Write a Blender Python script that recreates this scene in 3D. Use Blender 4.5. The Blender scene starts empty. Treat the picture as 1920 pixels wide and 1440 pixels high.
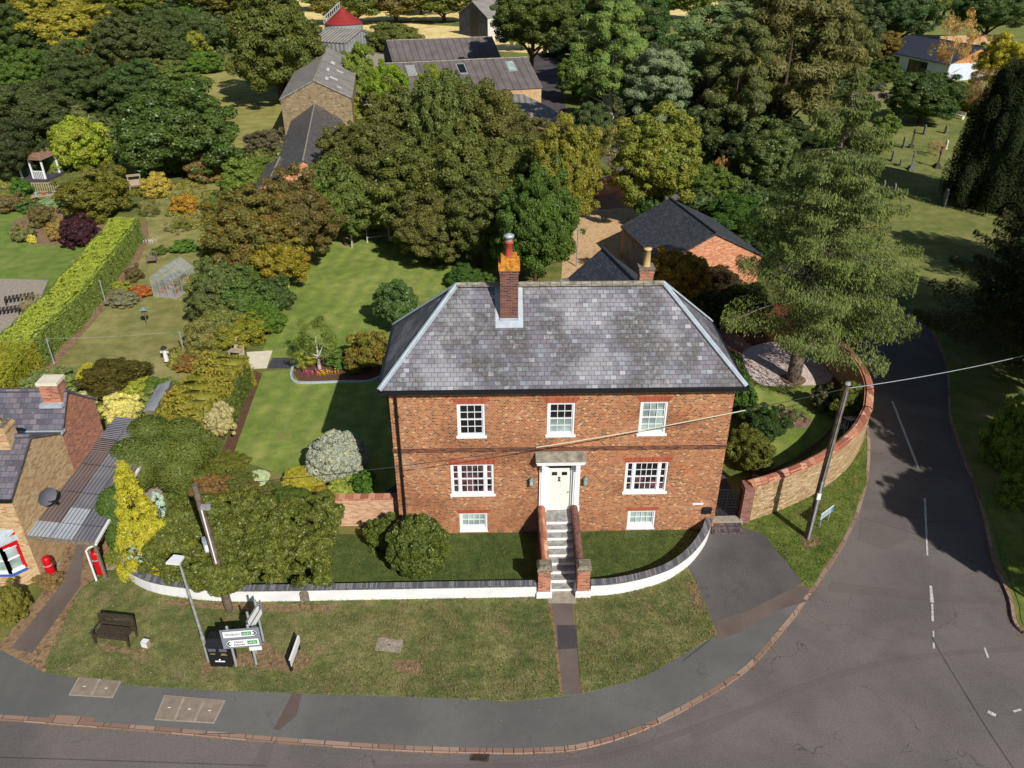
import bpy, math, random
import numpy as np
from mathutils import Vector, Matrix

C = bpy.context.scene.collection
SC = bpy.context.scene
R = math.radians
random.seed(5)

# ---------------------------------------------------------------- camera
CAM = np.array((-2.74, -27.6, 23.81)); PIT, YAW, ROL, FPX = R(30.27), R(1.44), R(.06), 1500.0
def cam_axes():
    cy, sy = math.cos(YAW), math.sin(YAW)
    f = np.array([sy*math.cos(PIT), cy*math.cos(PIT), -math.sin(PIT)])
    r = np.array([cy, -sy, 0.0]); u = np.cross(r, f)
    return r*math.cos(ROL)+u*math.sin(ROL), u*math.cos(ROL)-r*math.sin(ROL), f
AR, AU, AF = cam_axes()
cd = bpy.data.cameras.new('camera'); cam = bpy.data.objects.new('camera', cd); C.objects.link(cam)
cd.sensor_width = 36; cd.lens = 36*FPX/1920; cd.clip_start = .1; cd.clip_end = 5000
m = Matrix.Identity(4)
for i in range(3):
    m[i][0], m[i][1], m[i][2], m[i][3] = AR[i], AU[i], -AF[i], CAM[i]
cam.matrix_world = m
SC.camera = cam
# ---------------------------------------------------------------- light
SUN_EL, SUN_AZ = R(37.5), R(152)          # azimuth clockwise from +Y
sv = Vector((math.sin(SUN_AZ)*math.cos(SUN_EL), math.cos(SUN_AZ)*math.cos(SUN_EL), math.sin(SUN_EL)))
w = bpy.data.worlds.new('World'); SC.world = w; w.use_nodes = True
nt = w.node_tree; bg = nt.nodes['Background']
sky = nt.nodes.new('ShaderNodeTexSky'); sky.sky_type = 'NISHITA'; sky.sun_disc = False
sky.sun_elevation = SUN_EL; sky.sun_rotation = SUN_AZ; sky.altitude = 100; sky.air_density = 1.0; sky.dust_density = .6
nt.links.new(sky.outputs[0], bg.inputs[0]); bg.inputs[1].default_value = .065
ld = bpy.data.lights.new('sun', 'SUN'); ld.energy = 5.0; ld.angle = R(.53); ld.color = (1, .96, .91)
sun = bpy.data.objects.new('sun', ld); C.objects.link(sun); sun.location = (30, -40, 60)
sun.rotation_euler = (-sv).to_track_quat('-Z', 'Y').to_euler()
SC.view_settings.view_transform = 'Standard'; SC.view_settings.look = 'None'
SC.view_settings.exposure = 0; SC.view_settings.gamma = 1; SC.view_settings.use_curve_mapping = False
SC.render.engine = 'CYCLES'
cy = SC.cycles; cy.max_bounces = 6; cy.diffuse_bounces = 3; cy.glossy_bounces = 3; cy.transmission_bounces = 4
cy.transparent_max_bounces = 8; cy.use_denoising = True; cy.sample_clamp_indirect = 6

# ---------------------------------------------------------------- surveying helpers: picture pixel (1920 wide) -> point on a level / plane
def ray(x, y): return AF*FPX + AR*(x-960) + AU*(720-y)
def G(x, y, z=0.0):
    d = ray(x, y); p = CAM + d*(z-CAM[2])/d[2]; return (float(p[0]), float(p[1]))
def Y(x, y, Y0):
    d = ray(x, y); p = CAM + d*(Y0-CAM[1])/d[1]; return (float(p[0]), float(p[2]))
def PJ(x, y, z):
    d = np.array((x, y, z))-CAM; k = d@AF
    return 960+FPX*(d@AR)/k, 720-FPX*(d@AU)/k, k
def GL(pts, z=0.0): return [G(a, b, z) for a, b in pts]
def smooth(pts, n=6, closed=False):
    P = [np.array(p, float) for p in pts]; out = []; N = len(P)
    for i in range(N if closed else N-1):
        p0 = P[(i-1) % N] if closed or i > 0 else P[0]*2-P[1]
        p1, p2 = P[i], P[(i+1) % N]
        p3 = P[(i+2) % N] if closed or i+2 < N else P[-1]*2-P[-2]
        for k in range(n):
            t = k/n
            out.append(tuple(.5*((2*p1)+(-p0+p2)*t+(2*p0-5*p1+4*p2-p3)*t*t+(-p0+3*p1-3*p2+p3)*t**3)))
    if not closed: out.append(tuple(P[-1]))
    return out

# ---------------------------------------------------------------- materials
def S(r, g, b, k=1.0):
    f = lambda v: (v/255/12.92 if v <= 10 else ((v/255+.055)/1.055)**2.4)*k
    return (f(r), f(g), f(b), 1)
class NB:
    def __init__(s, name):
        s.m = bpy.data.materials.new(name); s.m.use_nodes = True; s.t = s.m.node_tree
        s.t.nodes.clear(); s.out = s.t.nodes.new('ShaderNodeOutputMaterial')
    def n(s, typ, ins=None, **props):
        nd = s.t.nodes.new('ShaderNode'+typ)
        for k, v in props.items(): setattr(nd, k, v)
        for k, v in (ins or {}).items():
            sk = nd.inputs[k]
            if isinstance(v, bpy.types.NodeSocket): s.t.links.new(v, sk)
            else: sk.default_value = v
        return nd
    def uv(s, sx=1, sy=1):
        u = s.n('UVMap').outputs[0]
        if sx == 1 and sy == 1: return u
        return s.n('Mapping', {'Vector': u, 'Scale': (sx, sy, 1)}).outputs[0]
    def noise(s, vec, scale, detail=3, rough=.55, dist=0):
        return s.n('TexNoise', {'Vector': vec, 'Scale': scale, 'Detail': detail, 'Roughness': rough, 'Distortion': dist}).outputs['Fac']
    def ramp(s, fac, stops, interp='LINEAR'):
        r = s.n('ValToRGB', {'Fac': fac}); cr = r.color_ramp; cr.interpolation = interp
        while len(cr.elements) < len(stops): cr.elements.new(.5)
        for e, (p, c) in zip(cr.elements, stops): e.position = p; e.color = c if len(c) == 4 else (*c, 1)
        return r.outputs[0]
    def mix(s, fac, a, b, blend='MIX'):
        nd = s.n('Mix', data_type='RGBA', blend_type=blend, clamp_factor=True)
        for i, v in ((0, fac), (6, a), (7, b)):
            if isinstance(v, bpy.types.NodeSocket): s.t.links.new(v, nd.inputs[i])
            else: nd.inputs[i].default_value = v
        return nd.outputs[2]
    def math(s, op, a, b=0.0, c=0.0):
        return s.n('Math', {0: a, 1: b, 2: c}, operation=op).outputs[0]
    def thr(s, fac, a, b):     # smooth threshold
        return s.n('MapRange', {'Value': fac, 'From Min': a, 'From Max': b}, interpolation_type='SMOOTHSTEP').outputs[0]
    def bump(s, h, strength=.5, dist=.02):
        return s.n('Bump', {'Height': h, 'Strength': strength, 'Distance': dist}).outputs[0]
    def fin(s, col, rough=.85, bump=None, spec=.3, metal=0.0, **kw):
        ins = {'Base Color': col, 'Roughness': rough, 'Specular IOR Level': spec, 'Metallic': metal}
        if bump is not None: ins['Normal'] = bump
        ins.update(kw)
        p = s.n('BsdfPrincipled', ins); s.t.links.new(p.outputs[0], s.out.inputs[0]); return s.m
M = {}
def plain(name, col, rough=.6, var=.12, scale=6, spec=.3, metal=0.0):
    b = NB(name); v = b.noise(b.uv(), scale, 4)
    lo = tuple(c*(1-var*2) for c in col[:3]); hi = tuple(min(1, c*(1+var)) for c in col[:3])
    M[name] = b.fin(b.ramp(v, [(.3, lo), (.7, hi)]), rough, spec=spec, metal=metal); return M[name]

def grass(name, cols, patch=.25, fine=1.0, dry=S(150, 135, 88), dryamt=.5, mow=None):
    b = NB(name); u = b.uv()
    n1 = b.noise(u, patch, 5, .62, .6); n2 = b.noise(u, patch*5.3, 4, .6); n3 = b.noise(u, 22*fine, 3, .7)
    f = b.math('ADD', b.math('MULTIPLY', n1, .35), b.math('ADD', b.math('MULTIPLY', n2, .35), b.math('MULTIPLY', n3, .3)))
    cols = [tuple(min(1, q*1.75+.01) for q in c_[:3]) for c_ in cols]
    c = b.ramp(f, [(.4, cols[0]), (.5, cols[1]), (.6, cols[2])])
    n4 = b.noise(b.n('Mapping', {'Vector': u, 'Location': (31, 7, 0)}).outputs[0], patch*3.1, 6, .7, .4)
    n5 = b.noise(u, 9*fine, 3, .8)
    dm = b.thr(b.math('ADD', b.math('MULTIPLY', n4, .75), b.math('MULTIPLY', n5, .25)), .50+.1*(1-dryamt), .64+.06*(1-dryamt))
    c = b.mix(b.math('MULTIPLY', dm, .85*min(1, dryamt+.3)), c, dry)
    if mow:
        wv = b.n('TexWave', {'Vector': b.n('Mapping', {'Vector': u, 'Rotation': (0, 0, R(mow[0]))}).outputs[0], 'Scale': mow[1], 'Distortion': .6}).outputs['Fac']
        c = b.mix(b.math('MULTIPLY', wv, mow[2]), c, b.mix(1.0, c, (1.35, 1.3, 1.1, 1), 'MULTIPLY'))
    hv = b.noise(u, 30*fine, 2, .8)
    c = b.mix(b.thr(b.noise(u, 55*fine, 2), .42, .62), c, b.mix(1.0, c, (.6, .66, .6, 1), 'MULTIPLY'))
    c = b.mix(b.thr(b.noise(u, 19, 3, .7), .5, .64), c, b.mix(1.0, c, (1.4, 1.32, 1.25, 1), 'MULTIPLY'))
    M[name] = b.fin(c, .95, b.bump(hv, .9, .06), .1); return M[name]
grass('grass_front', [S(56, 72, 34), S(92, 96, 52), S(128, 122, 80)], .4, dryamt=.9, dry=S(166, 144, 112))
grass('grass_inner', [S(50, 64, 28), S(70, 82, 36), S(86, 94, 48)], .5, dryamt=.15)
grass('grass_lawn', [S(80, 98, 40), S(102, 116, 52), S(128, 130, 72)], .22, dryamt=.6, dry=S(158, 146, 98), mow=(8, .25, .5))
grass('grass_garden', [S(88, 94, 48), S(118, 114, 66), S(142, 132, 88)], .2, dryamt=.6, dry=S(166, 144, 98))
grass('grass_bright', [S(74, 94, 36), S(96, 114, 48), S(118, 122, 66)], .2, dryamt=.3)
grass('grass_church', [S(76, 86, 40), S(100, 104, 54), S(122, 116, 70)], .18, dryamt=.4, dry=S(140, 128, 76))
grass('grass_orchard', [S(96, 98, 48), S(120, 116, 64), S(138, 128, 80)], .12, dryamt=.5, dry=S(178, 160, 100), mow=(70, .12, .4))
grass('grass_wild', [S(58, 72, 32), S(88, 94, 44), S(120, 110, 62)], .15, dryamt=.6, dry=S(140, 118, 80))
grass('stubble', [S(160, 138, 88), S(190, 168, 112), S(206, 186, 136)], .08, dryamt=.3, dry=S(140, 120, 80))

def asphalt(name, c1, c2, crack=.5, speck=.6):
    b = NB(name); u = b.uv()
    n1 = b.noise(u, .25, 5, .6, .3); n2 = b.noise(u, 17, 4, .85); n3 = b.noise(u, 3.0, 4, .6)
    c = b.mix(b.thr(n1, .35, .65), c1, c2)
    c = b.mix(b.math('MULTIPLY', b.thr(n3, .4, .7), .25), c, b.mix(1.0, c, (.8, .78, .76, 1), 'MULTIPLY'))
    c = b.mix(b.math('MULTIPLY', b.thr(n2, .45, .75), speck), c, b.mix(1.0, c, (1.5, 1.46, 1.42, 1), 'MULTIPLY'))
    c = b.mix(b.math('MULTIPLY', b.thr(n2, .5, .25), speck), c, b.mix(1.0, c, (.6, .6, .6, 1), 'MULTIPLY'))
    if crack:
        wob = b.n('VectorMath', {0: u, 1: b.n('VectorMath', {0: b.n('TexNoise', {'Vector': u, 'Scale': 1.3, 'Detail': 4}).outputs['Color'], 'Scale': .9}, operation='SCALE').outputs[0]}, operation='ADD').outputs[0]
        v = b.n('TexVoronoi', {'Vector': wob, 'Scale': .3}, feature='DISTANCE_TO_EDGE').outputs['Distance']
        cm = b.math('MULTIPLY', b.thr(v, .006, .001), b.thr(b.noise(u, .5, 2), .48, .6))
        c = b.mix(b.math('MULTIPLY', cm, crack), c, S(48, 44, 42))
    M[name] = b.fin(c, .9, b.bump(n2, .5, .01), .2); return M[name]
asphalt('road_asphalt', S(98, 92, 88), S(112, 105, 100), .5, .95)
asphalt('road_patch', S(98, 90, 86), S(108, 100, 95), 0)
asphalt('pave_asphalt', S(95, 95, 92), S(108, 107, 103), .25, .4)
asphalt('drive_asphalt', S(80, 78, 77), S(98, 94, 91), .3, .4)
asphalt('path_asphalt', S(112, 102, 96), S(98, 86, 78), .2, .5)
asphalt('dark_asphalt', S(70, 66, 68), S(88, 80, 80), .2, .4)

def brick(name, stops, mortar, bw=.225, rh=.075, ms=.010, patches=None, soot=.3, bumpy=.3, nsc=3.5):
    b = NB(name); u = b.uv()
    t = b.n('TexBrick', {'Vector': u, 'Color1': (0, 0, 0, 1), 'Color2': (1, 1, 1, 1), 'Mortar': (.5, .5, .5, 1), 'Scale': 1.0, 'Mortar Size': ms, 'Mortar Smooth': .3, 'Bias': 0.0, 'Brick Width': bw, 'Row Height': rh})
    t.offset = .5
    c = b.ramp(t.outputs['Color'], stops, 'CONSTANT')
    n = b.noise(u, .55, 5, .65, .5); n2 = b.noise(u, nsc, 5, .7)
    if patches: c = b.mix(b.math('MULTIPLY', b.thr(n, .47, .62), .6), c, b.mix(.65, c, patches))
    c = b.mix(b.math('MULTIPLY', b.thr(n2, .55, .75), soot), c, b.mix(1.0, c, (.55, .5, .5, 1), 'MULTIPLY'))
    c = b.mix(t.outputs['Fac'], c, mortar)
    if name == 'brick_house':
        off = lambda x_, y_: b.n('Mapping', {'Vector': u, 'Location': (x_, y_, 0), 'Scale': (1, 1.5, 1)}).outputs[0]
        c = b.mix(b.math('MULTIPLY', b.thr(b.noise(off(17, 4), .22, 6, .7, .5), .46, .62), .75), c, b.mix(1.0, c, (.66, .6, .6, 1), 'MULTIPLY'))
        c = b.mix(b.math('MULTIPLY', b.thr(b.noise(off(3, 41), .4, 6, .75, .3), .54, .66), .5), c, b.mix(.5, c, S(214, 178, 140)))
        c = b.mix(b.math('MULTIPLY', b.thr(b.noise(off(61, 12), .5, 5, .7), .54, .66), .5), c, b.mix(1.0, c, (1.1, .8, .66, 1), 'MULTIPLY'))
    M[name] = b.fin(c, .9, b.bump(b.math('SUBTRACT', 1.0, t.outputs['Fac']), bumpy, .01), .15); return M[name]
brick('brick_house', [(0, S(162, 98, 60)), (.22, S(180, 112, 68)), (.45, S(92, 64, 54)), (.56, S(150, 82, 52)), (.72, S(190, 128, 84)), (.86, S(112, 74, 58)), (.95, S(212, 172, 130))], S(176, 144, 112), bw=.13, ms=.013, patches=S(160, 78, 46), soot=.3, nsc=.7)
brick('brick_band', [(0, S(110, 66, 48)), (.5, S(72, 48, 42)), (.8, S(140, 84, 58))], S(120, 96, 80), soot=.6)
brick('brick_red', [(0, S(164, 96, 74)), (.3, S(182, 112, 86)), (.6, S(134, 82, 68)), (.85, S(196, 128, 98))], S(180, 150, 128))
brick('brick_garage', [(0, S(196, 122, 84)), (.3, S(214, 140, 98)), (.6, S(180, 104, 72)), (.85, S(226, 162, 118))], S(200, 168, 138))
brick('brick_pale', [(0, S(196, 150, 116)), (.4, S(210, 168, 134)), (.75, S(178, 128, 98))], S(200, 176, 150))
brick('brick_buff', [(0, S(194, 164, 120)), (.3, S(176, 142, 100)), (.55, S(204, 176, 134)), (.8, S(152, 118, 86)), (.93, S(184, 128, 92))], S(196, 172, 136), patches=S(178, 134, 96))
brick('brick_dark', [(0, S(96, 62, 56)), (.4, S(122, 76, 64)), (.8, S(76, 54, 54))], S(130, 110, 98))
brick('brick_pier', [(0, S(120, 74, 66)), (.4, S(140, 92, 80)), (.8, S(98, 66, 64))], S(160, 134, 118))
brick('brick_arch', [(0, S(160, 82, 60)), (.5, S(170, 92, 68)), (.8, S(150, 76, 56))], S(168, 98, 76), bw=.07, rh=.6, ms=.004)
brick('coping_blue', [(0, S(112, 112, 116)), (.3, S(88, 90, 98)), (.6, S(132, 130, 130)), (.85, S(102, 98, 100))], S(66, 64, 66), bw=.075, rh=1.0, ms=.007)
brick('coping_red', [(0, S(176, 116, 92)), (.3, S(200, 142, 114)), (.6, S(156, 98, 78)), (.85, S(212, 166, 136))], S(120, 78, 60), bw=.33, rh=1.0, ms=.012)
brick('kerbstone', [(0, S(150, 124, 108)), (.4, S(136, 110, 96)), (.7, S(160, 134, 118))], S(70, 58, 52), bw=.9, rh=2.0, ms=.015)
brick('step_brick', [(0, S(110, 96, 96)), (.4, S(84, 74, 78)), (.8, S(130, 112, 106))], S(60, 52, 50), bw=.08, rh=.3, ms=.012)

def stonewall(name, cols, scale=3.2, mort=S(190, 160, 112)):
    b = NB(name); u = b.n('Mapping', {'Vector': b.uv(), 'Scale': (1, 2.1, 1)}).outputs[0]
    v = b.n('TexVoronoi', {'Vector': u, 'Scale': scale, 'Randomness': .9}); e = b.n('TexVoronoi', {'Vector': u, 'Scale': scale, 'Randomness': .9}, feature='DISTANCE_TO_EDGE')
    sep = b.n('SeparateColor', {'Color': v.outputs['Color']}).outputs[0]
    c = b.ramp(sep, [(0, cols[0]), (.35, cols[1]), (.7, cols[2]), (1, cols[3])])
    n = b.noise(u, 1.2, 5)
    c = b.mix(b.math('MULTIPLY', b.thr(n, .5, .7), .4), c, b.mix(1.0, c, (.6, .56, .5, 1), 'MULTIPLY'))
    ed = b.thr(e.outputs['Distance'], .07, .02)
    c = b.mix(ed, c, mort)
    M[name] = b.fin(c, .92, b.bump(b.thr(e.outputs['Distance'], 0, .12), .7, .04), .15); return M[name]
stonewall('ironstone', [S(196, 166, 124), S(158, 124, 88), S(214, 190, 152), S(110, 84, 62)], 6.5, S(186, 158, 120))
stonewall('barn_stone', [S(148, 134, 104), S(126, 110, 84), S(162, 146, 114), S(108, 94, 74)], 2.6, S(150, 130, 98))
stonewall('rubble_grey', [S(120, 118, 112), S(100, 98, 92), S(140, 136, 126), S(90, 86, 80)], 2.6, S(110, 106, 98))

def slate(name, stops, mort, bw=.29, rh=.18, lichen=.6, pale=0.0, lc=S(92, 88, 74), ms=.012):
    b = NB(name); u = b.uv()
    t = b.n('TexBrick', {'Vector': u, 'Color1': (0, 0, 0, 1), 'Color2': (1, 1, 1, 1), 'Mortar': (.5, .5, .5, 1), 'Scale': 1.0, 'Mortar Size': ms, 'Mortar Smooth': .4, 'Bias': 0.0, 'Brick Width': bw, 'Row Height': rh})
    c = b.ramp(t.outputs['Color'], stops)
    n = b.noise(u, .42, 6, .7, .6); n2 = b.noise(u, 5, 4, .75); n3 = b.noise(u, 14, 3, .7)
    lm = b.math('MULTIPLY', b.thr(n, .45, .57), b.thr(n2, .36, .56))
    c = b.mix(b.math('MULTIPLY', lm, lichen), c, lc)
    n4 = b.noise(b.n('Mapping', {'Vector': u, 'Location': (9, 3, 0)}).outputs[0], .35, 5, .65)
    if pale: c = b.mix(b.math('MULTIPLY', b.thr(n4, .48, .64), pale), c, S(168, 166, 170))
    wn = b.thr(b.noise(u, 7, 4, .8), .58, .7)
    c = b.mix(b.math('MULTIPLY', wn, .5), c, S(188, 188, 178))
    c = b.mix(b.math('MULTIPLY', t.outputs['Fac'], .6), c, mort)
    c = b.mix(b.math('MULTIPLY', b.thr(n3, .5, .75), .3), c, b.mix(1.0, c, (.7, .7, .7, 1), 'MULTIPLY'))
    M[name] = b.fin(c, .6, b.bump(b.math('SUBTRACT', 1.0, t.outputs['Fac']), .6, .02), .4); return M[name]
slate('slate_house', [(0, S(86, 84, 93)), (.25, S(102, 100, 110)), (.5, S(108, 103, 109)), (.7, S(116, 115, 126)), (.9, S(122, 130, 134)), (1, S(160, 158, 162))], S(46, 44, 48), bw=.25, rh=.19, lichen=.85, pale=.5, ms=.012, lc=S(74, 70, 62))
slate('slate_dark', [(0, S(52, 54, 62)), (.5, S(62, 64, 72)), (1, S(74, 76, 84))], S(34, 36, 42), .3, .2, .15)
slate('slate_old', [(0, S(72, 66, 66)), (.5, S(92, 86, 84)), (1, S(110, 102, 98))], S(50, 46, 46), .4, .25, .4)
slate('slate_cottage', [(0, S(78, 76, 88)), (.5, S(98, 94, 104)), (1, S(118, 110, 116))], S(52, 50, 58), .32, .24, .2, .15)
slate('slate_far', [(0, S(50, 54, 68)), (1, S(60, 64, 80))], S(40, 44, 56), .35, .25, 0)

def corrugated(name, c1, c2, pitch=.3, lich=.5, ang=0, stain=S(150, 146, 138), depth=.05):
    b = NB(name); u = b.uv()
    wv = b.n('TexWave', {'Vector': u, 'Scale': .314/pitch, 'Distortion': 0.0}, bands_direction='X', wave_profile='SIN').outputs['Fac']
    n = b.noise(u, .5, 6, .65); n2 = b.noise(u, 4, 5, .7)
    c = b.mix(b.thr(n, .35, .65), c1, c2)
    c = b.mix(b.math('MULTIPLY', b.thr(n2, .5, .72), lich), c, stain)
    M[name] = b.fin(c, .85, b.bump(wv, 1.0, depth), .2); return M[name]
corrugated('asbestos_roof', S(96, 90, 88), S(112, 104, 102), 1.1, .35, depth=.25)
corrugated('asbestos_light', S(128, 124, 118), S(150, 144, 136), .8, .5, depth=.15)
corrugated('sheet_grey', S(128, 130, 134), S(148, 150, 152), 1.0, .3, depth=.1)
corrugated('sheet_white', S(192, 190, 184), S(206, 204, 200), .6, .3, depth=.1)
corrugated('sheet_dark', S(56, 60, 66), S(72, 76, 82), .6, .2, depth=.1)
corrugated('sheet_clad', S(176, 172, 162), S(190, 184, 172), .35, .2, depth=.1)
corrugated('carport_sheet', S(112, 112, 120), S(132, 130, 134), .15, .4, stain=S(100, 88, 80), depth=.05)
corrugated('carport_rust', S(108, 98, 96), S(122, 106, 100), .15, .4, stain=S(92, 76, 68), depth=.05)
corrugated('carport_clear', S(176, 182, 188), S(160, 166, 172), .15, .2, depth=.05)

def gravel(name, c1, c2, c3, scale=18):
    b = NB(name); u = b.uv()
    v = b.n('TexVoronoi', {'Vector': u, 'Scale': scale}); s = b.n('SeparateColor', {'Color': v.outputs['Color']}).outputs[0]
    c = b.ramp(s, [(0, c1), (.6, c2), (1, c3)])
    c = b.mix(b.math('MULTIPLY', b.thr(b.noise(u, .6, 5, .7), .5, .68), .45), c, b.mix(1.0, c, (.62, .55, .48, 1), 'MULTIPLY'))
    M[name] = b.fin(c, .9, b.bump(v.outputs['Distance'], .6, .03), .2); return M[name]
gravel('gravel_tan', S(196, 160, 118), S(212, 180, 138), S(170, 130, 92), 9)
gravel('gravel_pink', S(206, 184, 172), S(224, 206, 196), S(168, 138, 124), 14)
gravel('gravel_red', S(150, 106, 88), S(166, 122, 102), S(126, 84, 70), 9)
gravel('soil', S(92, 66, 50), S(110, 80, 62), S(74, 54, 42), 14)
gravel('earth', S(128, 104, 78), S(150, 124, 94), S(104, 82, 60), 8)
gravel('bark', S(120, 92, 76), S(146, 118, 100), S(90, 66, 54), 14)
gravel('needles', S(104, 58, 40), S(122, 74, 52), S(80, 46, 34), 10)

plain('cover_tan', S(142, 128, 112), .9, .12, 3)
plain('white_paint', (.80, .80, .79), .45, .03); plain('cream_paint', (.80, .77, .68), .4, .03)
plain('white_render', (.80, .80, .78), .85, .09, 1.1); plain('black_paint', (.016, .016, .018), .35)
plain('lead', S(172, 182, 188), .55, .12, 3, .4); plain('stone_pale', S(150, 144, 128), .9, .3, 3)
plain('stone_step', S(158, 156, 150), .85, .25, 4); plain('concrete', S(160, 150, 134), .9, .15, 5)
plain('paving_pale', S(220, 210, 186), .8, .06, 3); plain('paving_dark', S(74, 72, 80), .8, .15, 3)
plain('lichen_cap', S(206, 138, 48), .9, .35, 7); plain('terracotta', S(178, 80, 62), .7, .2, 6); plain('pot_buff', S(214, 180, 126), .7, .1, 6)
plain('wood_grey', S(128, 116, 100), .85, .25, 9); plain('wood_dark', S(70, 60, 48), .8, .3, 9); plain('wood_pole', S(112, 98, 82), .85, .3, 3)
plain('wood_orange', S(206, 138, 84), .8, .15, 5); plain('wood_pale', S(176, 158, 130), .85, .2, 6); plain('fence_tan', S(196, 156, 116), .85, .12, 2)
plain('galv', S(176, 184, 186), .45, .12, 5, .5, .3); plain('galv_dull', S(150, 152, 148), .6, .2, 5, .4); plain('verdigris', S(118, 142, 130), .6, .2, 8)
plain('red_paint', S(196, 16, 30), .35, .08); plain('blue_paint', S(60, 96, 180), .45, .08); plain('silo_red', S(146, 48, 44), .6, .2, 2)
plain('sign_grey', S(128, 134, 142), .5, .05); plain('sign_white', (.78, .78, .78), .4, .02); plain('sign_green', (.02, .28, .05), .4, .05); plain('sign_blue', (.03, .22, .5), .4, .05)
plain('letter_black', (.012, .012, .014), .5, .0); plain('letter_gold', S(190, 170, 110), .5, 0); plain('letter_grey', S(96, 96, 104), .5, 0)
plain('grave_stone', S(116, 120, 116), .9, .25, 4); plain('grave_dark', S(84, 74, 66), .9, .25, 4); plain('orange_paint', S(196, 116, 52), .6); plain('cable_black', (.03, .03, .03), .5)
plain('cable_cream', S(206, 198, 172), .6, .1); plain('pot_blue', S(150, 176, 186), .5); plain('flower_pink', S(206, 80, 130), .7, .2); plain('flower_yellow', S(226, 176, 40), .7, .2); plain('flower_white', (.75, .75, .7), .7, .1)
plain('bark_grey', S(118, 106, 92), .95, .3, 5); plain('bark_pale', S(190, 182, 168), .9, .2, 5); plain('bark_brown', S(86, 70, 56), .95, .3, 5); plain('cloth_white', (.7, .68, .62), .9, .1); plain('cloth_dark', (.03, .03, .035), .9, .1)
plain('clay_red', S(176, 96, 66), .8, .2, 6); plain('render_blue', S(206, 214, 226), .8, .04, 2); plain('reveal', S(120, 92, 74), .9, .1); plain('cap_stone', S(132, 122, 104), .9, .35, 6)
b = NB('glass_dark'); M['glass_dark'] = b.fin((.012, .013, .016, 1), .06, spec=.6)
b = NB('glass_blind'); M['glass_blind'] = b.fin(b.ramp(b.noise(b.uv(), .9, 2), [(.4, S(120, 138, 134)), (.6, S(170, 190, 184))]), .12, spec=.5)
b = NB('glass_skirt'); M['glass_skirt'] = b.fin(b.ramp(b.noise(b.uv(), 2.2, 3), [(.45, (.015, .014, .016)), (.6, S(104, 70, 74))]), .08, spec=.5)
b = NB('glass_clear'); gl = b.n('BsdfGlass', {'Color': (.9, .97, .96, 1), 'Roughness': .02, 'IOR': 1.02}); gs = b.n('BsdfGlossy', {'Roughness': .1, 'Color': (.9, .95, 1, 1)}); tr = b.n('BsdfTransparent')
mx = b.n('MixShader', {0: .12}); b.t.links.new(tr.outputs[0], mx.inputs[1]); df = b.n('BsdfDiffuse', {'Color': (.72, .8, .82, 1)}); b.t.links.new(df.outputs[0], mx.inputs[2])
m2 = b.n('MixShader', {0: .08}); b.t.links.new(mx.outputs[0], m2.inputs[1]); b.t.links.new(gs.outputs[0], m2.inputs[2]); b.t.links.new(m2.outputs[0], b.out.inputs[0]); M['glass_clear'] = b.m

def foliage(name, spread=.5, hue=(1.4, 1.28, .9), dark=(.58, .68, .64), trans=.33, gloss=.015, accent=None):
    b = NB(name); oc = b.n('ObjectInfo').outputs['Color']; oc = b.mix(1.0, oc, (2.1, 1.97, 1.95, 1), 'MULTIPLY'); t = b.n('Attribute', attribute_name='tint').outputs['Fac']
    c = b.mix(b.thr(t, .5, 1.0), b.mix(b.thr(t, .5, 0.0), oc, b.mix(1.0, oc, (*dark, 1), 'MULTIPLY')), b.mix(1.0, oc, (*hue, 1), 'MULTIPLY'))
    if accent: c = b.mix(b.thr(b.n('Attribute', attribute_name='tint2').outputs['Fac'], accent[0], accent[1]), c, accent[2])
    d = b.n('BsdfDiffuse', {'Color': c}); tl = b.n('BsdfTranslucent', {'Color': b.mix(1.0, c, (1.1, 1.25, .6, 1), 'MULTIPLY')}); g = b.n('BsdfGlossy', {'Color': (.8, .85, .8, 1), 'Roughness': .42})
    m1 = b.n('MixShader', {0: trans}); b.t.links.new(d.outputs[0], m1.inputs[1]); b.t.links.new(tl.outputs[0], m1.inputs[2])
    m2 = b.n('MixShader', {0: gloss}); b.t.links.new(m1.outputs[0], m2.inputs[1]); b.t.links.new(g.outputs[0], m2.inputs[2])
    b.t.links.new(m2.outputs[0], b.out.inputs[0]); M[name] = b.m; return b.m
foliage('leaf'); foliage('leaf_gloss', gloss=.035, hue=(1.3, 1.2, .8)); foliage('needle', hue=(1.3, 1.2, .8), dark=(.6, .65, .7), trans=.12, gloss=.01); foliage('yew_leaf', hue=(1.15, 1.15, 1.0), dark=(.7, .75, .8), trans=.05, gloss=0); foliage('leaf_hedge', hue=(1.75, 1.6, .9), dark=(.42, .5, .45), trans=.3, gloss=.03)
foliage('leaf_rust', accent=(.62, .95, S(158, 104, 50)), hue=(1.4, 1.12, .6)); foliage('leaf_gold', accent=(.5, 1.0, S(170, 156, 70)), hue=(1.3, 1.15, .8))
foliage('leaf_brown', accent=(.62, 1.4, S(142, 116, 66)), hue=(1.25, 1.12, .75)); foliage('leaf_varieg', accent=(.5, .7, S(214, 208, 150)))

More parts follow.
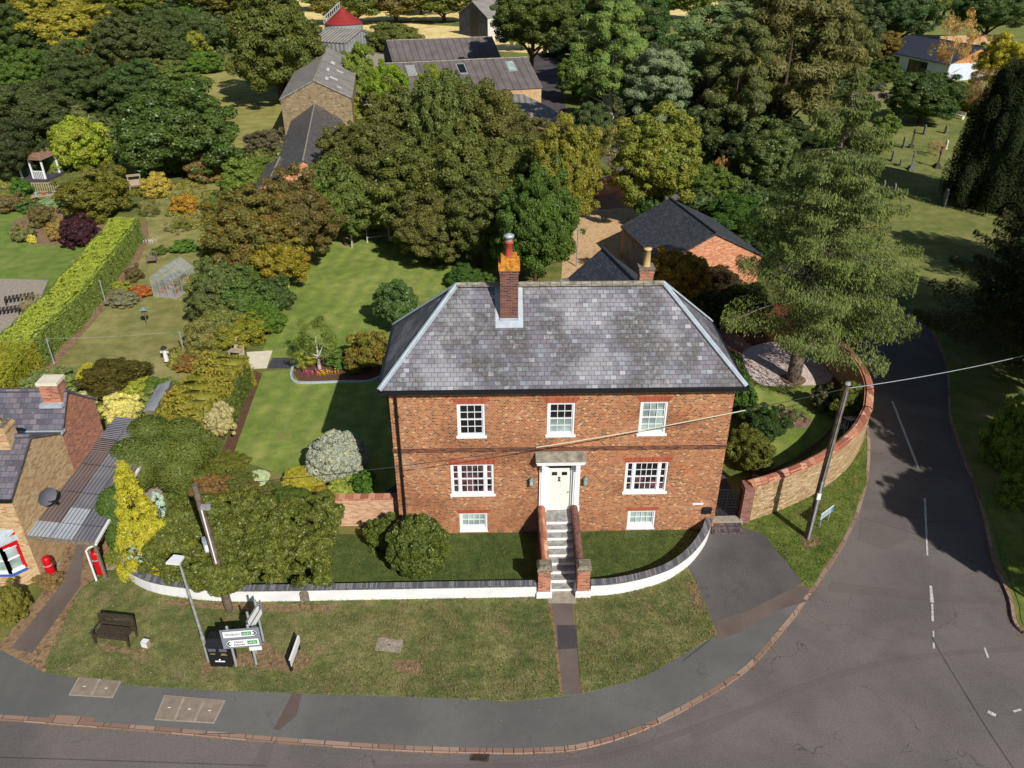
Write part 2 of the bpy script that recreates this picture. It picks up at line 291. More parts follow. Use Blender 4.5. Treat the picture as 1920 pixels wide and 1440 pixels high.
# ---------------------------------------------------------------- mesh helpers
class MB:
    def __init__(s): s.v = []; s.f = []; s.mi = []; s.sm = []
    def add(s, vs, fs, mi=0, sm=False):
        o = len(s.v); s.v += [tuple(float(q) for q in v) for v in vs]
        for f in fs: s.f.append([o+i for i in f]); s.mi.append(mi); s.sm.append(sm)
        return s
    def box(s, x0, x1, y0, y1, z0, z1, mi=0, rz=0.0, c=None):
        vs = [(x, y, z) for z in (z0, z1) for x, y in ((x0, y0), (x1, y0), (x1, y1), (x0, y1))]
        if rz:
            cx, cy = c or ((x0+x1)/2, (y0+y1)/2); ca, sa = math.cos(rz), math.sin(rz)
            vs = [(cx+(x-cx)*ca-(y-cy)*sa, cy+(x-cx)*sa+(y-cy)*ca, z) for x, y, z in vs]
        return s.add(vs, [(3, 2, 1, 0), (4, 5, 6, 7), (0, 1, 5, 4), (1, 2, 6, 5), (2, 3, 7, 6), (3, 0, 4, 7)], mi)
    def prism(s, poly, z0, z1, mi=0, mis=None):
        if sum(a[0]*b[1]-b[0]*a[1] for a, b in zip(poly, poly[1:]+poly[:1])) < 0: poly = poly[::-1]
        n = len(poly); s.add([(x, y, z1) for x, y in poly], [tuple(range(n))], mi)
        if z0 is not None:
            for i in range(n):
                a, b = poly[i], poly[(i+1) % n]
                s.add([(a[0], a[1], z0), (b[0], b[1], z0), (b[0], b[1], z1), (a[0], a[1], z1)], [(0, 1, 2, 3)], mi if mis is None else mis)
            s.add([(x, y, z0) for x, y in poly], [tuple(range(n))[::-1]], mi if mis is None else mis)
        return s
    def bar(s, p, q, w, h=None, mi=0):      # square bar between two points
        h = h or w; p, q = Vector(p), Vector(q); d = (q-p).normalized()
        a = d.cross(Vector((0, 0, 1)));
        if a.length < 1e-3: a = Vector((1, 0, 0))
        a.normalize(); b = a.cross(d).normalized(); vs = []
        for e in (p, q):
            for i, j in ((-1, -1), (1, -1), (1, 1), (-1, 1)): vs.append(e+a*w/2*i+b*h/2*j)
        return s.add(vs, [(0, 1, 2, 3)[::-1], (4, 5, 6, 7), (0, 1, 5, 4), (1, 2, 6, 5), (2, 3, 7, 6), (3, 0, 4, 7)], mi)
    def tube(s, pts, rs, n=8, mi=0, cap=True):
        if not hasattr(rs, '__len__'): rs = [rs]*len(pts)
        P = [Vector(p) for p in pts]; rings = []
        up = Vector((.3, .1, 1)) if abs((P[-1]-P[0]).normalized().z) < .9 else Vector((1, 0, 0))
        for i, p in enumerate(P):
            d = (P[min(i+1, len(P)-1)]-P[max(i-1, 0)]).normalized(); a = d.cross(up).normalized(); b = d.cross(a)
            rings.append([p+(a*math.cos(t)+b*math.sin(t))*rs[i] for t in (k*2*math.pi/n for k in range(n))])
        vs = [v for r in rings for v in r]; fs = []
        for i in range(len(P)-1):
            for k in range(n): fs.append((i*n+k, (i+1)*n+k, (i+1)*n+(k+1) % n, i*n+(k+1) % n))
        s.add(vs, fs, mi, True)
        if cap: s.add(rings[0], [tuple(range(n))], mi); s.add(rings[-1], [tuple(range(n))[::-1]], mi)
        return s
    def lathe(s, cx, cy, prof, n=16, mi=0):
        return s.tube([(cx, cy, z) for r, z in prof], [r for r, z in prof], n, mi)
    def sphere(s, c, r, n=12, mi=0, sz=1.0):
        prof = [(max(.001, r*math.sin(t)), c[2]-r*sz*math.cos(t)) for t in (k*math.pi/(n//2) for k in range(n//2+1))]
        return s.lathe(c[0], c[1], prof, n, mi)
    def build(s, name, mats, parent=None, origin=None, bevel=0.0, uvoff=0):
        me = bpy.data.meshes.new(name)
        o3 = Vector(origin) if origin is not None else Vector((0, 0, 0))
        if parent is not None and origin is None:
            a = parent
            while a.parent is not None: a = a.parent
            if a.get('_w'): o3 = Vector(a.location)
        me.from_pydata([Vector(v)-o3 for v in s.v], [], s.f)
        mats = mats if isinstance(mats, (list, tuple)) else [mats]
        for mt in mats: me.materials.append(M[mt] if isinstance(mt, str) else mt)
        me.update(); me.polygons.foreach_set('material_index', s.mi); me.polygons.foreach_set('use_smooth', s.sm)
        uvl = me.uv_layers.new(name='UVMap')
        for p in me.polygons:
            nrm = p.normal
            if abs(nrm.z) > .985: t = Vector((1, 0, 0)); b = Vector((0, 1, 0))
            else: t = Vector((0, 0, 1)).cross(nrm).normalized(); b = nrm.cross(t)
            for li, vi in zip(p.loop_indices, p.vertices):
                co = Vector(s.v[vi]); uvl.data[li].uv = (co.dot(t), co.dot(b))
        o = bpy.data.objects.new(name, me); C.objects.link(o)
        if parent is not None: o.parent = parent
        elif origin is not None: o.location = o3
        return o
def tag(o, label=None, cat=None, group=None, kind=None):
    if label: o['label'] = label
    if cat: o['category'] = cat
    if group: o['group'] = group
    if kind: o['kind'] = kind
    return o
def root(name, label, cat, loc=(0, 0, 0), rz=0.0, group=None, world=False):
    o = bpy.data.objects.new(name, None); C.objects.link(o); o.location = loc; o.rotation_euler = (0, 0, rz)
    o.empty_display_size = .3
    if world: o['_w'] = 1          # its parts are given in world metres
    return tag(o, label, cat, group)
def struct(name, mb, mat): return tag(mb.build(name, mat), kind='structure')
def text(body, size, loc, mat, parent, rot=(math.pi/2, 0, 0), name='lettering', align='CENTER'):
    cu = bpy.data.curves.new(name, 'FONT'); cu.body = body; cu.size = size; cu.extrude = .003; cu.align_x = align; cu.align_y = 'CENTER'
    cu.offset = .0; cu.resolution_u = 2; cu.materials.append(M[mat]); o = bpy.data.objects.new(name, cu); C.objects.link(o)
    bpy.context.view_layer.update(); me = bpy.data.meshes.new_from_object(o.evaluated_get(bpy.context.evaluated_depsgraph_get())); me.name = name; bpy.data.objects.remove(o); bpy.data.curves.remove(cu)
    o = bpy.data.objects.new(name, me); C.objects.link(o); o.location = loc; o.rotation_euler = rot; o.parent = parent; return o
# ================================================================ THE SETTING
def sheet(name, px, mat, z, world=None, sm=0, th=.003):
    pts = world if world else GL(px, z)
    if sm: pts = smooth(pts, sm, True)
    return struct(name, MB().prism([tuple(p) for p in pts], None if th == 0 else z-th, z), mat)
mb = MB(); mb.add([(-1500, -400, -.125), (1500, -400, -.125), (1500, 2400, -.125), (-1500, 2400, -.125)], [(0, 1, 2, 3)])
struct('ground', mb, 'grass_wild')
kerbL = smooth([(-60, -5.0)] + GL([(0, 1340), (90, 1347), (300, 1363), (520, 1382), (740, 1397), (900, 1402), (1000, 1402), (1100, 1392), (1230, 1348), (1380, 1262), (1450, 1192), (1520, 1103), (1590, 992), (1620, 905), (1626, 830), (1618, 760)], -.0) + [(18.6, 12.5), (20.3, 16), (21.4, 20), (20.8, 27), (18.0, 37), (15.2, 46), (12.0, 54), (9.5, 66), (8.6, 84)], 5)
kerbR = smooth([(60, -24), (32, -17), (22.5, -12.5), (19.4, -7.5)] + GL([(1920, 1182), (1897, 1120), (1867, 1047), (1850, 975), (1831, 911), (1809, 850), (1784, 778)], 0) + [(25.2, 15), (26.6, 21), (25.6, 29), (22.5, 39), (19.4, 48), (16.4, 57), (14.0, 68), (13.2, 84)], 5)
# left land (house, gardens, fields) and right land (churchyard) as slabs with a kerb step down to the road
left = kerbL + [(8.6, 140), (13.2, 140), (13.2, 900), (-900, 900), (-900, -5)]
struct('garden_ground', MB().prism(left, -.3, 0.0), 'grass_wild')
right = kerbR + [(13.2, 900), (900, 900), (900, -20)]
struct('churchyard_ground', MB().prism(right, -.3, -.01), 'grass_church')
road = [(-60, -60), (60, -60), (60, -20)] + kerbR[1:] + kerbL[::-1][:-1] + [(-60, -5)]
struct('road', MB().prism(road, None, -.105), 'road_asphalt')
def kerb(name, line, side, w=.14, top=.012, a=0, b=None, low=None):
    mb = MB(); L = line[a:b]
    for i in range(len(L)-1):
        p, q = Vector(L[i]), Vector(L[i+1]); d = (q-p); n = Vector((d.y, -d.x)).normalized()*side
        ks = max(1, round(d.length/.9))
        for k in range(ks):
            s0, s1 = p+d*(k/ks), p+d*((k+1)/ks); g = d.normalized()*.008
            jz = random.uniform(-.006, .006)
            A, B = s0+g, s1-g
            vs = [(A.x, A.y), (B.x, B.y), (B.x+n.x*w, B.y+n.y*w), (A.x+n.x*w, A.y+n.y*w)]
            mb.prism(vs, -.2, top+jz)
    return struct(name, mb, 'kerbstone')
kerb('kerb_left', kerbL, 1, .15, .014, 5, 100)
kerb('kerb_right', kerbR, -1, .12, .01, 5, 60)
# road repairs and markings
sheet('road_patch', [(1615, 970), (1700, 960), (1705, 1010), (1660, 1030), (1610, 1012)], 'road_patch', -.098)
sheet('road_patch', [(1560, 1090), (1740, 1112), (1870, 1118), (1900, 1135), (1740, 1128), (1552, 1108)], 'road_patch', -.0975)
sheet('road_patch', [(470, 1440), (500, 1384), (520, 1386), (500, 1440)], 'road_patch', -.097)
def dash(pts, wd, z=-.094, worn=1.0):
    pts = GL(pts, z); mb = MB()
    for i in range(len(pts)-1):
        p, q = Vector(pts[i]), Vector(pts[i+1]); d = q-p; n = Vector((d.y, -d.x)).normalized()*wd/2; K = max(1, int(d.length/.3))
        for k in range(K):
            if random.random() > worn: continue
            a, b = p+d*(k/K), p+d*((k+.97 if worn < 1 else k+1)/K); j = n*(random.uniform(.6, 1) if worn < 1 else 1)
            mb.add([(a.x-j.x, a.y-j.y, z), (b.x-j.x, b.y-j.y, z), (b.x+j.x, b.y+j.y, z), (a.x+j.x, a.y+j.y, z)], [(0, 1, 2, 3)])
    if mb.v: struct('road_marking', mb, 'road_line')
b = NB('road_line'); u = b.uv(); M['road_line'] = b.fin(b.mix(b.thr(b.noise(u, 14, 4, .8), .46, .6), S(206, 204, 200), S(150, 146, 142)), .8)
dash([(1673, 752), (1722, 878)], .12); dash([(1734, 934), (1739, 1042)], .11, worn=.9)
dash([(1745, 1098), (1748, 1130)], .14, worn=.95); dash([(1748, 1132), (1749, 1165)], .1, worn=.5); dash([(1750, 1183), (1751, 1216)], .09, worn=.6)
dash([(1846, 1214), (1853, 1234)], .09, worn=.8); dash([(1636, 655), (1650, 700)], .11, worn=.8); dash([(1620, 610), (1630, 640)], .1, worn=.8)
dash([(1852, 1334), (1868, 1342)], .2, worn=.6); dash([(1885, 1338), (1915, 1330)], .1, worn=.6)

def seam(pts, wd, z, mat='dark_asphalt', name='road_seam'):
    W = smooth(GL(pts, z), 6); mb = MB()
    for p, q in zip(W, W[1:]):
        p, q = Vector(p), Vector(q); n = Vector(((q-p).y, -(q-p).x)).normalized()*wd/2; mb.add([(p.x-n.x, p.y-n.y, z), (q.x-n.x, q.y-n.y, z), (q.x+n.x, q.y+n.y, z), (p.x+n.x, p.y+n.y, z)], [(0, 1, 2, 3)])
    struct(name, mb, mat)
seam([(1748, 1195), (1770, 1235), (1810, 1300), (1850, 1365), (1900, 1440)], .035, -.0955); seam([(1620, 972), (1665, 985), (1720, 1003), (1760, 1030)], .03, -.0958); seam([(0, 1420), (200, 1426), (500, 1436)], .03, -.0956); seam([(1280, 1010+230), (1330, 1200), (1340, 1190)], .03, .0152)
seam([(1300, 1385), (1500, 1290), (1700, 1235), (1920, 1215)], .25, -.0985, 'road_patch', 'road_patch'); seam([(700, 1440), (1100, 1425), (1400, 1330)], .2, -.0987, 'road_patch', 'road_patch')
# pavement and verges in front of the house
pav_in = GL([(0, 1218), (85, 1262), (240, 1285), (400, 1294), (560, 1300), (760, 1306), (960, 1315), (1050, 1306), (1090, 1300), (1210, 1268), (1290, 1222), (1345, 1190)], 0)
kl = kerbL[5:81]
pav_out = [p for p in kerbL[4:] if p[0] < 10.35 and p[1] < -3.2]
def offset(L, d):
    o = []
    for i in range(len(L)):
        a = Vector(L[max(0, i-1)]); c = Vector(L[min(len(L)-1, i+1)]); t = (c-a).normalized(); o.append((L[i][0]+t.y*d, L[i][1]-t.x*d))
    return o
po = offset(pav_out, .0)
pave = [(-40, -4.0)] + pav_in + GL([(1305, 1085), (1345, 1190)], 0)[1:] + GL([(1400, 1175), (1500, 1120), (1536, 1107)], 0) + po[::-1]
pave = [(-40, -4.2)] + pav_in + GL([(1390, 1168), (1480, 1108), (1500, 1098), (1528, 1110)], 0) + po[::-1][1:] 
struct('pavement', MB().prism(pave, .001, .006), 'pave_asphalt')
sheet('bare_earth', [(375, 1262), (440, 1248), (560, 1262), (585, 1240), (560, 1215), (520, 1225), (500, 1200), (470, 1222), (380, 1240)], 'earth', .0195)
sheet('bare_earth', [(290, 1122), (340, 1128), (480, 1133), (600, 1132), (640, 1138), (600, 1148), (480, 1146), (380, 1140), (320, 1134)], 'earth', .0195)
sheet('bare_earth', [(180, 1205), (250, 1218), (285, 1215), (270, 1228), (200, 1222)], 'earth', .0197)
sheet('bare_earth', [(1285, 1090), (1306, 1098), (1325, 1150), (1300, 1130)], 'earth', .0197)
sheet('bare_earth', [(735, 1236), (785, 1238), (792, 1262), (745, 1260)], 'earth', .0195)
sheet('bare_earth', [(1498, 1005), (1530, 1003), (1540, 1020), (1510, 1030)], 'earth', .0195)
sheet('bare_earth', [(1026, 1130), (1044, 1130), (1055, 1240), (1064, 1300), (1050, 1300), (1040, 1200)], 'earth', .0195)
sheet('verge', [(90, 1262), (85, 1240), (150, 1105), (200, 1078), (228, 1064), (250, 1090), (300, 1112), (400, 1122), (570, 1126), (1005, 1115), (1050, 1112), (1068, 1302), (1050, 1306), (960, 1315), (760, 1306), (560, 1300), (400, 1294), (240, 1285)], 'grass_front', .018, th=.016)
sheet('verge', [(1076, 1112), (1100, 1115), (1180, 1106), (1250, 1083), (1290, 1063), (1308, 1098), (1345, 1190), (1290, 1222), (1210, 1268), (1090, 1302)], 'grass_front', .018, th=.016)
sheet('verge', [(1395, 985), (1440, 962), (1545, 910), (1600, 868), (1622, 838), (1624, 905), (1588, 985), (1520, 1095), (1516, 1102), (1470, 1050), (1430, 1000)], 'grass_bright_verge' if 0 else 'grass_front_green', .018, th=.016) if 0 else None
grass('grass_verge_green', [S(54, 70, 26), S(86, 100, 38), S(112, 116, 58)], .4, dryamt=.3)
sheet('verge', [(1395, 985), (1440, 962), (1545, 910), (1600, 868), (1622, 838), (1626, 905), (1592, 987), (1527, 1096), (1518, 1104), (1505, 1090), (1470, 1048), (1430, 1000)], 'grass_verge_green', .018, th=.016)
sheet('side_drive', [(1300, 1040), (1330, 1003), (1395, 990), (1430, 1000), (1470, 1048), (1505, 1092), (1460, 1118), (1345, 1190), (1308, 1098), (1290, 1062)], 'drive_asphalt', .010, th=.008)
sheet('drive_strip', [(1335, 1165), (1345, 1200), (1400, 1182), (1470, 1140), (1512, 1128), (1532, 1112), (1510, 1098), (1488, 1102), (1400, 1146)], 'path_asphalt', .014)
sheet('front_path', [(1033, 1128), (1074, 1128), (1080, 1200), (1090, 1300), (1056, 1303), (1046, 1220), (1040, 1170)], 'path_asphalt', .024, th=.02)
sheet('front_path_repair', [(1044, 1172), (1079, 1172), (1083, 1215), (1047, 1218)], 'dark_asphalt', .027)
sheet('step_slab', [(1028, 1108), (1080, 1108), (1080, 1131), (1028, 1131)], 'concrete', .032, th=.03)
sheet('pavement_repair', [(548, 1300), (566, 1301), (556, 1342), (522, 1370), (512, 1367), (530, 1335)], 'path_asphalt', .010)
sheet('driveway', [(0, 1218), (85, 1262), (90, 1235), (150, 1105), (185, 1080), (215, 1000), (160, 960), (140, 990), (100, 1085), (40, 1160), (0, 1205)], 'earth', .012)
sheet('driveway_track', [(20, 1215), (60, 1225), (150, 1100), (160, 1010), (148, 1010), (120, 1090), (60, 1165)], 'path_asphalt', .016)
sheet('driveway', None, 'concrete', .010, world=[(-21.45, -2), (-18.9, -2), (-18.6, 7), (-21.4, 7)])
# gardens
sheet('front_lawn', None, 'grass_inner', .014, world=[(-16.0, -3.6), (-1.0, -3.75), (-1.0, -.02), (-8, -.02), (-16.5, .3)], th=.013)
sheet('front_lawn', None, 'grass_inner', .014, world=smooth([(1.0, -3.8), (2.6, -3.55), (4.2, -2.95), (5.6, -1.75), (6.4, -.6), (6.6, -.02)], 4)+[(1.0, -.02)], th=.013)
sheet('side_lawn', [(472, 700), (545, 692), (560, 700), (720, 712), (745, 905), (700, 940), (560, 900), (470, 870), (425, 850)], 'grass_lawn', .016, th=.014)
sheet('back_lawn', [(490, 665), (540, 520), (565, 470), (640, 440), (760, 430), (950, 450), (960, 700), (820, 705), (545, 690)], 'grass_lawn', .012, th=.01)
sheet('neighbour_lawn', [(95, 700), (200, 555), (240, 500), (355, 560), (370, 640), (400, 700), (250, 760), (140, 740)], 'grass_garden', .014, th=.01)
sheet('neighbour_garden', [(240, 500), (278, 420), (260, 380), (330, 350), (400, 300), (460, 370), (420, 480), (360, 560)], 'grass_garden', .010, th=.008)
sheet('upper_lawn', [(0, 400), (60, 395), (150, 400), (200, 470), (110, 535), (0, 535)], 'grass_bright', .014, th=.01)
sheet('patio', [(-80, 520), (90, 525), (60, 600), (20, 640), (-80, 640)], 'concrete', .018, th=.01)
sheet('hedge_border', [(280, 450), (255, 500), (200, 575), (110, 680), (30, 760), (0, 800), (0, 720), (80, 640), (200, 520), (275, 410)], 'earth', .018, th=.01)
sheet('flower_border', [(20, 440), (60, 458), (130, 460), (185, 455), (200, 420), (120, 390), (70, 395), (25, 415)], 'earth', .020, th=.01)
sheet('flower_border', [(475, 695), (492, 700), (440, 845), (425, 855), (415, 850)], 'soil', .020, th=.01)
sheet('flower_border', [(550, 700), (560, 715), (715, 712), (725, 690), (700, 665), (600, 670), (560, 685)], 'soil', .020, th=.01)
sheet('shrub_border', [(500, 640), (530, 560), (545, 510), (520, 500), (350, 560), (350, 660)], 'bark', .006)
sheet('orchard_grass', [(370, 140), (430, 125), (470, 165), (620, 190), (560, 250), (500, 330), (440, 330), (400, 220)], 'grass_orchard', .012, th=.01)
sheet('stubble_field', [(560, 38), (700, 40), (860, 50), (1100, 60), (1100, 105), (860, 92), (700, 95), (560, 85)], 'stubble', .02, th=.01)
sheet('field', None, 'stubble', .012, world=[(-70, 205), (60, 205), (80, 300), (-90, 300)])
sheet('farm_yard', [(660, 100), (720, 98), (730, 190), (660, 230), (655, 160)], 'concrete', .014)
sheet('farm_lane', [(1000, 95), (1040, 95), (1060, 200), (1120, 330), (1060, 260), (1000, 180)], 'dark_asphalt', .014)
sheet('gravel_yard', [(1050, 560), (1060, 400), (1090, 372), (1190, 375), (1200, 420), (1215, 540), (1210, 600), (1050, 620)], 'gravel_tan', .014, th=.01)
sheet('brick_drive', [(1085, 395), (1135, 360), (1195, 358), (1195, 388)], 'gravel_red', .018)
sheet('lane_path', [(1235, 385), (1255, 372), (1370, 412), (1440, 500), (1400, 520), (1350, 430)], 'grass_bright', .010)
sheet('tree_gravel', [(1392, 668), (1415, 648), (1480, 640), (1548, 660), (1562, 700), (1545, 720), (1480, 722), (1420, 718)], 'gravel_pink', .016, sm=4, th=.01)
sheet('tree_ring', None, 'bark', .020, world=[(15.05+.75*math.cos(a/10*math.pi)*(1+.1*math.sin(a)), 13.3+.7*math.sin(a/10*math.pi)) for a in range(20)])
sheet('corner_lawn', [(1420, 720), (1480, 724), (1545, 722), (1562, 745), (1560, 800), (1500, 850), (1430, 885), (1400, 860), (1395, 770)], 'grass_lawn', .014, sm=3, th=.01)
sheet('corner_border', [(1395, 900), (1440, 890), (1520, 850), (1580, 790), (1600, 740), (1575, 690), (1545, 650), (1560, 720), (1562, 800), (1490, 862), (1420, 885)], 'soil', .008)
cxb, cyb = G(1487, 785); sheet('round_bed', None, 'bark', .022, world=[(cxb+1.0*math.cos(a/12*math.pi), cyb+.95*math.sin(a/12*math.pi)) for a in range(24)])
sheet('red_path', [(1350, 600), (1400, 640), (1420, 655), (1395, 668), (1380, 660), (1340, 640)], 'gravel_red', .012)
sheet('needle_litter', [(1300, 560), (1640, 580), (1600, 660), (1400, 650), (1340, 640)], 'needles', .006)
sheet('side_path', None, 'paving_dark', .010, world=[(7.0, .3), (8.3, .45), (8.6, 3), (8.2, 9), (7.1, 9)])
sheet('side_path', None, 'paving_dark', .012, world=[(-8.4, 1.0), (-7.0, 1.0), (-7.0, 9), (-8.4, 9)])
sheet('patio_slabs', [(462, 660), (511, 657), (500, 690), (470, 691)], 'paving_pale', .030, th=.02)
sheet('garden_path', [(511, 671), (560, 670), (556, 690), (502, 690)], 'paving_dark', .024, th=.02)
sheet('lane_verge', None, 'grass_verge_green', .012, world=offset(kerbR[12:40], .2)+offset(kerbR[12:40], 2.3)[::-1])
sheet('footpath', None, 'dark_asphalt', .014, world=offset(kerbR[12:40], 2.3)+offset(kerbR[12:40], 3.7)[::-1])
# pale edging of the flower border
mb = MB(); e = smooth(GL([(549, 690), (546, 705), (552, 716), (575, 719), (640, 717), (690, 716), (712, 708)], 0), 4)
for a, c in zip(e, e[1:]): mb.bar((a[0], a[1], .05), (c[0], c[1], .05), .14, .12)
tag(mb.build('bed_edging', 'lead', origin=(*e[0], 0)), 'pale curved edging round the flower bed on the side lawn', 'edging')

# ================================================================ THE HOUSE
H = root('country_house', 'large red brick house with grey slate hipped roof and white door', 'house', (0, 0, 0))
WX = 7.0; WZ = 7.56; DY = 5.34
def wall_y(mb, x0, x1, z0, z1, y, holes, rev=.14):     # wall facing -y with recessed openings
    xs = sorted({x0, x1, *[h[0] for h in holes], *[h[1] for h in holes]}); zs = sorted({z0, z1, *[h[2] for h in holes], *[h[3] for h in holes]})
    for i in range(len(xs)-1):
        for j in range(len(zs)-1):
            cx, cz = (xs[i]+xs[i+1])/2, (zs[j]+zs[j+1])/2
            if any(h[0] < cx < h[1] and h[2] < cz < h[3] for h in holes): continue
            mb.add([(xs[i], y, zs[j]), (xs[i+1], y, zs[j]), (xs[i+1], y, zs[j+1]), (xs[i], y, zs[j+1])], [(0, 1, 2, 3)])
    for a, b_, c, d in holes:
        mb.add([(a, y, c), (b_, y, c), (b_, y, d), (a, y, d), (a, y+rev, c), (b_, y+rev, c), (b_, y+rev, d), (a, y+rev, d)],
               [(0, 4, 5, 1), (1, 5, 6, 2), (2, 6, 7, 3), (3, 7, 4, 0), (4, 7, 6, 5)])
UP = [(-3.72, 1.14), (-.03, 1.14), (3.77, 1.14)]; MAIN = [(-3.735, 1.84), (3.735, 1.84)]; BAS = [(-3.74, 1.24), (3.72, 1.24)]
holes = [(x-w_/2, x+w_/2, 5.2, 6.78) for x, w_ in UP] + [(x-w_/2, x+w_/2, 2.16, 3.76) for x, w_ in MAIN] + [(x-w_/2, x+w_/2, .1, 1.12) for x, w_ in BAS] + [(-.58, .58, 1.25, 3.72)]
mb = MB(); wall_y(mb, -WX, WX, -.1, WZ, 0, holes)
for x in (-WX, WX): mb.add([(x, 0, -.1), (x, DY, -.1), (x, DY, WZ), (x, 0, WZ)], [(0, 1, 2, 3)])
mb.add([(-WX, DY, -.1), (WX, DY, -.1), (WX, DY, WZ), (-WX, DY, WZ)], [(0, 1, 2, 3)])
mb.build('wall', 'brick_house', H)
MB().box(-WX-.03, WX+.03, -.03, .05, 4.42, 4.62).box(-WX-.03, -WX+.05, .05, DY, 4.42, 4.62).box(WX-.05, WX+.03, .05, DY, 4.42, 4.62).build('string_course', 'brick_band', H)
MB().box(-WX-.05, WX+.05, -.05, .03, 7.36, 7.5).build('eaves_course', 'brick_band', H)
# roof
o_ = .31; ez, rz_, ins, ry = 7.64, 10.82, 4.24, DY/2
E = [(-WX-o_, -o_), (WX+o_, -o_), (WX+o_, DY+o_), (-WX-o_, DY+o_)]; RA, RB = (-ins, ry, rz_), (ins, ry, rz_)
mb = MB(); V = [(x, y, ez) for x, y in E]+[RA, RB]+[(x, y, ez-.12) for x, y in E]
mb.add(V, [(0, 1, 5, 4), (1, 2, 5), (2, 3, 4, 5), (3, 0, 4)], 0); mb.add(V, [(6, 7, 1, 0), (7, 8, 2, 1), (8, 9, 3, 2), (9, 6, 0, 3), (9, 8, 7, 6)], 1)
rf = mb.build('roof', ['slate_house', 'black_paint'], H)
for (x, y), rr in zip(E, (RA, RB, RB, RA)):
    p = Vector((x, y, ez+.03)); q = Vector(rr)+Vector((0, 0, .05)); mb = MB(); mb.bar(p, q, .24, .05)
    mb.tube([p+Vector((0, 0, .04)), q+Vector((0, 0, .04))], .05, 6); mb.build('hip_flashing', 'lead', rf)
mb = MB()
for k in range(20):
    x0 = -ins+k*2*ins/20; mb.bar((x0, ry, rz_+.03), (x0+2*ins/20-.015, ry, rz_+.03), .34, .05); mb.tube([(x0, ry, rz_+.06), (x0+2*ins/20-.015, ry, rz_+.06)], .09, 6)
mb.build('ridge_tiles', 'stone_pale', rf)
mb = MB(); gx, gy0, gy1 = WX+o_+.06, -o_-.06, DY+o_+.06
for a, c in (((-gx, gy0), (gx, gy0)), ((gx, gy0), (gx, gy1)), ((-gx, gy0), (-gx, gy1)), ((-gx, gy1), (gx, gy1))): mb.bar((*a, ez-.10), (*c, ez-.10), .13, .11)
mb.build('gutter', 'black_paint', H)
MB().tube([(-6.72, -.33, 7.5), (-6.72, -.12, 7.2), (-6.72, -.10, 0)], .055, 8).box(-6.8, -6.64, -.06, -.0, 6.2, 6.28).box(-6.8, -6.64, -.06, 0, 3.2, 3.28).build('downpipe', 'black_paint', H)
MB().tube([(6.9, DY+.1, 7.5), (6.9, DY+.1, 0)], .05, 8).build('downpipe', 'black_paint', H)
# main chimney
cx0, cx1, cyf, cyb_ = -2.48, -1.76, 1.62, 2.42
ch = MB().box(cx0, cx1, cyf, cyb_, 9.3, 11.9).box(cx0-.03, cx1+.03, cyf-.03, cyb_+.03, 11.72, 11.88).build('chimney', 'brick_chim' if 0 else 'brick_dark', H)
MB().box(cx0-.06, cx1+.06, cyf-.06, cyb_+.06, 11.88, 12.16).box(cx0+.04, cx1-.04, cyf+.04, cyb_-.04, 12.16, 12.36).build('chimney_cap', 'lichen_cap', ch)
MB().lathe(-2.12, 2.0, [(.17, 12.3), (.15, 12.5), (.135, 12.85), (.18, 12.88), (.18, 12.96), (.13, 12.97)], 14).build('chimney_pot', 'terracotta', ch)
MB().lathe(-2.12, 2.0, [(.13, 12.97), (.13, 13.1), (.21, 13.12), (.21, 13.2), (.06, 13.26), (.01, 13.27)], 14).build('cowl', 'galv', ch)
mb = MB(); zr = lambda y: 7.64+(y+o_)*(rz_-ez)/(ry+o_)
for xa, xb in ((cx0-.2, cx0-.0), (cx1+.0, cx1+.2)): mb.add([(xa, cyf-.15, zr(cyf-.15)+.03), (xb, cyf-.15, zr(cyf-.15)+.03), (xb, ry, zr(ry)+.03), (xa, ry, zr(ry)+.03)], [(0, 1, 2, 3)])
mb.add([(cx0-.2, cyf-.22, zr(cyf-.22)+.035), (cx1+.2, cyf-.22, zr(cyf-.22)+.035), (cx1+.2, cyf, zr(cyf)+.035), (cx0-.2, cyf, zr(cyf)+.035)], [(0, 1, 2, 3)])
mb.box(cx0-.02, cx1+.02, cyf-.015, cyf+.1, 9.4, zr(cyf)+.14); mb.build('chimney_flashing', 'lead', ch)

def arch(x, w_, z, h=.26, fl=.17):
    y = -.008; mb = MB(); a = (x-w_/2-.02, x+w_/2+.02); b_ = (x-w_/2-fl-.03, x+w_/2+fl+.03)
    mb.add([(a[0], y, z), (a[1], y, z), (b_[1], y, z+h), (b_[0], y, z+h), (a[0], .03, z), (a[1], .03, z), (b_[1], .03, z+h), (b_[0], .03, z+h)], [(0, 1, 2, 3), (0, 4, 5, 1), (1, 5, 6, 2), (2, 6, 7, 3), (3, 7, 4, 0)])
    mb.build('window_arch', 'brick_arch', H)
def bars_(mb, x0, x1, z0, z1, nc, nr, y0, y1, t=.026):
    for i in range(1, nc): xx = x0+(x1-x0)*i/nc; mb.box(xx-t/2, xx+t/2, y0, y1, z0, z1)
    for j in range(1, nr): zz = z0+(z1-z0)*j/nr; mb.box(x0, x1, y0+.002, y1-.002, zz-t/2, zz+t/2)
def sash(mb, x0, x1, z0, z1, nc, nr, y, t=.05):        # one sash with its glazing bars, front at y
    mb.box(x0, x0+t, y, y+.04, z0, z1).box(x1-t, x1, y, y+.04, z0, z1).box(x0+t, x1-t, y, y+.04, z0, z0+t).box(x0+t, x1-t, y, y+.04, z1-t, z1)
    bars_(mb, x0+t, x1-t, z0+t, z1-t, nc, nr, y+.006, y+.034)
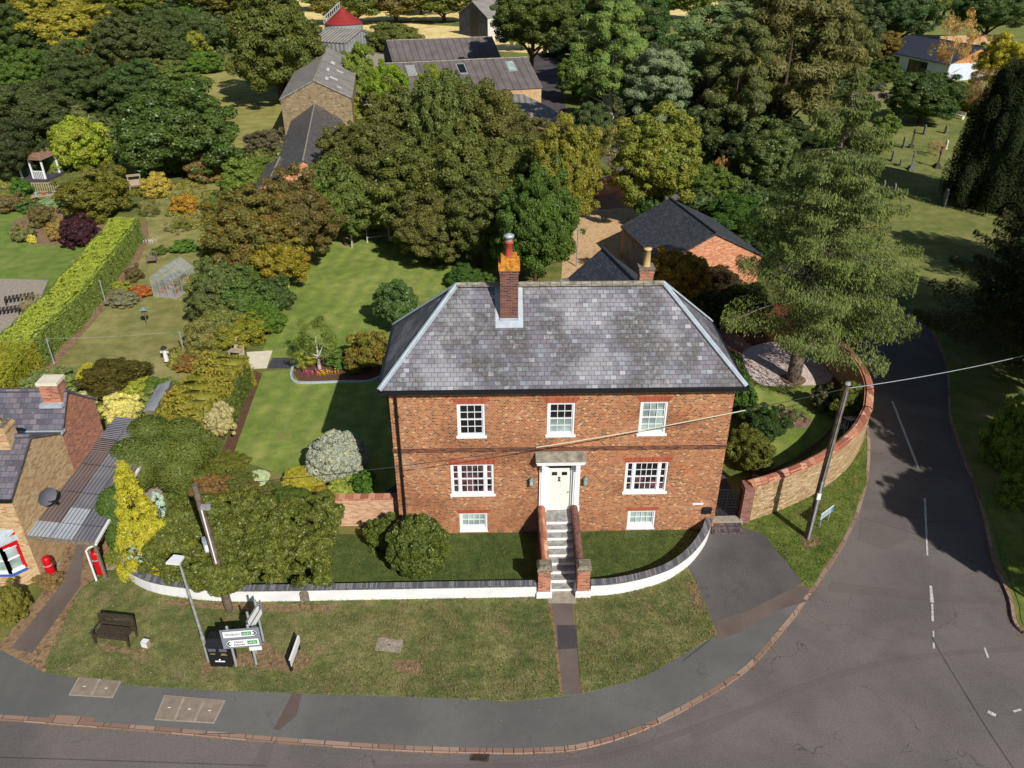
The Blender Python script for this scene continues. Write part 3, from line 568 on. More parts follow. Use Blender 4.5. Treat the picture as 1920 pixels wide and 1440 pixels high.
def window(x, w_, z0, z1, kind, glass, low=None):
    x0, x1 = x-w_/2, x+w_/2; fr = MB(); c = .085
    fr.box(x0, x0+c, .03, .13, z0, z1).box(x1-c, x1, .03, .13, z0, z1).box(x0+c, x1-c, .03, .13, z1-c*.7, z1)
    g0, g1, h0, h1 = x0+c, x1-c, z0+.06, z1-c*.7
    if kind == 'bas': h0 = z0+.26
    o = fr.build('window', 'white_paint', H); sb = MB(); zm = (h0+h1)/2
    if kind == 'up':
        sash(sb, g0, g1, zm-.02, h1, 3, 2, .06); sash(sb, g0, g1, h0, zm+.02, 3, 2, .085)
        mid = zm
    elif kind == 'main':
        s = .24; m_ = .1
        for xa, xb, n in ((g0, g0+s, 1), (g0+s+m_, g1-s-m_, 4), (g1-s, g1, 1)):
            sash(sb, xa, xb, zm-.02, h1, n, 2, .06, .035); sash(sb, xa, xb, h0, zm+.02, n, 2, .085, .035)
        sb.box(g0+s, g0+s+m_, .045, .13, h0, h1).box(g1-s-m_, g1-s, .045, .13, h0, h1)
    else: sash(sb, g0, g1, h0, h1, 4, 2, .07)
    sb.build('sash', 'white_paint', o)
    gl_ = MB()
    gl_.add([(g0, .118, h0), (g1, .118, h0), (g1, .118, h1), (g0, .118, h1)], [(0, 1, 2, 3)]) if low is None else gl_.add([(g0, .118, zm), (g1, .118, zm), (g1, .118, h1), (g0, .118, h1)], [(0, 1, 2, 3)])
    gl_.build('pane', glass, o)
    if low: MB().add([(g0, .119, h0), (g1, .119, h0), (g1, .119, zm), (g0, .119, zm)], [(0, 1, 2, 3)]).build('pane', low, o)
    if kind == 'bas': MB().add([(g0, .09, h0), (g1, .09, h0), (g1, .0, z0+.02), (g0, .0, z0+.02), (g0, .13, h0-.01), (g1, .13, h0-.01)], [(3, 2, 1, 0), (0, 1, 5, 4)]).box(x0-.02, x1+.02, -.03, .03, z0-.03, z0+.02).build('sill', 'white_paint', o)
    else: MB().add([(x0-.06, -.06, z0-.07), (x1+.06, -.06, z0-.07), (x1+.06, -.06, z0), (x0-.06, -.06, z0), (x1+.06, .0, z0+.03), (x0-.06, .0, z0+.03), (x0-.06, .0, z0-.07), (x1+.06, 0, z0-.07)], [(0, 1, 2, 3), (3, 2, 4, 5), (1, 7, 4, 2), (0, 3, 5, 6), (0, 6, 7, 1)]).add([(x0, 0, z0+.03), (x1, 0, z0+.03), (x1, .085, z0+.06), (x0, .085, z0+.06)], [(0, 1, 2, 3)]).build('sill', 'white_paint', o)
for (x, w_), g, lo in zip(UP, ('glass_dark', 'glass_dark', 'glass_blind'), (None, 'glass_blind', None)): window(x, w_, 5.2, 6.78, 'up', g, lo); arch(x, w_, 6.785)
for (x, w_), g in zip(MAIN, ('glass_skirt', 'glass_dark')): window(x, w_, 2.16, 3.76, 'main', g, 'glass_skirt' if x > 0 else None); arch(x, w_, 3.765)
for x, w_ in BAS: window(x, w_, .1, 1.12, 'bas', 'glass_blind'); arch(x, w_, 1.125, .2, .13)
# door and surround
sr = MB().box(-.87, -.58, -.1, .02, 1.25, 3.74).box(.58, .87, -.1, .02, 1.25, 3.74).box(-.87, .87, -.1, .02, 3.742, 3.95).box(-.91, -.54, -.14, 0, 1.25, 1.5).box(.54, .91, -.14, 0, 1.25, 1.5)
sr.box(-.58, -.5, .0, .13, 1.25, 3.72).box(.5, .58, .0, .13, 1.25, 3.72).box(-.5, .5, .0, .13, 3.62, 3.72).box(-.80, -.65, -.125, -.1, 1.6, 3.6).box(.65, .80, -.125, -.1, 1.6, 3.6)
so = sr.build('door_surround', 'white_paint', H)
for s in (-1, 1): MB().box(s*.72-.07, s*.72+.07, -.36, -.1, 3.72, 3.95).box(s*.72-.06, s*.72+.06, -.24, -.1, 3.5, 3.72).build('bracket', 'white_paint', so)
MB().box(-1.0, 1.0, -.42, 0, 3.952, 4.08).box(-1.04, 1.04, -.47, 0, 4.08, 4.16).build('hood', 'white_paint', so)
MB().add([(-1.06, -.5, 4.165), (1.06, -.5, 4.165), (1.06, -.0, 4.34), (-1.06, -.0, 4.34), (-1.06, -.5, 4.21), (1.06, -.5, 4.21), (1.06, 0, 4.385), (-1.06, 0, 4.385)], [(0, 1, 5, 4), (4, 5, 6, 7), (1, 2, 6, 5), (3, 0, 4, 7)]).build('hood_cover', 'stone_pale', so)
dr = MB().box(-.5, .5, .08, .12, 1.32, 3.4)
for xa, xb in ((-.4, -.06), (.06, .4)):
    for za, zb in ((1.5, 2.25), (2.35, 2.95)): dr.box(xa, xb, .068, .085, za, zb)
dr.box(-.5, .5, .0, .13, 1.25, 1.318); do = dr.build('door', 'cream_paint', H)
MB().add([(-.42, .075, 3.46), (.42, .075, 3.46), (.42, .075, 3.6), (-.42, .075, 3.6)], [(0, 1, 2, 3)]).build('transom_pane', 'glass_dark', do)
for xa in (-.33, .1): MB().add([(xa, .074, 3.08), (xa+.23, .074, 3.08), (xa+.23, .074, 3.26), (xa, .074, 3.26)], [(0, 1, 2, 3)]).build('pane', 'glass_dark', do)
MB().box(-.5, .5, .06, .1, 3.4, 3.46).build('transom', 'white_paint', do)
MB().tube([(0, .04, 3.0), (0, .03, 2.93)], [.05, .02], 8).tube([(0, .04, 2.9), (0, .03, 2.82)], [.02, .05], 8).build('knocker', 'black_paint', do)
MB().sphere((.4, .03, 2.2), .03, 8).build('handle', 'black_paint', do)
for x in (-1.2, 1.12):
    l = MB().box(x-.02, x+.02, -.14, 0, 3.06, 3.1).box(x-.09, x+.09, -.22, -.04, 2.72, 2.76).box(x-.1, x+.1, -.23, -.03, 3.0, 3.03)
    for sx in (-1, 1):
        for sy in (-.2, -.055): l.box(x+sx*.08-.012, x+sx*.08+.012, sy-.012, sy+.012, 2.76, 3.0)
    l.add([(x-.11, -.24, 3.03), (x+.11, -.24, 3.03), (x+.11, -.02, 3.03), (x-.11, -.02, 3.03), (x, -.13, 3.14)], [(0, 1, 4), (1, 2, 4), (2, 3, 4), (3, 0, 4)])
    lo = l.build('wall_lantern', 'verdigris', H); MB().box(x-.065, x+.065, -.19, -.065, 2.765, 2.995).build('lantern_glass', 'glass_blind', lo)
pl_ = MB().box(5.93, 6.4, -.015, 0, 1.42, 1.52).build('name_plate', 'sign_white', H)
text('THE OLD HOUSE' if 0 else '', .05, (6.16, -.02, 1.47), 'letter_grey', pl_) if 0 else None
MB().box(6.42, 6.78, -.14, 0, 1.0, 1.2).add([(6.4, -.16, 1.2), (6.8, -.16, 1.2), (6.8, 0, 1.28), (6.4, 0, 1.28), (6.4, 0, 1.2), (6.8, 0, 1.2)], [(0, 1, 2, 3), (0, 3, 4), (1, 5, 2)]).build('letter_box', 'black_paint', H)

# ---- steps
ST = root('front_steps', 'white nosed stone steps with brick parapets rising to the front door', 'steps', (0, 0, 0))
sb = MB(); sw = MB(); n = 9; y_top = -.8; y_bot = -3.68; h = 1.25/n; tr_ = (y_top-y_bot)/(n-1)
sb.box(-.62, .52, y_top, -.0, 0, 1.25)
for i in range(n):
    z1 = 1.25-i*h; ya = y_top-i*tr_
    if i: sb.box(-.62, .52, ya, ya+tr_, 0, z1)
    sw.box(-.6, .5, ya-.012, ya, z1-h+.003, z1-.004)
sb.build('tread', 'stone_step', ST); sw.build('riser', 'white_paint', ST)
for xa, xb, nm in ((-.9, -.62, 0), (.52, .8, 1)):
    prof = [(-.14, 0), (-3.55, 0), (-3.55, .92), (-.9, 1.42), (-.14, 1.44)]
    vs = [(x, y, z) for x in (xa, xb) for y, z in prof]; N = len(prof)
    mb = MB().add(vs, [tuple(range(N)), tuple(range(N, 2*N))[::-1]]+[(i, N+i, N+(i+1) % N, (i+1) % N) for i in range(N)])
    po_ = mb.build('parapet', 'brick_dark', ST)
    xc = (xa+xb)/2
    MB().tube([(xc, -.12, 1.45), (xc, -.9, 1.43), (xc, -3.56, .93)], .17, 10).build('parapet_coping', 'coping_red' if nm == 0 else 'brick_dark', po_)
for xc in (-.84, .73):
    pp = MB().box(xc-.25, xc+.25, -4.02, -3.52, .3, 1.42).build('pillar', 'brick_red', ST)
    MB().box(xc-.31, xc+.31, -4.08, -3.46, -.02, .28).box(xc-.28, xc+.28, -4.05, -3.49, .28, .33).build('plinth', 'white_render', pp)
    MB().box(xc-.3, xc+.3, -4.07, -3.47, 1.42, 1.52).add([(xc-.3, -4.07, 1.52), (xc+.3, -4.07, 1.52), (xc+.3, -3.47, 1.52), (xc-.3, -3.47, 1.52), (xc-.2, -3.97, 1.64), (xc+.2, -3.97, 1.64), (xc+.2, -3.57, 1.64), (xc-.2, -3.57, 1.64)], [(0, 1, 5, 4), (1, 2, 6, 5), (2, 3, 7, 6), (3, 0, 4, 7), (4, 5, 6, 7)]).build('pillar_cap', 'cap_stone', pp)

# ---- walls that follow a line
def wall_line(mb, line, w_, z0, z1, mi=0, slope=0, zf=None):
    L = line; N = len(L); ins_ = offset(L, -w_/2); out_ = offset(L, w_/2)
    for i in range(N-1):
        za, zb = (z1, z1) if zf is None else (zf(i/(N-1)), zf((i+1)/(N-1)))
        a, b_, c, d = out_[i], out_[i+1], ins_[i+1], ins_[i]
        vs = [(*a, z0), (*b_, z0), (*c, z0), (*d, z0), (*a, za), (*b_, zb), (*c, zb+slope), (*d, za+slope)]
        fs = [(4, 5, 6, 7), (0, 1, 5, 4), (2, 3, 7, 6)]
        if i == 0: fs.append((3, 0, 4, 7))
        if i == N-2: fs.append((1, 2, 6, 5))
        mb.add(vs, fs, mi)
    return mb
WL = smooth([(-18.5, -1.7), (-18.05, -2.35), (-17.3, -2.95), (-16.2, -3.4), (-14.1, -3.78), (-11.8, -3.86), (-9.8, -3.86), (-6, -3.86), (-1.16, -3.86)], 5)
gw = root('boundary_wall', 'low white wall with grey brick coping curving left from the steps past the big hedge', 'wall', (-9, -3.86, 0), world=True)
wall_line(MB(), WL, .24, -.05, .60).build('wall_face', 'white_render', gw); wall_line(MB(), WL, .31, .60, .66, slope=.02).build('coping', 'coping_blue', gw)
WR = smooth([(1.04, -3.86), (1.8, -3.82), (2.65, -3.66), (3.6, -3.36), (4.4, -2.98), (5.2, -2.35), (5.85, -1.62), (6.4, -.8), (6.78, .02)], 5)
gw = root('boundary_wall', 'low white wall with grey brick coping curving right from the steps to the house corner', 'wall', (3.6, -3.4, 0), world=True)
wall_line(MB(), WR, .24, -.05, .60).build('wall_face', 'white_render', gw); wall_line(MB(), WR, .31, .60, .66, slope=.02).build('coping', 'coping_blue', gw)
SW = smooth([(8.55, .62), (9.8, 1.12), (11.5, 2.0), (13.0, 3.0), (14.3, 4.1), (15.3, 5.2), (16.35, 6.7)] + [G(1627, 765, 2), G(1629, 728, 2), G(1618, 695, 2), G(1596, 665, 2), G(1570, 640, 2), G(1550, 620, 2)], 5)
gw = root('garden_wall', 'tall curved ironstone garden wall with red coping beside the lane', 'wall', (13, 3, 0), world=True)
wall_line(MB(), SW, .34, -.05, 2.0).build('wall_face', 'ironstone', gw)
mb = wall_line(MB(), SW, .46, 2.0, 2.08); wall_line(mb, SW, .26, 2.08, 2.15); mb.build('coping', 'coping_red', gw)
MB().box(8.3, 8.75, .35, .95, -.05, 2.0).build('pier', 'brick_pier', gw)
gw = root('garden_wall', 'short brick garden wall with red coping joining the left side of the house to the shrubs', 'wall', (-9, .6, 0), world=True)
MB().box(-10.4, -7.02, .6, .85, -.02, 1.5).box(-11.6, -10.4, .55, .8, -.02, 1.35).build('wall_face', 'brick_pale', gw); MB().box(-10.45, -7.02, .54, .91, 1.5, 1.6).box(-11.65, -10.45, .49, .86, 1.35, 1.45).build('coping', 'coping_red', gw)
# wrought iron gate and its steps
g_ = root('garden_gate', 'black wrought iron scrollwork gate between the house corner and stone wall', 'gate', (7.6, .62, 0)); fr = MB()
x0, x1 = -.55, .65
for x in (x0, x1, .05): fr.bar((x, 0, .25), (x, 0, 1.75), .035)
for z in (.27, .75, 1.25, 1.74): fr.bar((x0, 0, z), (x1, 0, z), .03)
fr.build('frame', 'black_paint', g_); sc = MB()
for i in range(8):
    for j in range(9):
        cx_, cz_ = x0+.08+i*.148, .36+j*.16
        pts = [(cx_+.065*math.cos(a), 0, cz_+.072*math.sin(a)) for a in [k*math.pi/4 for k in range(9)]]; sc.tube(pts, .009, 4, cap=False)
sc.build('scrollwork', 'black_paint', g_)
s_ = root('gate_steps', 'two shallow brick steps with pale top slab below the iron gate', 'steps', (7.7, 0, 0))
MB().box(-.75, .7, .22, .62, 0, .26).build('top_slab', 'concrete', s_); MB().box(-.78, .62, -.08, .22, 0, .17).box(-.8, .6, -.38, -.08, 0, .085).build('brick_tread', 'step_brick', s_)

# ================================================================ OTHER BUILDINGS
def gable(name, label, cat, A, B, eave, ze, zr, roofmat, wallmat, over=.15, group=None, z0=-.05, half=None, thick=.14, wallmat2=None):
    A, B = Vector((*A, 0)), Vector((*B, 0)); d = (B-A); L = d.length; d.normalize(); nrm = Vector((-d.y, d.x, 0))
    if half is None: half = abs((Vector((*eave, 0))-A).dot(nrm))
    rzn = math.atan2(d.y, d.x); r_ = root(name, label, cat, A, rzn, group)
    wh = half-over; sl = (zr-ze)/half; zw = ze+sl*over-.05; pk = zw+sl*wh
    w_ = MB(); vs = [(x, y, z) for x in (over, L-over) for y, z in ((-wh, z0), (wh, z0), (wh, zw), (0, pk), (-wh, zw))]
    w_.add(vs, [(0, 1, 2, 3, 4)[::-1], (5, 6, 7, 8, 9)], 0); w_.add(vs, [(0, 4, 9, 5)[::-1], (1, 6, 7, 2)[::-1]], 1)
    w_.build('wall', [wallmat, wallmat2 or wallmat], r_); rm = MB()
    for s in (-1, 1):
        top = [(0, s*half, ze), (L, s*half, ze), (L, 0, zr), (0, 0, zr)]; bot = [(x, y, z-thick) for x, y, z in top]
        rm.add(top+bot, [(0, 1, 2, 3) if s < 0 else (3, 2, 1, 0), (0, 4, 5, 1), (1, 5, 6, 2), (3, 7, 4, 0), (4, 7, 6, 5)])
    ro = rm.build('roof', roofmat, r_); MB().tube([(0, 0, zr+.02), (L, 0, zr+.02)], .1, 6).build('ridge', 'stone_pale' if 'old' in roofmat or 'asb' in roofmat else 'slate_dark', ro)
    return r_, ro, L, half, sl
r_, ro, L_, hf, sl = gable('stone_barn', 'tall stone barn with patched grey corrugated roof behind the low slate range', 'barn', G(588, 150, 7.1), G(613, 88, 7.1), G(532, 187, 5), 5, 7.1, 'asbestos_light', 'barn_stone', half=4.3)
mb = MB()
for k in range(7):
    x = 2+k*2.2; mb.box(x, x+random.uniform(.7, 1.6), -random.uniform(1.5, 3.6)-.5, -random.uniform(.2, 1.2), 0, .01)
pt = MB()
for x, y, a, c in ((3.5, -1.4, 2.0, .35), (6, -2.4, 1.2, .9), (9.5, -1.2, 2.6, .3), (12.5, -2.8, 1.1, .8), (16, -1.6, 2.4, .5), (2.0, -3.0, .9, .5)):
    MB().add([(x, y, 7.1-abs(y)*sl+.03), (x+a, y, 7.1-abs(y)*sl+.03), (x+a, y+c, 7.1-abs(y+c)*sl+.03), (x, y+c, 7.1-abs(y+c)*sl+.03)], [(0, 1, 2, 3)]).build('roof_patch', 'sheet_white', ro)
A, B = G(590, 193, 4.4), G(568, 300, 4.4)
r_, ro, L_, hf, sl = gable('slate_range', 'low outbuilding with dark slate roof running forward from the stone barn', 'outbuilding', A, B, None, 2.4, 4.4, 'slate_old', 'brick_garage', half=3.1, over=.1)
r_, ro, L_, hf, sl = gable('lean_to', 'small slate roofed lean-to with orange brick gable left of the slate range', 'outbuilding', G(525, 295, 2.9), G(505, 338, 2.9), None, 2.1, 2.9, 'slate_old', 'brick_garage', half=1.5, over=.1)
r_, ro, L_, hf, sl = gable('long_barn', 'long rear barn with dark corrugated roof and black left gable', 'barn', G(724, 76, 6), G(923, 69, 6), None, 3.6, 6, 'asbestos_roof', 'sheet_dark', half=5.6, wallmat2='sheet_clad')
r_, ro, L_, hf, sl = gable('long_barn', 'long front barn with corrugated roof and three roof windows', 'barn', G(722, 119, 6), G(989, 107, 6), None, 3.0, 6, 'asbestos_roof', 'brick_buff', half=7.2)
for px, mt in (((771, 133), 'galv_dull'), ((866, 130), 'glass_dark'), ((958, 125), 'glass_blind')):
    rw, rt = None, None
    for t in np.linspace(3, 6, 301):     # where the sight line meets the front slope
        p = Vector((*G(*px, float(t)), float(t))); l = r_.matrix_basis.inverted() @ p
        if abs((6-abs(l.y)*sl)-t) < .06 and p.y < (r_.matrix_basis @ Vector((l.x, 0, 0))).y: rw = l; break
    if rw is None: continue
    x, y = rw.x, rw.y; f = lambda yy: 6-abs(yy)*sl
    o = MB().add([(x-.65, y-1.2, f(y-1.2)+.06), (x+.65, y-1.2, f(y-1.2)+.06), (x+.65, y+1.2, f(y+1.2)+.06), (x-.65, y+1.2, f(y+1.2)+.06), (x-.65, y-1.2, f(y-1.2)), (x+.65, y-1.2, f(y-1.2))], [(0, 1, 2, 3), (0, 4, 5, 1)]).build('roof_window', 'galv_dull', ro)
    MB().add([(x-.5, y-1.0, f(y-1.0)+.09), (x+.5, y-1.0, f(y-1.0)+.09), (x+.5, y+1.0, f(y+1.0)+.09), (x-.5, y+1.0, f(y+1.0)+.09)], [(0, 1, 2, 3)]).build('pane', mt, o)
fx = [G(*p, 2.6) for p in ((905, 172), (982, 177), (1072, 222), (1047, 236), (940, 215))]
fl_ = root('flat_roofed_shed', 'shed with plain pale grey sheet roof in front of the long barns', 'shed', (*fx[0], 0), world=True); MB().prism(fx, 2.5, 2.6).build('roof', 'asbestos_light', fl_)
c_ = Vector(np.mean(fx, 0)); MB().prism([tuple(c_+(Vector(p)-c_)*.96) for p in fx], 0, 2.49).build('wall', 'brick_buff', fl_)
# silo
sx, sy = G(644, 42, 4.3); sl_ = root('grain_silo', 'round galvanised grain silo with red conical roof and rail ladder', 'silo', (sx, sy, 0)); rS = 4.0; DZ = -2.0
MB().lathe(0, 0, [(rS, -.05), (rS, 4.2)], 28).build('tank', 'sheet_grey', sl_)
sr_ = MB().lathe(0, 0, [(rS+.15, 4.15), (.5, 6.9), (.45, 7.05), (.02, 7.1)], 28).build('roof', 'silo_red', sl_)
rb = MB()
for k in range(14):
    a = k*2*math.pi/14; rb.bar((rS*math.cos(a), rS*math.sin(a), 4.26), (.5*math.cos(a), .5*math.sin(a), 6.94), .06)
rb.build('roof_rib', 'silo_red', sr_)
ld_ = MB(); a = R(200); e1 = Vector((math.cos(a), math.sin(a), 0)); t1 = Vector((-e1.y, e1.x, 0))
for s in (-.35, .35):
    ld_.bar(e1*(rS+.2)+t1*s+Vector((0, 0, 4.3)), e1*.5+t1*s+Vector((0, 0, 7.1)), .09); ld_.bar(e1*(rS+.2)+t1*s+Vector((0, 0, 5.4)), e1*.5+t1*s+Vector((0, 0, 8.2)), .09)
for k in range(9):
    t = k/8; p = e1*(rS+.2)*(1-t)+e1*.5*t+Vector((0, 0, 4.3+2.8*t))
    for s in (-.35, .35): ld_.bar(p+t1*s, p+t1*s+Vector((0, 0, 1.1)), .09)
    ld_.bar(p+t1*-.35, p+t1*.35, .05)
for z in np.arange(0, 4.3, .5): ld_.bar(e1*(rS+.2)+t1*-.3+Vector((0, 0, z)), e1*(rS+.2)+t1*.3+Vector((0, 0, z)), .04)
for s in (-.3, .3): ld_.bar(e1*(rS+.2)+t1*s, e1*(rS+.2)+t1*s+Vector((0, 0, 4.4)), .05)
ld_.build('ladder', 'galv', sl_)
gable('farm_shed', 'grey sheet shed in front of the red topped silo', 'shed', G(610, 52, 3.6), G(678, 56, 3.6), None, 1.8, 3.6, 'asbestos_light', 'sheet_grey', half=6)
r_, ro, L_, hf, sl = gable('tall_barn', 'grey sheeted barn with open dark gable at the top edge', 'barn', G(885, 2, 7.5), G(955, -2, 7.5), None, 4.6, 7.5, 'asbestos_light', 'sheet_dark', half=6.5, wallmat2='sheet_white')
MB().box(.08, .14, -2.2, .4, 0, 5.6).build('doorway', 'letter_black', r_)
# bungalow
A, B = G(1708, 64, 5.2), G(1845, 88, 5.2); r_, ro, L_, hf, sl = gable('bungalow', 'white bungalow with dark slate roof and timber gable beyond the churchyard', 'house', A, B, None, 2.7, 5.2, 'slate_far', 'render_blue', half=6.2, over=.4)
def on_side(px, z, ysign=-1):      # local x on the eaves wall for a picture point
    best = None
    for t in np.linspace(-5, 30, 400):
        p = r_.matrix_basis @ Vector((t, ysign*(hf-.4), z)); q = PJ(*p); dd = abs(q[0]-px[0])
        if best is None or dd < best[0]: best = (dd, t)
    return best[1]
ys = -1 if (r_.matrix_basis @ Vector((0, -1, 0))).x < (r_.matrix_basis @ Vector((0, 1, 0))).x else 1
yw = ys*(hf-.4)
for (pa, pb, za, zb, npan) in (((1674, 112), (1684, 112), .9, 2.1, 1), ((1703, 130), (1737, 130), .05, 2.15, 3)):
    xa, xb = sorted((on_side(pa, 1.2, ys), on_side(pb, 1.2, ys))); mb = MB(); y0, y1 = sorted((yw, yw+ys*.06))
    for i in range(npan+1): xx = xa+(xb-xa)*i/npan; mb.box(xx-.06, xx+.06, y0, y1, za, zb)
    mb.box(xa-.058, xb+.058, y0+.003, y1-.003, za-.06, za+.06).box(xa-.058, xb+.058, y0+.003, y1-.003, zb-.06, zb+.06)
    o = mb.build('window' if npan == 1 else 'patio_door', 'black_paint', r_); MB().box(xa, xb, *sorted((yw+ys*.01, yw+ys*.02)), za, zb).build('pane', 'glass_dark', o)
MB().add([(L_-.36, -hf+.5, 2.75), (L_-.36, hf-.5, 2.75), (L_-.36, 0, 5.0)], [(0, 1, 2)]).build('timber_gable', 'wood_orange', r_)
cfx, cfy = G(1805, 140); r2 = root('annexe', 'flat roofed white annexe in front of the timber gable', 'building', (cfx, cfy, 0), R(-78)); MB().box(-2.2, 2.2, -2, 2, 0, 2.4).build('wall', 'white_render', r2); MB().box(-2.35, 2.35, -2.15, 2.15, 2.4, 2.55).build('roof', 'sheet_white', r2); MB().box(-2.25, -2.2, -1, 1, .1, 2.1).build('door', 'glass_dark', r2)
gable('garden_shed', 'small grey roofed timber shed left of the bungalow garden', 'shed', G(1622, 152, 2.6), G(1660, 156, 2.6), None, 2.0, 2.6, 'slate_far', 'wood_orange', half=1.6)
def panel_fence(name, label, p, q, h_, mat, group=None, pw=1.8):
    p, q = Vector((*p, 0)), Vector((*q, 0)); d = q-p; n_ = max(1, round(d.length/pw)); f = root(name, label, 'fence', p, math.atan2(d.y, d.x), group); s = d.length/n_
    for k in range(n_): MB().box(k*s+.06, (k+1)*s-.06, -.02, .02, .05, h_).box(k*s+.06, (k+1)*s-.06, -.035, .035, h_, h_+.04).build('panel', mat, f)
    for k in range(n_+1): MB().box(k*s-.05, k*s+.05, -.05, .05, 0, h_+.08).build('post', 'wood_grey', f)
panel_fence('panel_fence', 'new tan timber panel fence behind the bungalow roof', G(1758, 86), G(1885, 82), 1.9, 'fence_tan', pw=3.2)
panel_fence('panel_fence', 'weathered grey fence by the churchyard behind the spruce tip', G(1600, 200), G(1668, 190), 1.7, 'wood_grey')
# garage
r_, ro, L_, hf, sl = gable('garage', 'brick garage with dark slate roof beside the gravel yard', 'garage', G(1256, 371, 4.5), G(1344, 437, 4.5), G(1180, 439, 2.5), 2.5, 4.5, 'slate_dark', 'brick_garage', over=.12)
ys = -1 if (r_.matrix_basis @ Vector((0, -1, 0))).x < (r_.matrix_basis @ Vector((0, 1, 0))).x else 1
yw = ys*(hf-.12)
for xa in (.6, 3.4): 
    y0, y1 = sorted((yw, yw+ys*.05)); o = MB().box(xa, xa+2.5, y0, y1, 0, 2.1).build('garage_door', 'sheet_grey', r_); MB().box(xa+1.2, xa+1.3, *sorted((yw+ys*.05, yw+ys*.08)), .9, 1.05).build('handle', 'black_paint', o)
# rear outbuilding behind the ridge
r_, ro, L_, hf, sl = gable('rear_range', 'dark slate roofed outbuilding showing over the house ridge', 'outbuilding', (4.09, 19.6), (5.75, 12.6), None, 3.6, 6.0, 'slate_dark', 'brick_red', half=3.0, over=.12)
rw = root('rear_wing_chimney', 'small red brick chimney with buff pot behind the right end of the ridge', 'chimney', (4.96, 10, 0)); MB().box(-.34, .34, -.34, .34, 0, 8.55).box(-.38, .38, -.38, .38, 8.38, 8.48).build('stack', 'brick_red', rw)
MB().box(-.4, .4, -.4, .4, 8.55, 8.66).build('cap', 'cap_stone', rw); MB().lathe(0, 0, [(.2, 8.65), (.17, 9.5), (.21, 9.52), (.21, 9.6), (.12, 9.6)], 12).build('pot', 'pot_buff', rw)
def dish(label, loc, az, r0=.42, mat='galv_dull', mast=None):
    d_ = root('satellite_dish', label, 'dish', loc, az)
    prof = [(.01, 0), (r0*.5, .03), (r0*.85, .09), (r0, .13), (r0, .15), (r0*.8, .1)]
    mb = MB(); n_ = 16; vs = []
    for rr, h_ in prof[:4]:
        for k in range(n_): t = 2*math.pi*k/n_; vs.append((rr*math.cos(t), -h_-.1, .25+rr*math.sin(t)))
    fs = [(i*n_+k, i*n_+(k+1) % n_, (i+1)*n_+(k+1) % n_, (i+1)*n_+k) for i in range(3) for k in range(n_)]
    mb.add(vs, fs, 0, True).build('reflector', mat, d_); MB().bar((0, -.1, -.05), (0, -.55, .1), .03).box(-.05, .05, -.62, -.5, .06, .16).build('feed_arm', 'black_paint', d_)
    MB().bar((0, 0, .2), (0, mast or .25, (-.05)), .05).build('bracket', 'galv_dull', d_)
px_, pz_ = G(1058, 545, 4.5); dp = root('dish_pole', 'grey pole rising beside the gravel yard with a round dish on it', 'pole', (px_, pz_, 0)); MB().tube([(0, 0, 0), (0, 0, 4.9)], .035).build('pole', 'galv_dull', dp)
dish('grey satellite dish showing just above the house ridge', (px_, pz_-.05, 4.8), R(0), .38)
yx, yy = G(1081, 500); wp = root('garden_post', 'tall thin grey post standing in the gravel yard', 'post', (yx, yy, 0)); MB().tube([(0, 0, 0), (0, 0, 3.2)], .05).box(-.22, .1, -.04, .04, 3.0, 3.08).build('post', 'galv_dull', wp)

# ---- cottage at the left
CT = root('cottage', 'buff and red brick cottage with slate roofs and a red framed bay window', 'house', (-21.5, 0, 0), world=True)
X = -21.5
def rgable(y0, y1, ze0, ze1, yr, zr_, xl, mat, nm):
    w_ = MB(); vs = [(x, y, z) for x in (xl, X if nm == 0 else X-.004) for y, z in ((y0, -.05), (y1, -.05), (y1, ze1), (yr, zr_), (y0, ze0))]
    w_.add(vs, [(5, 6, 7, 8, 9), (0, 4, 9, 5)[::-1], (1, 6, 7, 2)[::-1]]); w_.build('wall', mat, CT)
    rm = MB(); o = .14
    for (ya, za, yb, zb) in ((y0-.12, ze0-.05, yr, zr_+.08), (yr, zr_+.08, y1+(.12 if nm else -.0), ze1-.02)):
        t = [(xl, ya, za), (X+.1, ya, za), (X+.1, yb, zb), (xl, yb, zb)]; u_ = [(a, c, d-.1) for a, c, d in t]
        rm.add(t+u_, [(0, 1, 2, 3), (0, 4, 5, 1), (1, 5, 6, 2), (2, 6, 7, 3), (4, 7, 6, 5)])
    o = rm.build('roof', 'slate_cottage', CT); MB().tube([(xl, yr, zr_+.12), (X+.1, yr, zr_+.12)], .09, 6).build('ridge', 'slate_cottage', o); return o
ra = rgable(-2.66, 1.7, 4.5, 4.6, -.45, 5.7, -36, 'brick_buff', 0); rb_ = rgable(1.7, 4.85, 4.6, 4.3, 2.9, 5.85, -36, 'brick_red', 1)
MB().box(-36, X+.14, 1.52, 1.82, 4.55, 4.66).build('valley_gutter', 'lead', CT); MB().box(-36, X+.12, -2.92, -2.8, 4.36, 4.46).build('gutter', 'black_paint', CT)
ck = MB().box(-22.3, -21.52, 2.45, 3.1, 5.2, 6.45).build('chimney', 'brick_red', CT); MB().box(-22.36, -21.46, 2.39, 3.16, 6.45, 6.6).build('chimney_cap', 'paving_pale', ck); MB().box(-22.4, -21.45, 2.2, 2.47, 5.45, 5.6).build('chimney_flashing', 'lead', ck)
ck = MB().box(-22.75, -22.0, -.95, -.25, 5.0, 6.5).box(-22.8, -21.95, -1.0, -.2, 6.3, 6.42).build('chimney', 'brick_buff', CT); MB().box(-22.72, -22.03, -.92, -.28, 6.5, 6.56).build('chimney_cap', 'cap_stone', ck); MB().lathe(-22.4, -.6, [(.17, 6.5), (.14, 7.1), (.17, 7.12), (.17, 7.2), (.1, 7.2)], 12).build('chimney_pot', 'pot_buff', ck)
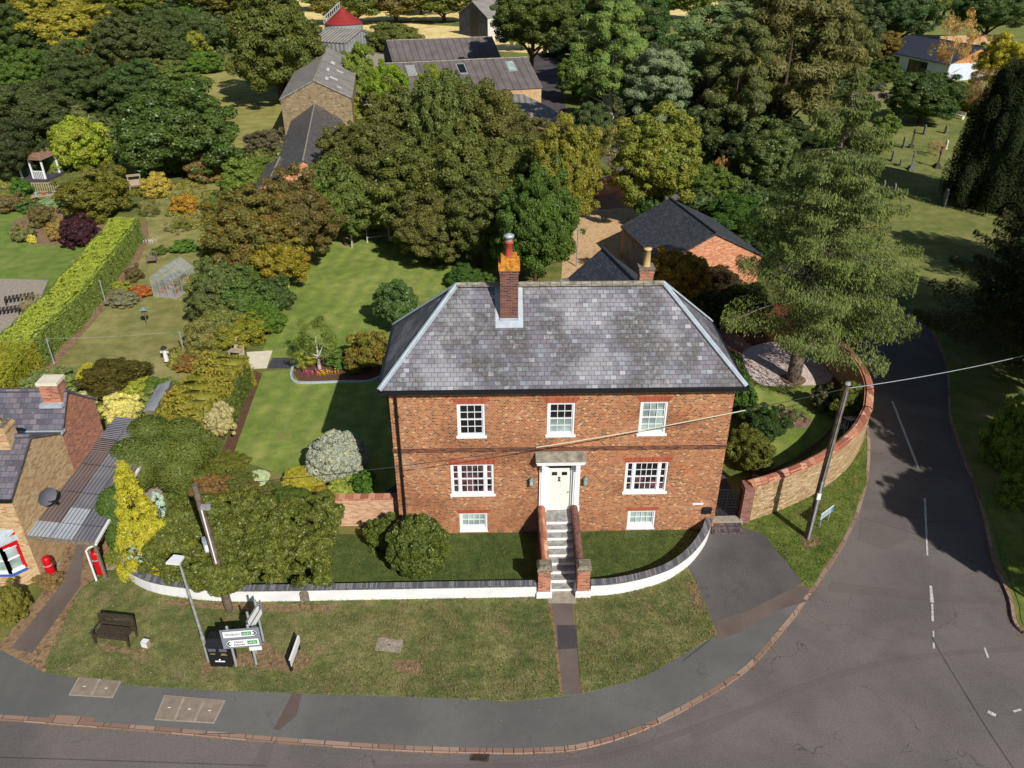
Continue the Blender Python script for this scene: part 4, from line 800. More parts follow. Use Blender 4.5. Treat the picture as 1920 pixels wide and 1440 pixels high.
# white first floor window left of the bay, then the bay
MB().box(-23.75, -22.6, -2.75, -2.66, 3.1, 3.75).build('window', 'white_paint', CT)
bx = [(-24.6, -2.66), (-24.4, -3.05), (-22.35, -3.05), (-21.95, -2.66)]
by_ = MB().prism(bx, -.05, .76).build('bay_base', 'brick_buff', CT)
MB().prism([(x-.02 if x < -23 else x+.06, y-.06) for x, y in bx], .76, .88).build('bay_sill', 'blue_paint', by_)
mb = MB(); gl_ = MB(); pn = MB(); B2 = bx
for a, c in zip(B2, B2[1:]):
    a, c = Vector(a), Vector(c); d = c-a
    for t in (0, 1): 
        p = a+d*t; mb.bar((p.x, p.y, .9), (p.x, p.y, 2.25), .12)
    for k in ((.33, .66) if d.length > 1.2 else ()):
        p = a+d*k; pn.bar((p.x, p.y, .9), (p.x, p.y, 2.15), .05)
    mb.bar((a.x, a.y, 2.22), (c.x, c.y, 2.22), .1, .16); pn.bar((a.x, a.y, .95), (c.x, c.y, .95), .09, .14); pn.bar((a.x, a.y, 2.1), (c.x, c.y, 2.1), .08, .1); pn.bar((a.x, a.y, 1.55), (c.x, c.y, 1.55), .05, .06)
    nn = Vector((-d.y, d.x)).normalized()*.03; gl_.add([(a.x+nn.x, a.y+nn.y, .88), (c.x+nn.x, c.y+nn.y, .88), (c.x+nn.x, c.y+nn.y, 2.2), (a.x+nn.x, a.y+nn.y, 2.2)], [(0, 1, 2, 3)])
by2 = mb.build('bay_frame', 'red_paint', CT); pn.build('sash', 'white_paint', by2); gl_.build('pane', 'glass_blind', by2)
MB().add([(-24.8, -2.66, 2.85), (-24.6, -3.15, 2.35), (-22.3, -3.15, 2.35), (-21.8, -2.66, 2.35), (-21.9, -2.66, 2.85)], [(0, 1, 2, 4), (2, 3, 4)]).build('bay_roof', 'lead', by2)
MB().add([(-22.36, -3.1, 2.1), (-21.9, -2.68, 2.1), (-21.85, -2.67, 2.75), (-22.32, -3.12, 2.34)], [(0, 1, 2, 3)]).build('bay_cheek', 'red_paint', by2)
dish('dark grey satellite dish on the buff cottage gable', (-21.2, -1.2, 3.15), R(60), .4, 'letter_grey')
# carport
CP = root('carport', 'long lean-to carport with corrugated grey sheets beside the cottage', 'carport', (-20, 2, 0), world=True)
cols_ = [-21.5, -20.6, -19.75, -18.9]; rows = [-2.65]+[(-2.65+(k+1)*8.9/9) for k in range(9)]; zx = lambda x: 2.46-(x+21.5)*.16
kinds = {}; 
for i in range(3):
    for j in range(9):
        mt = ('carport_rust' if i == 0 else 'carport_sheet'); 
        if (i, j) in ((0, 0), (1, 0), (1, 1)): mt = 'carport_clear'
        if (i, j) == (2, 0): mt = 'carport_sheet'
        if j >= 7: mt = 'carport_sheet'
        kinds.setdefault(mt, MB()); q = kinds[mt]; x0, x1, y0, y1 = cols_[i], cols_[i+1]-.03, rows[j]+.02, rows[j+1]
        K = 10; vs = []; 
        dz = .012*(j % 2)
        w0, w1 = [1-.13*(yy+2.65)/8.9 for yy in (y0, y1)]; fx_ = lambda x, k_: -21.5+(x+21.5)*k_
        q.add([(fx_(x0, w0), y0, zx(x0)+dz), (fx_(x1, w0), y0, zx(x1)+dz), (fx_(x1, w1), y1, zx(x1)+dz), (fx_(x0, w1), y1, zx(x0)+dz)], [(0, 1, 2, 3)])
for mt, q in kinds.items(): q.build('roof_sheet', mt, CP)
fr = MB()
for x in cols_: fr.bar((x+.0, -2.6, zx(x)-.06), (-21.5+(x+21.5)*.87, 6.2, zx(x)-.06), .07)
fr.bar((-21.5, -2.62, zx(-21.5)-.06), (-18.9, -2.62, zx(-18.9)-.06), .08, .14); fr.build('frame', 'wood_grey', CP)
MB().bar((-18.88, -2.65, 1.98), (-19.2, 6.2, 1.98), .1).tube([(-18.88, -2.6, 1.95), (-19.2, -2.62, 1.8), (-19.35, -2.62, 1.65), (-19.35, -2.62, 0)], .045).build('gutter', 'white_paint', CP)
for y in (-2.5, 1.7, 5.9): MB().bar((-19.0-.035*(y+2.5), y, 0), (-19.0-.035*(y+2.5), y, 1.95), .1).build('post', 'wood_grey', CP)
for px, lb in (((-21.2, -2.45), 'red upright cylinder standing against the cottage corner'), (G(190, 1074), 'red upright cylinder standing by the white carport drainpipe')):
    r_ = root('red_bollard', lb, 'bollard', (*px, 0), group='red cylinders either side of the driveway'); MB().lathe(0, 0, [(.16, 0), (.17, .1), (.17, 1.05), (.14, 1.16), (.06, 1.2), (.01, 1.2)], 16).build('body', 'red_paint', r_); MB().lathe(0, 0, [(.175, .78), (.175, .83)], 16).sphere((-.1, -.15, .8), .035, 8).build('band', 'galv', r_)
r_ = root('garden_store', 'long narrow grey roofed shed between the shrubs and cottage garden', 'shed', (*G(272, 780), 0), 0, world=True)
a, b_, c, d = [G(*p, 1.9) for p in ((270, 768), (290, 768), (322, 712), (296, 722))]
MB().prism([a, b_, c, d], 1.8, 1.9).build('roof', 'sheet_grey', r_); MB().prism([tuple(np.array(p)*.97+np.mean([a, b_, c, d], 0)*.03) for p in (a, b_, c, d)], 0, 1.79).build('wall', 'wood_grey', r_)
# ================================================================ STREET THINGS
lx, ly = G(392, 1240); r_ = root('street_lamp', 'grey lamp post with flat white lantern head on the verge by the bin', 'lamp post', (lx, ly, 0))
MB().tube([(0, 0, 0), (0, 0, 1.3)], .075, 10).tube([(0, 0, 1.3), (-.1, .02, 5.0)], [.055, .04], 10).build('post', 'galv_dull', r_)
MB().prism([(-.44, -.2), (.02, -.26), (.08, .12), (-.3, .2)], 4.98, 5.06).box(-.3, -.05, -.12, .08, 4.9, 4.98).build('lantern', 'sign_white', r_)
# left wooden pole
lx, ly = G(430, 1143); r_ = root('utility_pole', 'weathered wooden utility pole growing out of the big front hedge', 'pole', (lx, ly, 0))
MB().tube([(0, 0, 0), (-.06, 0, 3.5), (-.16, 0, 6.2)], [.16, .13, .11], 12).build('post', 'wood_pole', r_); MB().box(-.04, .3, -.2, -.1, 5.2, 5.4).build('bracket', 'galv_dull', r_)
MB().tube([(.0, -.15, 2.6), (-.05, -.16, 5.2)], .03).build('conduit', 'sign_white', r_)
bx_ = root('equipment_box', 'small pale grey oblong box fixed low on the wooden pole above the hedge', 'box', (*G(387, 1022, 3.0), 3.0), R(20)); MB().box(-.1, .1, -.14, .14, -.28, .28).box(-.115, .115, -.155, .155, .28, .31).build('case', 'galv', bx_); MB().box(-.06, .06, -.16, -.141, -.2, .1).build('door', 'sign_white', bx_)
# right utility pole
rx_, ry_ = G(1513, 1008); r_ = root('utility_pole', 'tall leaning wooden utility pole on the grass corner by the stone wall', 'pole', (rx_, ry_, 0)); top = (.13, .0, 7.9)
MB().tube([(0, 0, 0), (.06, 0, 4), top], [.15, .13, .11], 12).build('post', 'wood_pole', r_); MB().lathe(top[0], 0, [(.13, 7.9), (.1, 7.98), (.02, 8.0)], 10).build('pole_cap', 'galv_dull', r_)
MB().tube([(-.02, -.17, 0), (.0, -.16, 3.2)], .05, 8).tube([(.0, -.16, 3.2), (.12, -.12, 7.6)], .018, 6).build('conduit', 'galv', r_); MB().box(-.1, .06, -.23, -.15, 2.3, 2.6).build('bracket', 'sign_white', r_)
def wire(name, label, p, q, sag, r=.018, mat='cable_black', n=24):
    p, q = Vector(p), Vector(q); pts = []
    for i in range(n+1): t = i/n; v = p.lerp(q, t); v.z -= sag*4*t*(1-t); pts.append(v)
    o = MB().tube(pts, r, 5).build(name, mat, origin=tuple(p)); return tag(o, label, 'cable'), pts
RT = (rx_+.13, ry_, 7.7); LT = (-13.55, ly, 6.1)
_, pts = wire('overhead_cable', 'black cable crossing the front of the house between the two wooden poles', RT, LT, .55, .014)
# the cream sleeve on it: between the two picture columns where it shows
seg = [p for p in pts if 1000 < PJ(*p)[0] < 1440]; o = MB().tube([p+Vector((0, 0, .0)) for p in seg], .022, 8).build('cable_sleeve', 'cable_cream', origin=tuple(seg[0])); tag(o, 'thick cream sleeve round the overhead cable in front of the house', 'cable sleeve')
q = Y(1920, 680, 6.0); wire('overhead_cable', 'pale cable running right from the tall pole across the lane', RT, (q[0]+4, 7.5, q[1]+.5), .25, .02, 'galv')
# direction signs
def signboard(r_, x0, x1, z0, z1, y=0):
    MB().box(x0, x1, y-.012, y+.012, z0, z1).build('backboard', 'sign_grey', r_)
r_ = root('direction_sign', 'grey framed road direction sign with two white arrow panels beside the black bin', 'road sign', (-11.93, -7.2, 0), R(5))
zb, W2 = 1.02, .68
bb = MB().box(-W2, W2, -.012, .012, zb, zb+.93).build('board', 'sign_grey', r_)
def arrow(x0, x1, z0, z1, right, par, y=-.013):
    t = .13; zc = (z0+z1)/2
    poly = [(x0, z0), (x1-t, z0), (x1, zc), (x1-t, z1), (x0, z1)] if right else [(x1, z1), (x0+t, z1), (x0, zc), (x0+t, z0), (x1, z0)]
    def plate(pl, yy, mat, nm, p): return MB().add([(a, yy, b) for a, b in pl], [tuple(range(len(pl)))]).build(nm, mat, p)
    cx = sum(a for a, _ in poly)/5; g = lambda k: [(a+(cx-a)*k/abs(x1-x0)*2, b+(zc-b)*k/abs(z1-z0)*2) for a, b in poly]
    o = plate(g(0), y, 'letter_black', 'arrow_border', par); pw = plate(g(.018), y-.003, 'sign_white', 'arrow_panel', par)
    s = 1 if right else -1; ex = x1 if right else x0
    ch = [(ex-s*.04, zc), (ex-s*.13, zc+.1), (ex-s*.2, zc+.1), (ex-s*.11, zc), (ex-s*.2, zc-.1), (ex-s*.13, zc-.1)]
    plate(ch, y-.006, 'letter_black', 'chevron', par)
z0 = zb+.5; arrow(-W2+.06, W2-.06, z0+.02, z0+.37, True, bb); arrow(-W2+.1, W2-.06, zb+.05, zb+.43, False, bb)
text('Woburn', .15, (-.26, -.022, z0+.195), 'letter_black', bb); text('Milton\nKeynes', .13, (-.1, -.022, zb+.235), 'letter_black', bb)
for xx, zz in ((.22, z0+.195), (.36, zb+.24)):
    MB().add([(xx-.17, -.02, zz-.09), (xx+.17, -.02, zz-.09), (xx+.17, -.02, zz+.09), (xx-.17, -.02, zz+.09)], [(0, 1, 2, 3)]).build('route_patch', 'sign_green', bb); text('(A5)', .15, (xx, -.026, zz), 'sign_white', bb)
MB().box(.2, .64, -.012, .012, zb-.2, zb-.03).build('weight_plate', 'sign_white', r_)
for s in (-.42, .3): MB().tube([(s, .06, 0), (s, .06, 2.05)], .045, 10).lathe(s, .06, [(.05, 2.05), (.01, 2.07)], 8).build('post', 'galv', r_)
p0 = G(497, 1222); r_ = root('direction_sign', 'second grey direction sign seen edge on behind the two panel sign', 'road sign', (*p0, 0), R(78)); r_.location.x -= .22
bb = MB().box(-.35, .75, -.012, .012, 1.25, 1.95).build('board', 'sign_grey', r_); arrow(-.3, .7, 1.62, 1.92, True, bb); arrow(-.3, .7, 1.28, 1.58, False, bb)
for s in (-.1, .5): MB().tube([(s, .06, 0), (s, .06, 2.15)], .045, 10).build('post', 'galv', r_)
# bin
r_ = root('litter_bin', 'large black litter and dog waste bin beneath the lamp post', 'bin', (-12.86, -6.95, 0), R(-3))
bd = MB().box(-.4, .4, -.27, .27, .04, 1.08).add([(-.42, -.29, 1.08), (.42, -.29, 1.08), (.42, .29, 1.08), (-.42, .29, 1.08), (-.36, -.1, 1.3), (.36, -.1, 1.3), (.36, .24, 1.3), (-.36, .24, 1.3)], [(0, 1, 5, 4), (1, 2, 6, 5), (2, 3, 7, 6), (3, 0, 4, 7), (4, 5, 6, 7)]).build('body', 'black_paint', r_)
for x in (-.2, .2): MB().box(x-.14, x+.14, -.285, -.268, .84, .98).build('flap', 'letter_grey', bd)
text('Litter', .085, (-.2, -.278, .72), 'letter_gold', bd); text('Bagged\ndog waste', .06, (.2, -.278, .7), 'letter_gold', bd); MB().box(-.18, .18, -.279, -.27, .3, .36).sphere((0, -.275, .42), .035, 8).build('badge', 'sign_white', bd)
# bench
bxp = (-17.25, -5.8, 0); r_ = root('park_bench', 'dark weathered slatted wooden bench on the verge at the left', 'bench', bxp, R(-9))
MB_ = MB()
for k in range(5): MB_.box(-.66, .66, -.3+k*.115, -.21+k*.115, .42, .45)
MB_.build('seat', 'wood_dark', r_); bk = MB().bar((-.68, .3, .95), (.68, .3, .95), .05, .09).bar((-.66, .27, .55), (.66, .27, .55), .04, .07)
for k in range(15): x = -.6+k*1.2/14; bk.bar((x, .27, .56), (x, .3, .93), .045, .02)
bk.build('backrest', 'wood_dark', r_)
for x in (-.68, .68): MB().box(x-.035, x+.035, -.36, .3, .62, .66).build('armrest', 'wood_dark', r_)
for x in (-.68, .68):
    MB().box(x-.035, x+.035, -.32, -.25, 0, .62).build('leg', 'wood_dark', r_); MB().bar((x, .24, 0), (x, .3, .97), .07).build('leg', 'wood_dark', r_)
MB().box(-.66, .66, -.3, -.27, .34, .41).box(-.66, .66, .2, .23, .34, .41).build('seat_rail', 'wood_dark', r_)
p0 = G(275, 1212); r_ = root('marker_stone', 'small white faced marker block beside the bench', 'marker', (*p0, 0), R(-15)); MB().box(-.13, .13, -.1, .1, 0, .3).build('block', 'concrete', r_); MB().box(-.12, .12, -.115, -.1, .05, .28).box(-.125, .125, -.095, .095, .3, .31).build('plate', 'sign_white', r_)
p0 = G(573, 1128); r_ = root('marker_post', 'small weathered concrete marker standing against the white wall', 'marker', (*p0, 0), R(5)); MB().box(-.17, .17, -.05, .05, 0, .5).add([(-.17, -.05, .5), (.17, -.05, .5), (.12, -.05, .56), (-.12, -.05, .56), (-.17, .05, .5), (.17, .05, .5), (.12, .05, .56), (-.12, .05, .56)], [(0, 1, 2, 3), (2, 6, 7, 3), (1, 5, 6, 2), (0, 3, 7, 4)]).build('slab', 'cap_stone', r_)
r_ = root('street_name_plate', 'low white street name plate on black posts seen edge on in the verge', 'sign', (-10.22, -6.95, 0), R(86))
pb = MB().box(-.6, .6, -.03, .03, .32, .66).build('plate', 'black_paint', r_); MB().box(-.58, .58, -.045, -.03, .34, .64).box(-.58, .58, -.04, .02, .66, .675).build('face', 'sign_white', pb)
for x in (-.5, .5): MB().box(x-.05, x+.05, -.02, .05, 0, .34).build('post', 'black_paint', r_)
bsx, bsy = G(1545, 984); r_ = root('name_sign', 'small pale blue lane sign on two posts beneath the leaning pole', 'sign', (bsx, bsy, 0), R(38))
pb = MB().box(-.5, .5, -.015, .015, .55, .88).build('plate', 'sign_white', r_); MB().box(-.47, .3, -.022, -.016, .58, .85).build('face', 'pot_blue', pb); MB().box(.3, .48, -.022, -.016, .58, .85).build('badge', 'sign_blue', pb)
text('Church End' if 0 else '- - - -', .1, (-.1, -.026, .71), 'letter_grey', pb) if 0 else None
for x in (-.35, .35): MB().box(x-.03, x+.03, .015, .07, 0, .8).build('post', 'galv_dull', r_)
# covers and drain
def cover(px, label, nlid, name='manhole_cover'):
    P = [Vector((*G(*p), 0)) for p in px]; r_ = root(name, label, 'cover', P[0], world=True); z = .034
    MB().prism([(p.x, p.y) for p in P], .0, z).build('frame', 'concrete', r_)
    a, b_, c, d = P
    for k in range(nlid):
        s, t = (k+.04)/nlid, (k+.96)/nlid; q = [a.lerp(b_, s), a.lerp(b_, t), d.lerp(c, t), d.lerp(c, s)]; ctr = sum(q, Vector())/4
        q = [v.lerp(ctr, .06) for v in q]; o = MB().prism([(v.x, v.y) for v in q], .0, z+.006).build('lid', 'cover_tan' if nlid > 1 else 'concrete', r_)
        MB().box(ctr.x-.05, ctr.x+.05, ctr.y-.015, ctr.y+.015, z+.0065, z+.012).build('lifting_key', 'sign_white' if nlid > 1 else 'letter_black', o)
cover([(290, 1350), (402, 1357), (423, 1314), (308, 1304)], 'three joined tan inspection covers in the pavement below the signs', 3)
cover([(129, 1304), (212, 1309), (228, 1278), (148, 1270)], 'worn inspection cover at the pavement edge below the bench', 2)
cover([(703, 1220), (750, 1225), (757, 1202), (709, 1195)], 'single pale concrete inspection cover in the middle of the verge', 1)
p = [Vector((*G(a, c, -.1), 0)) for a, c in ((882, 1425), (915, 1428), (917, 1411), (886, 1408))]; r_ = root('drain_grate', 'rusty black gully grate in the road against the kerb', 'drain', p[0], world=True)
MB().prism([(v.x, v.y) for v in p], -.12, -.098).build('pit', 'letter_black', r_); mb = MB()
for k in range(11): t = (k+.5)/11; a, c = p[0].lerp(p[1], t), p[3].lerp(p[2], t); mb.bar((a.x, a.y, -.092), (c.x, c.y, -.092), .03, .012)
for a, c in ((p[0], p[1]), (p[1], p[2]), (p[2], p[3]), (p[3], p[0])): mb.bar((a.x, a.y, -.09), (c.x, c.y, -.09), .04, .014)
mb.build('grate', 'bark_brown', r_)

for i_, (px_, rz_2, lb) in enumerate((((12, 590), 20, 'black slatted garden lounger on the terrace behind the lime hedge'), ((38, 566), 25, 'dark low cold frame at the back of the terrace'), ((8, 640), 15, 'dark wooden garden table at the left edge beside the hedge'))):
    q = root('garden_lounger' if i_ == 0 else 'cold_frame' if i_ == 1 else 'garden_table', lb, ('lounger', 'cold frame', 'table')[i_], (*G(*px_), 0), R(rz_2)); mb = MB()
    for k in range(8): mb.box(-.9+k*.24, -.74+k*.24, -.4, .4, .4, .44)
    mb.build('slats', 'wood_dark', q)
    for x in (-.85, .85):
        for y in (-.35, .35): MB().box(x-.04, x+.04, y-.04, y+.04, 0, .4).build('leg', 'wood_dark', q)
# ================================================================ GARDEN THINGS
# greenhouse
ga, gb = Vector((*G(289, 556), 0)), Vector((*G(334, 558), 0)); dW = (gb-ga).length; rz = math.atan2((gb-ga).y, (gb-ga).x)
r_ = root('greenhouse', 'small aluminium framed glass greenhouse at the edge of the neighbouring lawn', 'greenhouse', ga, rz-.12); Wg, Dg, he, hr = dW, 2.6, 1.45, 2.15
fr = MB(); gs_ = MB(); t = .035
for y in (0, Dg/3, 2*Dg/3, Dg):
    fr.bar((0, y, 0), (0, y, he), t).bar((Wg, y, 0), (Wg, y, he), t).bar((0, y, he), (Wg/2, y, hr), t).bar((Wg, y, he), (Wg/2, y, hr), t)
for x, z in ((0, 0), (0, he), (Wg, 0), (Wg, he), (Wg/2, hr), (0, he/2), (Wg, he/2)): fr.bar((x, 0, z), (x, Dg, z), t)
for y in (0, Dg):
    fr.bar((0, y, he), (Wg, y, he), t).bar((0, y, 0), (Wg, y, 0), t)
    for x in (Wg*.33, Wg*.66): fr.bar((x, y, 0), (x, y, he+.4), t)
fr.build('frame', 'galv', r_)
gs_.add([(0, 0, 0), (Wg, 0, 0), (Wg, 0, he), (Wg/2, 0, hr), (0, 0, he)], [(0, 1, 2, 3, 4)]).add([(0, Dg, 0), (Wg, Dg, 0), (Wg, Dg, he), (Wg/2, Dg, hr), (0, Dg, he)], [(0, 1, 2, 3, 4)])
gs_.add([(0, 0, 0), (0, Dg, 0), (0, Dg, he), (0, 0, he), (Wg, 0, 0), (Wg, Dg, 0), (Wg, Dg, he), (Wg, 0, he), (Wg/2, 0, hr), (Wg/2, Dg, hr)], [(0, 1, 2, 3), (4, 5, 6, 7), (3, 2, 9, 8), (7, 6, 9, 8)]); gs_.build('glazing', 'glass_clear', r_)
MB().box(-.05, Wg+.05, -.05, Dg+.05, 0, .06).build('base', 'concrete', r_)
for i, (x, y) in enumerate(((.3, .6), (.3, 1.2), (1.3, .8), (.35, 1.9), (1.4, 1.9))):
    q = root('plant_pot', ['terracotta pot inside the greenhouse nearest the left pane', 'terracotta pot halfway along the left side of the greenhouse', 'terracotta pot on the right inside the greenhouse front', 'terracotta pot at the back left of the greenhouse', 'terracotta pot at the back right of the greenhouse'][i], 'pot', (r_.matrix_basis @ Vector((x, y, .06)))); MB().lathe(0, 0, [(.1, 0), (.16, .26), (.17, .3)], 10).build('pot', 'clay_red', q)
def post_line(px, label, h_): 
    x, y = G(*px); q = root('washing_line_post', label, 'post', (x, y, 0)); MB().tube([(0, 0, 0), (0, 0, h_)], .035, 8).bar((-.12, 0, h_-.1), (.12, 0, h_-.1), .02).lathe(0, 0, [(.06, 0), (.05, .12)], 8).build('post', 'galv', q); return Vector((x, y, h_))
a = post_line((102, 682), 'slim grey washing line post by the near end of the long hedge', 1.75); c = post_line((198, 567), 'slim grey washing line post standing against the long hedge', 1.75); d = post_line((346, 665), 'slim grey washing line post by the shrubs right of the neighbouring lawn', 1.65)
wire('washing_line', 'thin washing line stretched over the neighbouring lawn', a, d, .12, .008, 'galv')
q = root('scarecrow', 'pale clothed garden figure with dark hat standing on a pole at the lawn edge', 'scarecrow', (*G(314, 683), 0)); MB().tube([(0, 0, 0), (0, 0, 1.0)], .025).build('pole', 'wood_grey', q)
MB().tube([(0, 0, .25), (0, 0, .75), (0, 0, .95)], [.16, .12, .1], 10).tube([(-.25, 0, .85), (.25, 0, .85)], .05, 8).build('coat', 'cloth_white', q); MB().sphere((0, 0, 1.06), .1, 10).build('head', 'cloth_white', q); MB().lathe(0, 0, [(.2, 1.1), (.19, 1.13), (.1, 1.14), (.09, 1.25), (.01, 1.26)], 12).build('hat', 'cloth_dark', q)
q = root('bird_table', 'green topped bird feeder in the small round bed on the neighbouring lawn', 'bird feeder', (*G(277, 612), 0)); MB().tube([(0, 0, 0), (0, 0, 1.05)], .03).build('post', 'wood_grey', q); MB().box(-.2, .2, -.2, .2, 1.0, 1.04).build('tray', 'wood_grey', q); MB().add([(-.24, -.24, 1.25), (.24, -.24, 1.25), (.24, .24, 1.25), (-.24, .24, 1.25), (0, 0, 1.45)], [(0, 1, 4), (1, 2, 4), (2, 3, 4), (3, 0, 4)]).build('roof', 'verdigris', q)
for s in (-1, 1): MB().bar((s*.17, 0, 1.04), (s*.2, 0, 1.27), .03).build('strut', 'wood_grey', q)
def chair(name, label, px, rz, mat, group=None, sc=1.0):
    q = root(name, label, 'chair', (*G(*px), 0), rz, group); w_ = .24*sc
    s = MB()
    for k in range(5): s.box(-w_, w_, -w_+k*.1*sc, -w_+(k*.1+.07)*sc, .42, .45)
    s.build('seat', mat, q); bk = MB()
    for k in range(5): x = -w_+.03+k*(2*w_-.06)/4; bk.bar((x, w_, .45), (x, w_+.08, .9), .035, .02)
    bk.bar((-w_, w_+.08, .9), (w_, w_+.08, .9), .05).build('backrest', mat, q)
    for x in (-w_, w_):
        for y in (-w_+.02, w_-.02): MB().bar((x, y, 0), (x, y, .62), .04).build('leg', mat, q)
        MB().box(x-.03, x+.03, -w_-.03, w_+.03, .62, .65).build('armrest', mat, q)
chair('garden_chair', 'grey wooden garden chair beside the hedge above the greenhouse', (287, 495), R(15), 'wood_grey', sc=1.5)
q = root('white_gate_frame', 'white metal football goal frame at the tree edge of the back lawn', 'goal', (*G(689, 455), 0), 0); e = Vector((*G(730, 452), 0))-Vector((*G(689, 455), 0)); L = e.length
q.rotation_euler = (0, 0, math.atan2(e.y, e.x)); q.name = 'goal_frame'
MB().tube([(0, 0, 0), (0, 0, 1.55), (L, 0, 1.55), (L, 0, 0)], .045, 8).build('crossbar', 'sign_white', q); MB().tube([(0, 0, .45), (L, 0, .5)], .03, 6).build('rail', 'galv', q)
# wooden A shaped planters
for i, (px, lb) in enumerate((((447, 665), 'weathered wooden seat with a sloping back by the pale slabs'), ((397, 655), 'weathered wooden board structure among shrubs left of the sloping seat'))):
    q = root('wooden_seat', lb, 'seat', (*G(*px), 0), R(-12)); MB().add([(-.4, 0, 0), (.4, 0, 0), (.3, .35, 1.0), (-.15, .35, 1.1), (-.4, .06, 0), (.4, .06, 0), (.3, .41, 1.0), (-.15, .41, 1.1)], [(0, 1, 2, 3), (4, 7, 6, 5), (0, 3, 7, 4), (1, 5, 6, 2), (3, 2, 6, 7)]).build('back_panel', 'wood_pale', q)
    MB().box(-.4, .4, -.5, 0, .4, .45).build('seat', 'wood_pale', q)
    for x in (-.36, .36): MB().box(x-.04, x+.04, -.46, -.38, 0, .4).build('leg', 'wood_pale', q)
# summer house with deck
sx, sy = G(72, 338); q = root('summer_house', 'small open fronted summer house with rusty red hipped roof by the trees', 'summer house', (sx, sy+.8, 0), R(-8))
mb = MB()
for x in (-1.3, 1.3): mb.box(x-.07, x+.07, -1.27, -1.13, .3, 2.3).box(x-.07, x+.07, 1.13, 1.27, .3, 2.3)
mb.box(-.1, .04, -1.27, -1.13, .3, 2.3).build('post', 'white_paint', q); MB().box(-1.3, 1.3, 1.2, 1.27, .3, 2.3).box(-1.33, -1.27, -.2, 1.13, .3, 2.3).build('wall', 'verdigris', q); MB().box(-1.5, 1.5, -1.5, 1.5, 0, .3).build('deck', 'paving_dark', q)
MB().add([(-1.6, -1.55, 2.3), (1.6, -1.55, 2.3), (1.6, 1.55, 2.3), (-1.6, 1.55, 2.3), (-.4, 0, 3.1), (.5, 0, 3.1), (.3, -1.55, 2.95)], [(0, 1, 6), (0, 6, 4), (1, 2, 5), (2, 3, 4, 5), (3, 0, 4), (6, 1, 5), (6, 5, 4), (3, 2, 1, 0)]).build('roof', 'bark_brown' if 0 else 'silo_red_old' if 0 else 'bark', q)
rl = MB()
for k in range(7): rl.bar((.1+k*.19, -1.3, .3), (.1+k*.19, -1.3, 1.1), .06)
rl.bar((.05, -1.3, 1.1), (1.3, -1.3, 1.1), .07); rl.build('balustrade', 'white_paint', q)
q = root('deck_balustrade', 'weathered slatted balustrade below the summer house', 'railing', (*G(60, 362), 0), R(4)); mb = MB()
for k in range(13): mb.bar((k*.22, 0, .1), (k*.22, 0, .95), .07, .05)
mb.build('spindles', 'wood_pale', q); MB().box(-.05, 2.7, -.04, .04, .95, 1.02).box(-.05, 2.7, -.03, .03, .06, .12).build('rail', 'wood_pale', q)
q = root('garden_table', 'pale grey garden table cluttered with small things below the balustrade', 'table', (*G(85, 380), 0), R(20)); MB().box(-1.0, 1.0, -.4, .4, .7, .76).build('table_top', 'wood_pale', q)
for x in (-.9, .9):
    for y in (-.33, .33): MB().box(x-.04, x+.04, y-.04, y+.04, 0, .7).build('leg', 'wood_pale', q)
for k, (x, y, mt, lb) in enumerate(((-.6, .1, 'pot_blue', 'pale blue pot on the left of the cluttered garden table'), (.1, -.1, 'clay_red', 'clay pot in the middle of the cluttered garden table'), (.6, .15, 'letter_grey', 'dark pot on the right of the cluttered garden table'))):
    pq = root('plant_pot', lb, 'pot', q.matrix_basis @ Vector((x, y, .76))); MB().lathe(0, 0, [(.1, 0), (.15, .2), (.16, .24)], 10).build('pot', mt, pq)
q = root('swing_shelter', 'grey boarded play tower with pitched roof and blue green slide', 'play tower', (*G(218, 292), 0), R(-25)); mb = MB()
for x in (-.9, .9):
    for y in (-.6, .6): mb.bar((x, y, 0), (x, y, 2.3), .1)
mb.bar((-.9, -.6, 1.2), (.9, -.6, 1.2), .09).bar((-.9, .6, 1.2), (.9, .6, 1.2), .09).build('post', 'wood_pale', q); MB().box(-.9, .9, -.6, .6, 1.1, 1.15).build('platform', 'wood_pale', q)
MB().add([(-1.05, -.8, 2.2), (1.05, -.8, 2.2), (1.05, 0, 2.9), (-1.05, 0, 2.9), (-1.05, .8, 2.2), (1.05, .8, 2.2)], [(0, 1, 2, 3), (3, 2, 5, 4)]).add([(-1.05, -.8, 2.15), (1.05, -.8, 2.15), (1.05, 0, 2.85), (-1.05, 0, 2.85), (-1.05, .8, 2.15), (1.05, .8, 2.15)], [(0, 1, 2, 3), (3, 2, 5, 4)]).build('roof', 'wood_pale', q)
MB().add([(-.25, -.6, 1.15), (.25, -.6, 1.15), (.25, -2.9, .15), (-.25, -2.9, .15), (-.3, -.6, 1.35), (-.3, -2.9, .35), (.3, -.6, 1.35), (.3, -2.9, .35)], [(0, 1, 2, 3), (0, 3, 5, 4), (1, 6, 7, 2)]).build('slide', 'verdigris', q)
q = root('garden_arbour', 'pale wooden arbour seat in front of the big laurel', 'arbour', (*G(256, 357), 0), R(25))
MB().box(-.6, -.52, -.3, .3, 0, 1.5).box(.52, .6, -.3, .3, 0, 1.5).box(-.52, .52, .24, .3, 0, 1.5).box(-.65, .65, -.35, .35, 1.5, 1.56).build('frame', 'wood_pale', q); MB().box(-.52, .52, -.28, .24, .42, .46).build('seat', 'wood_grey', q)
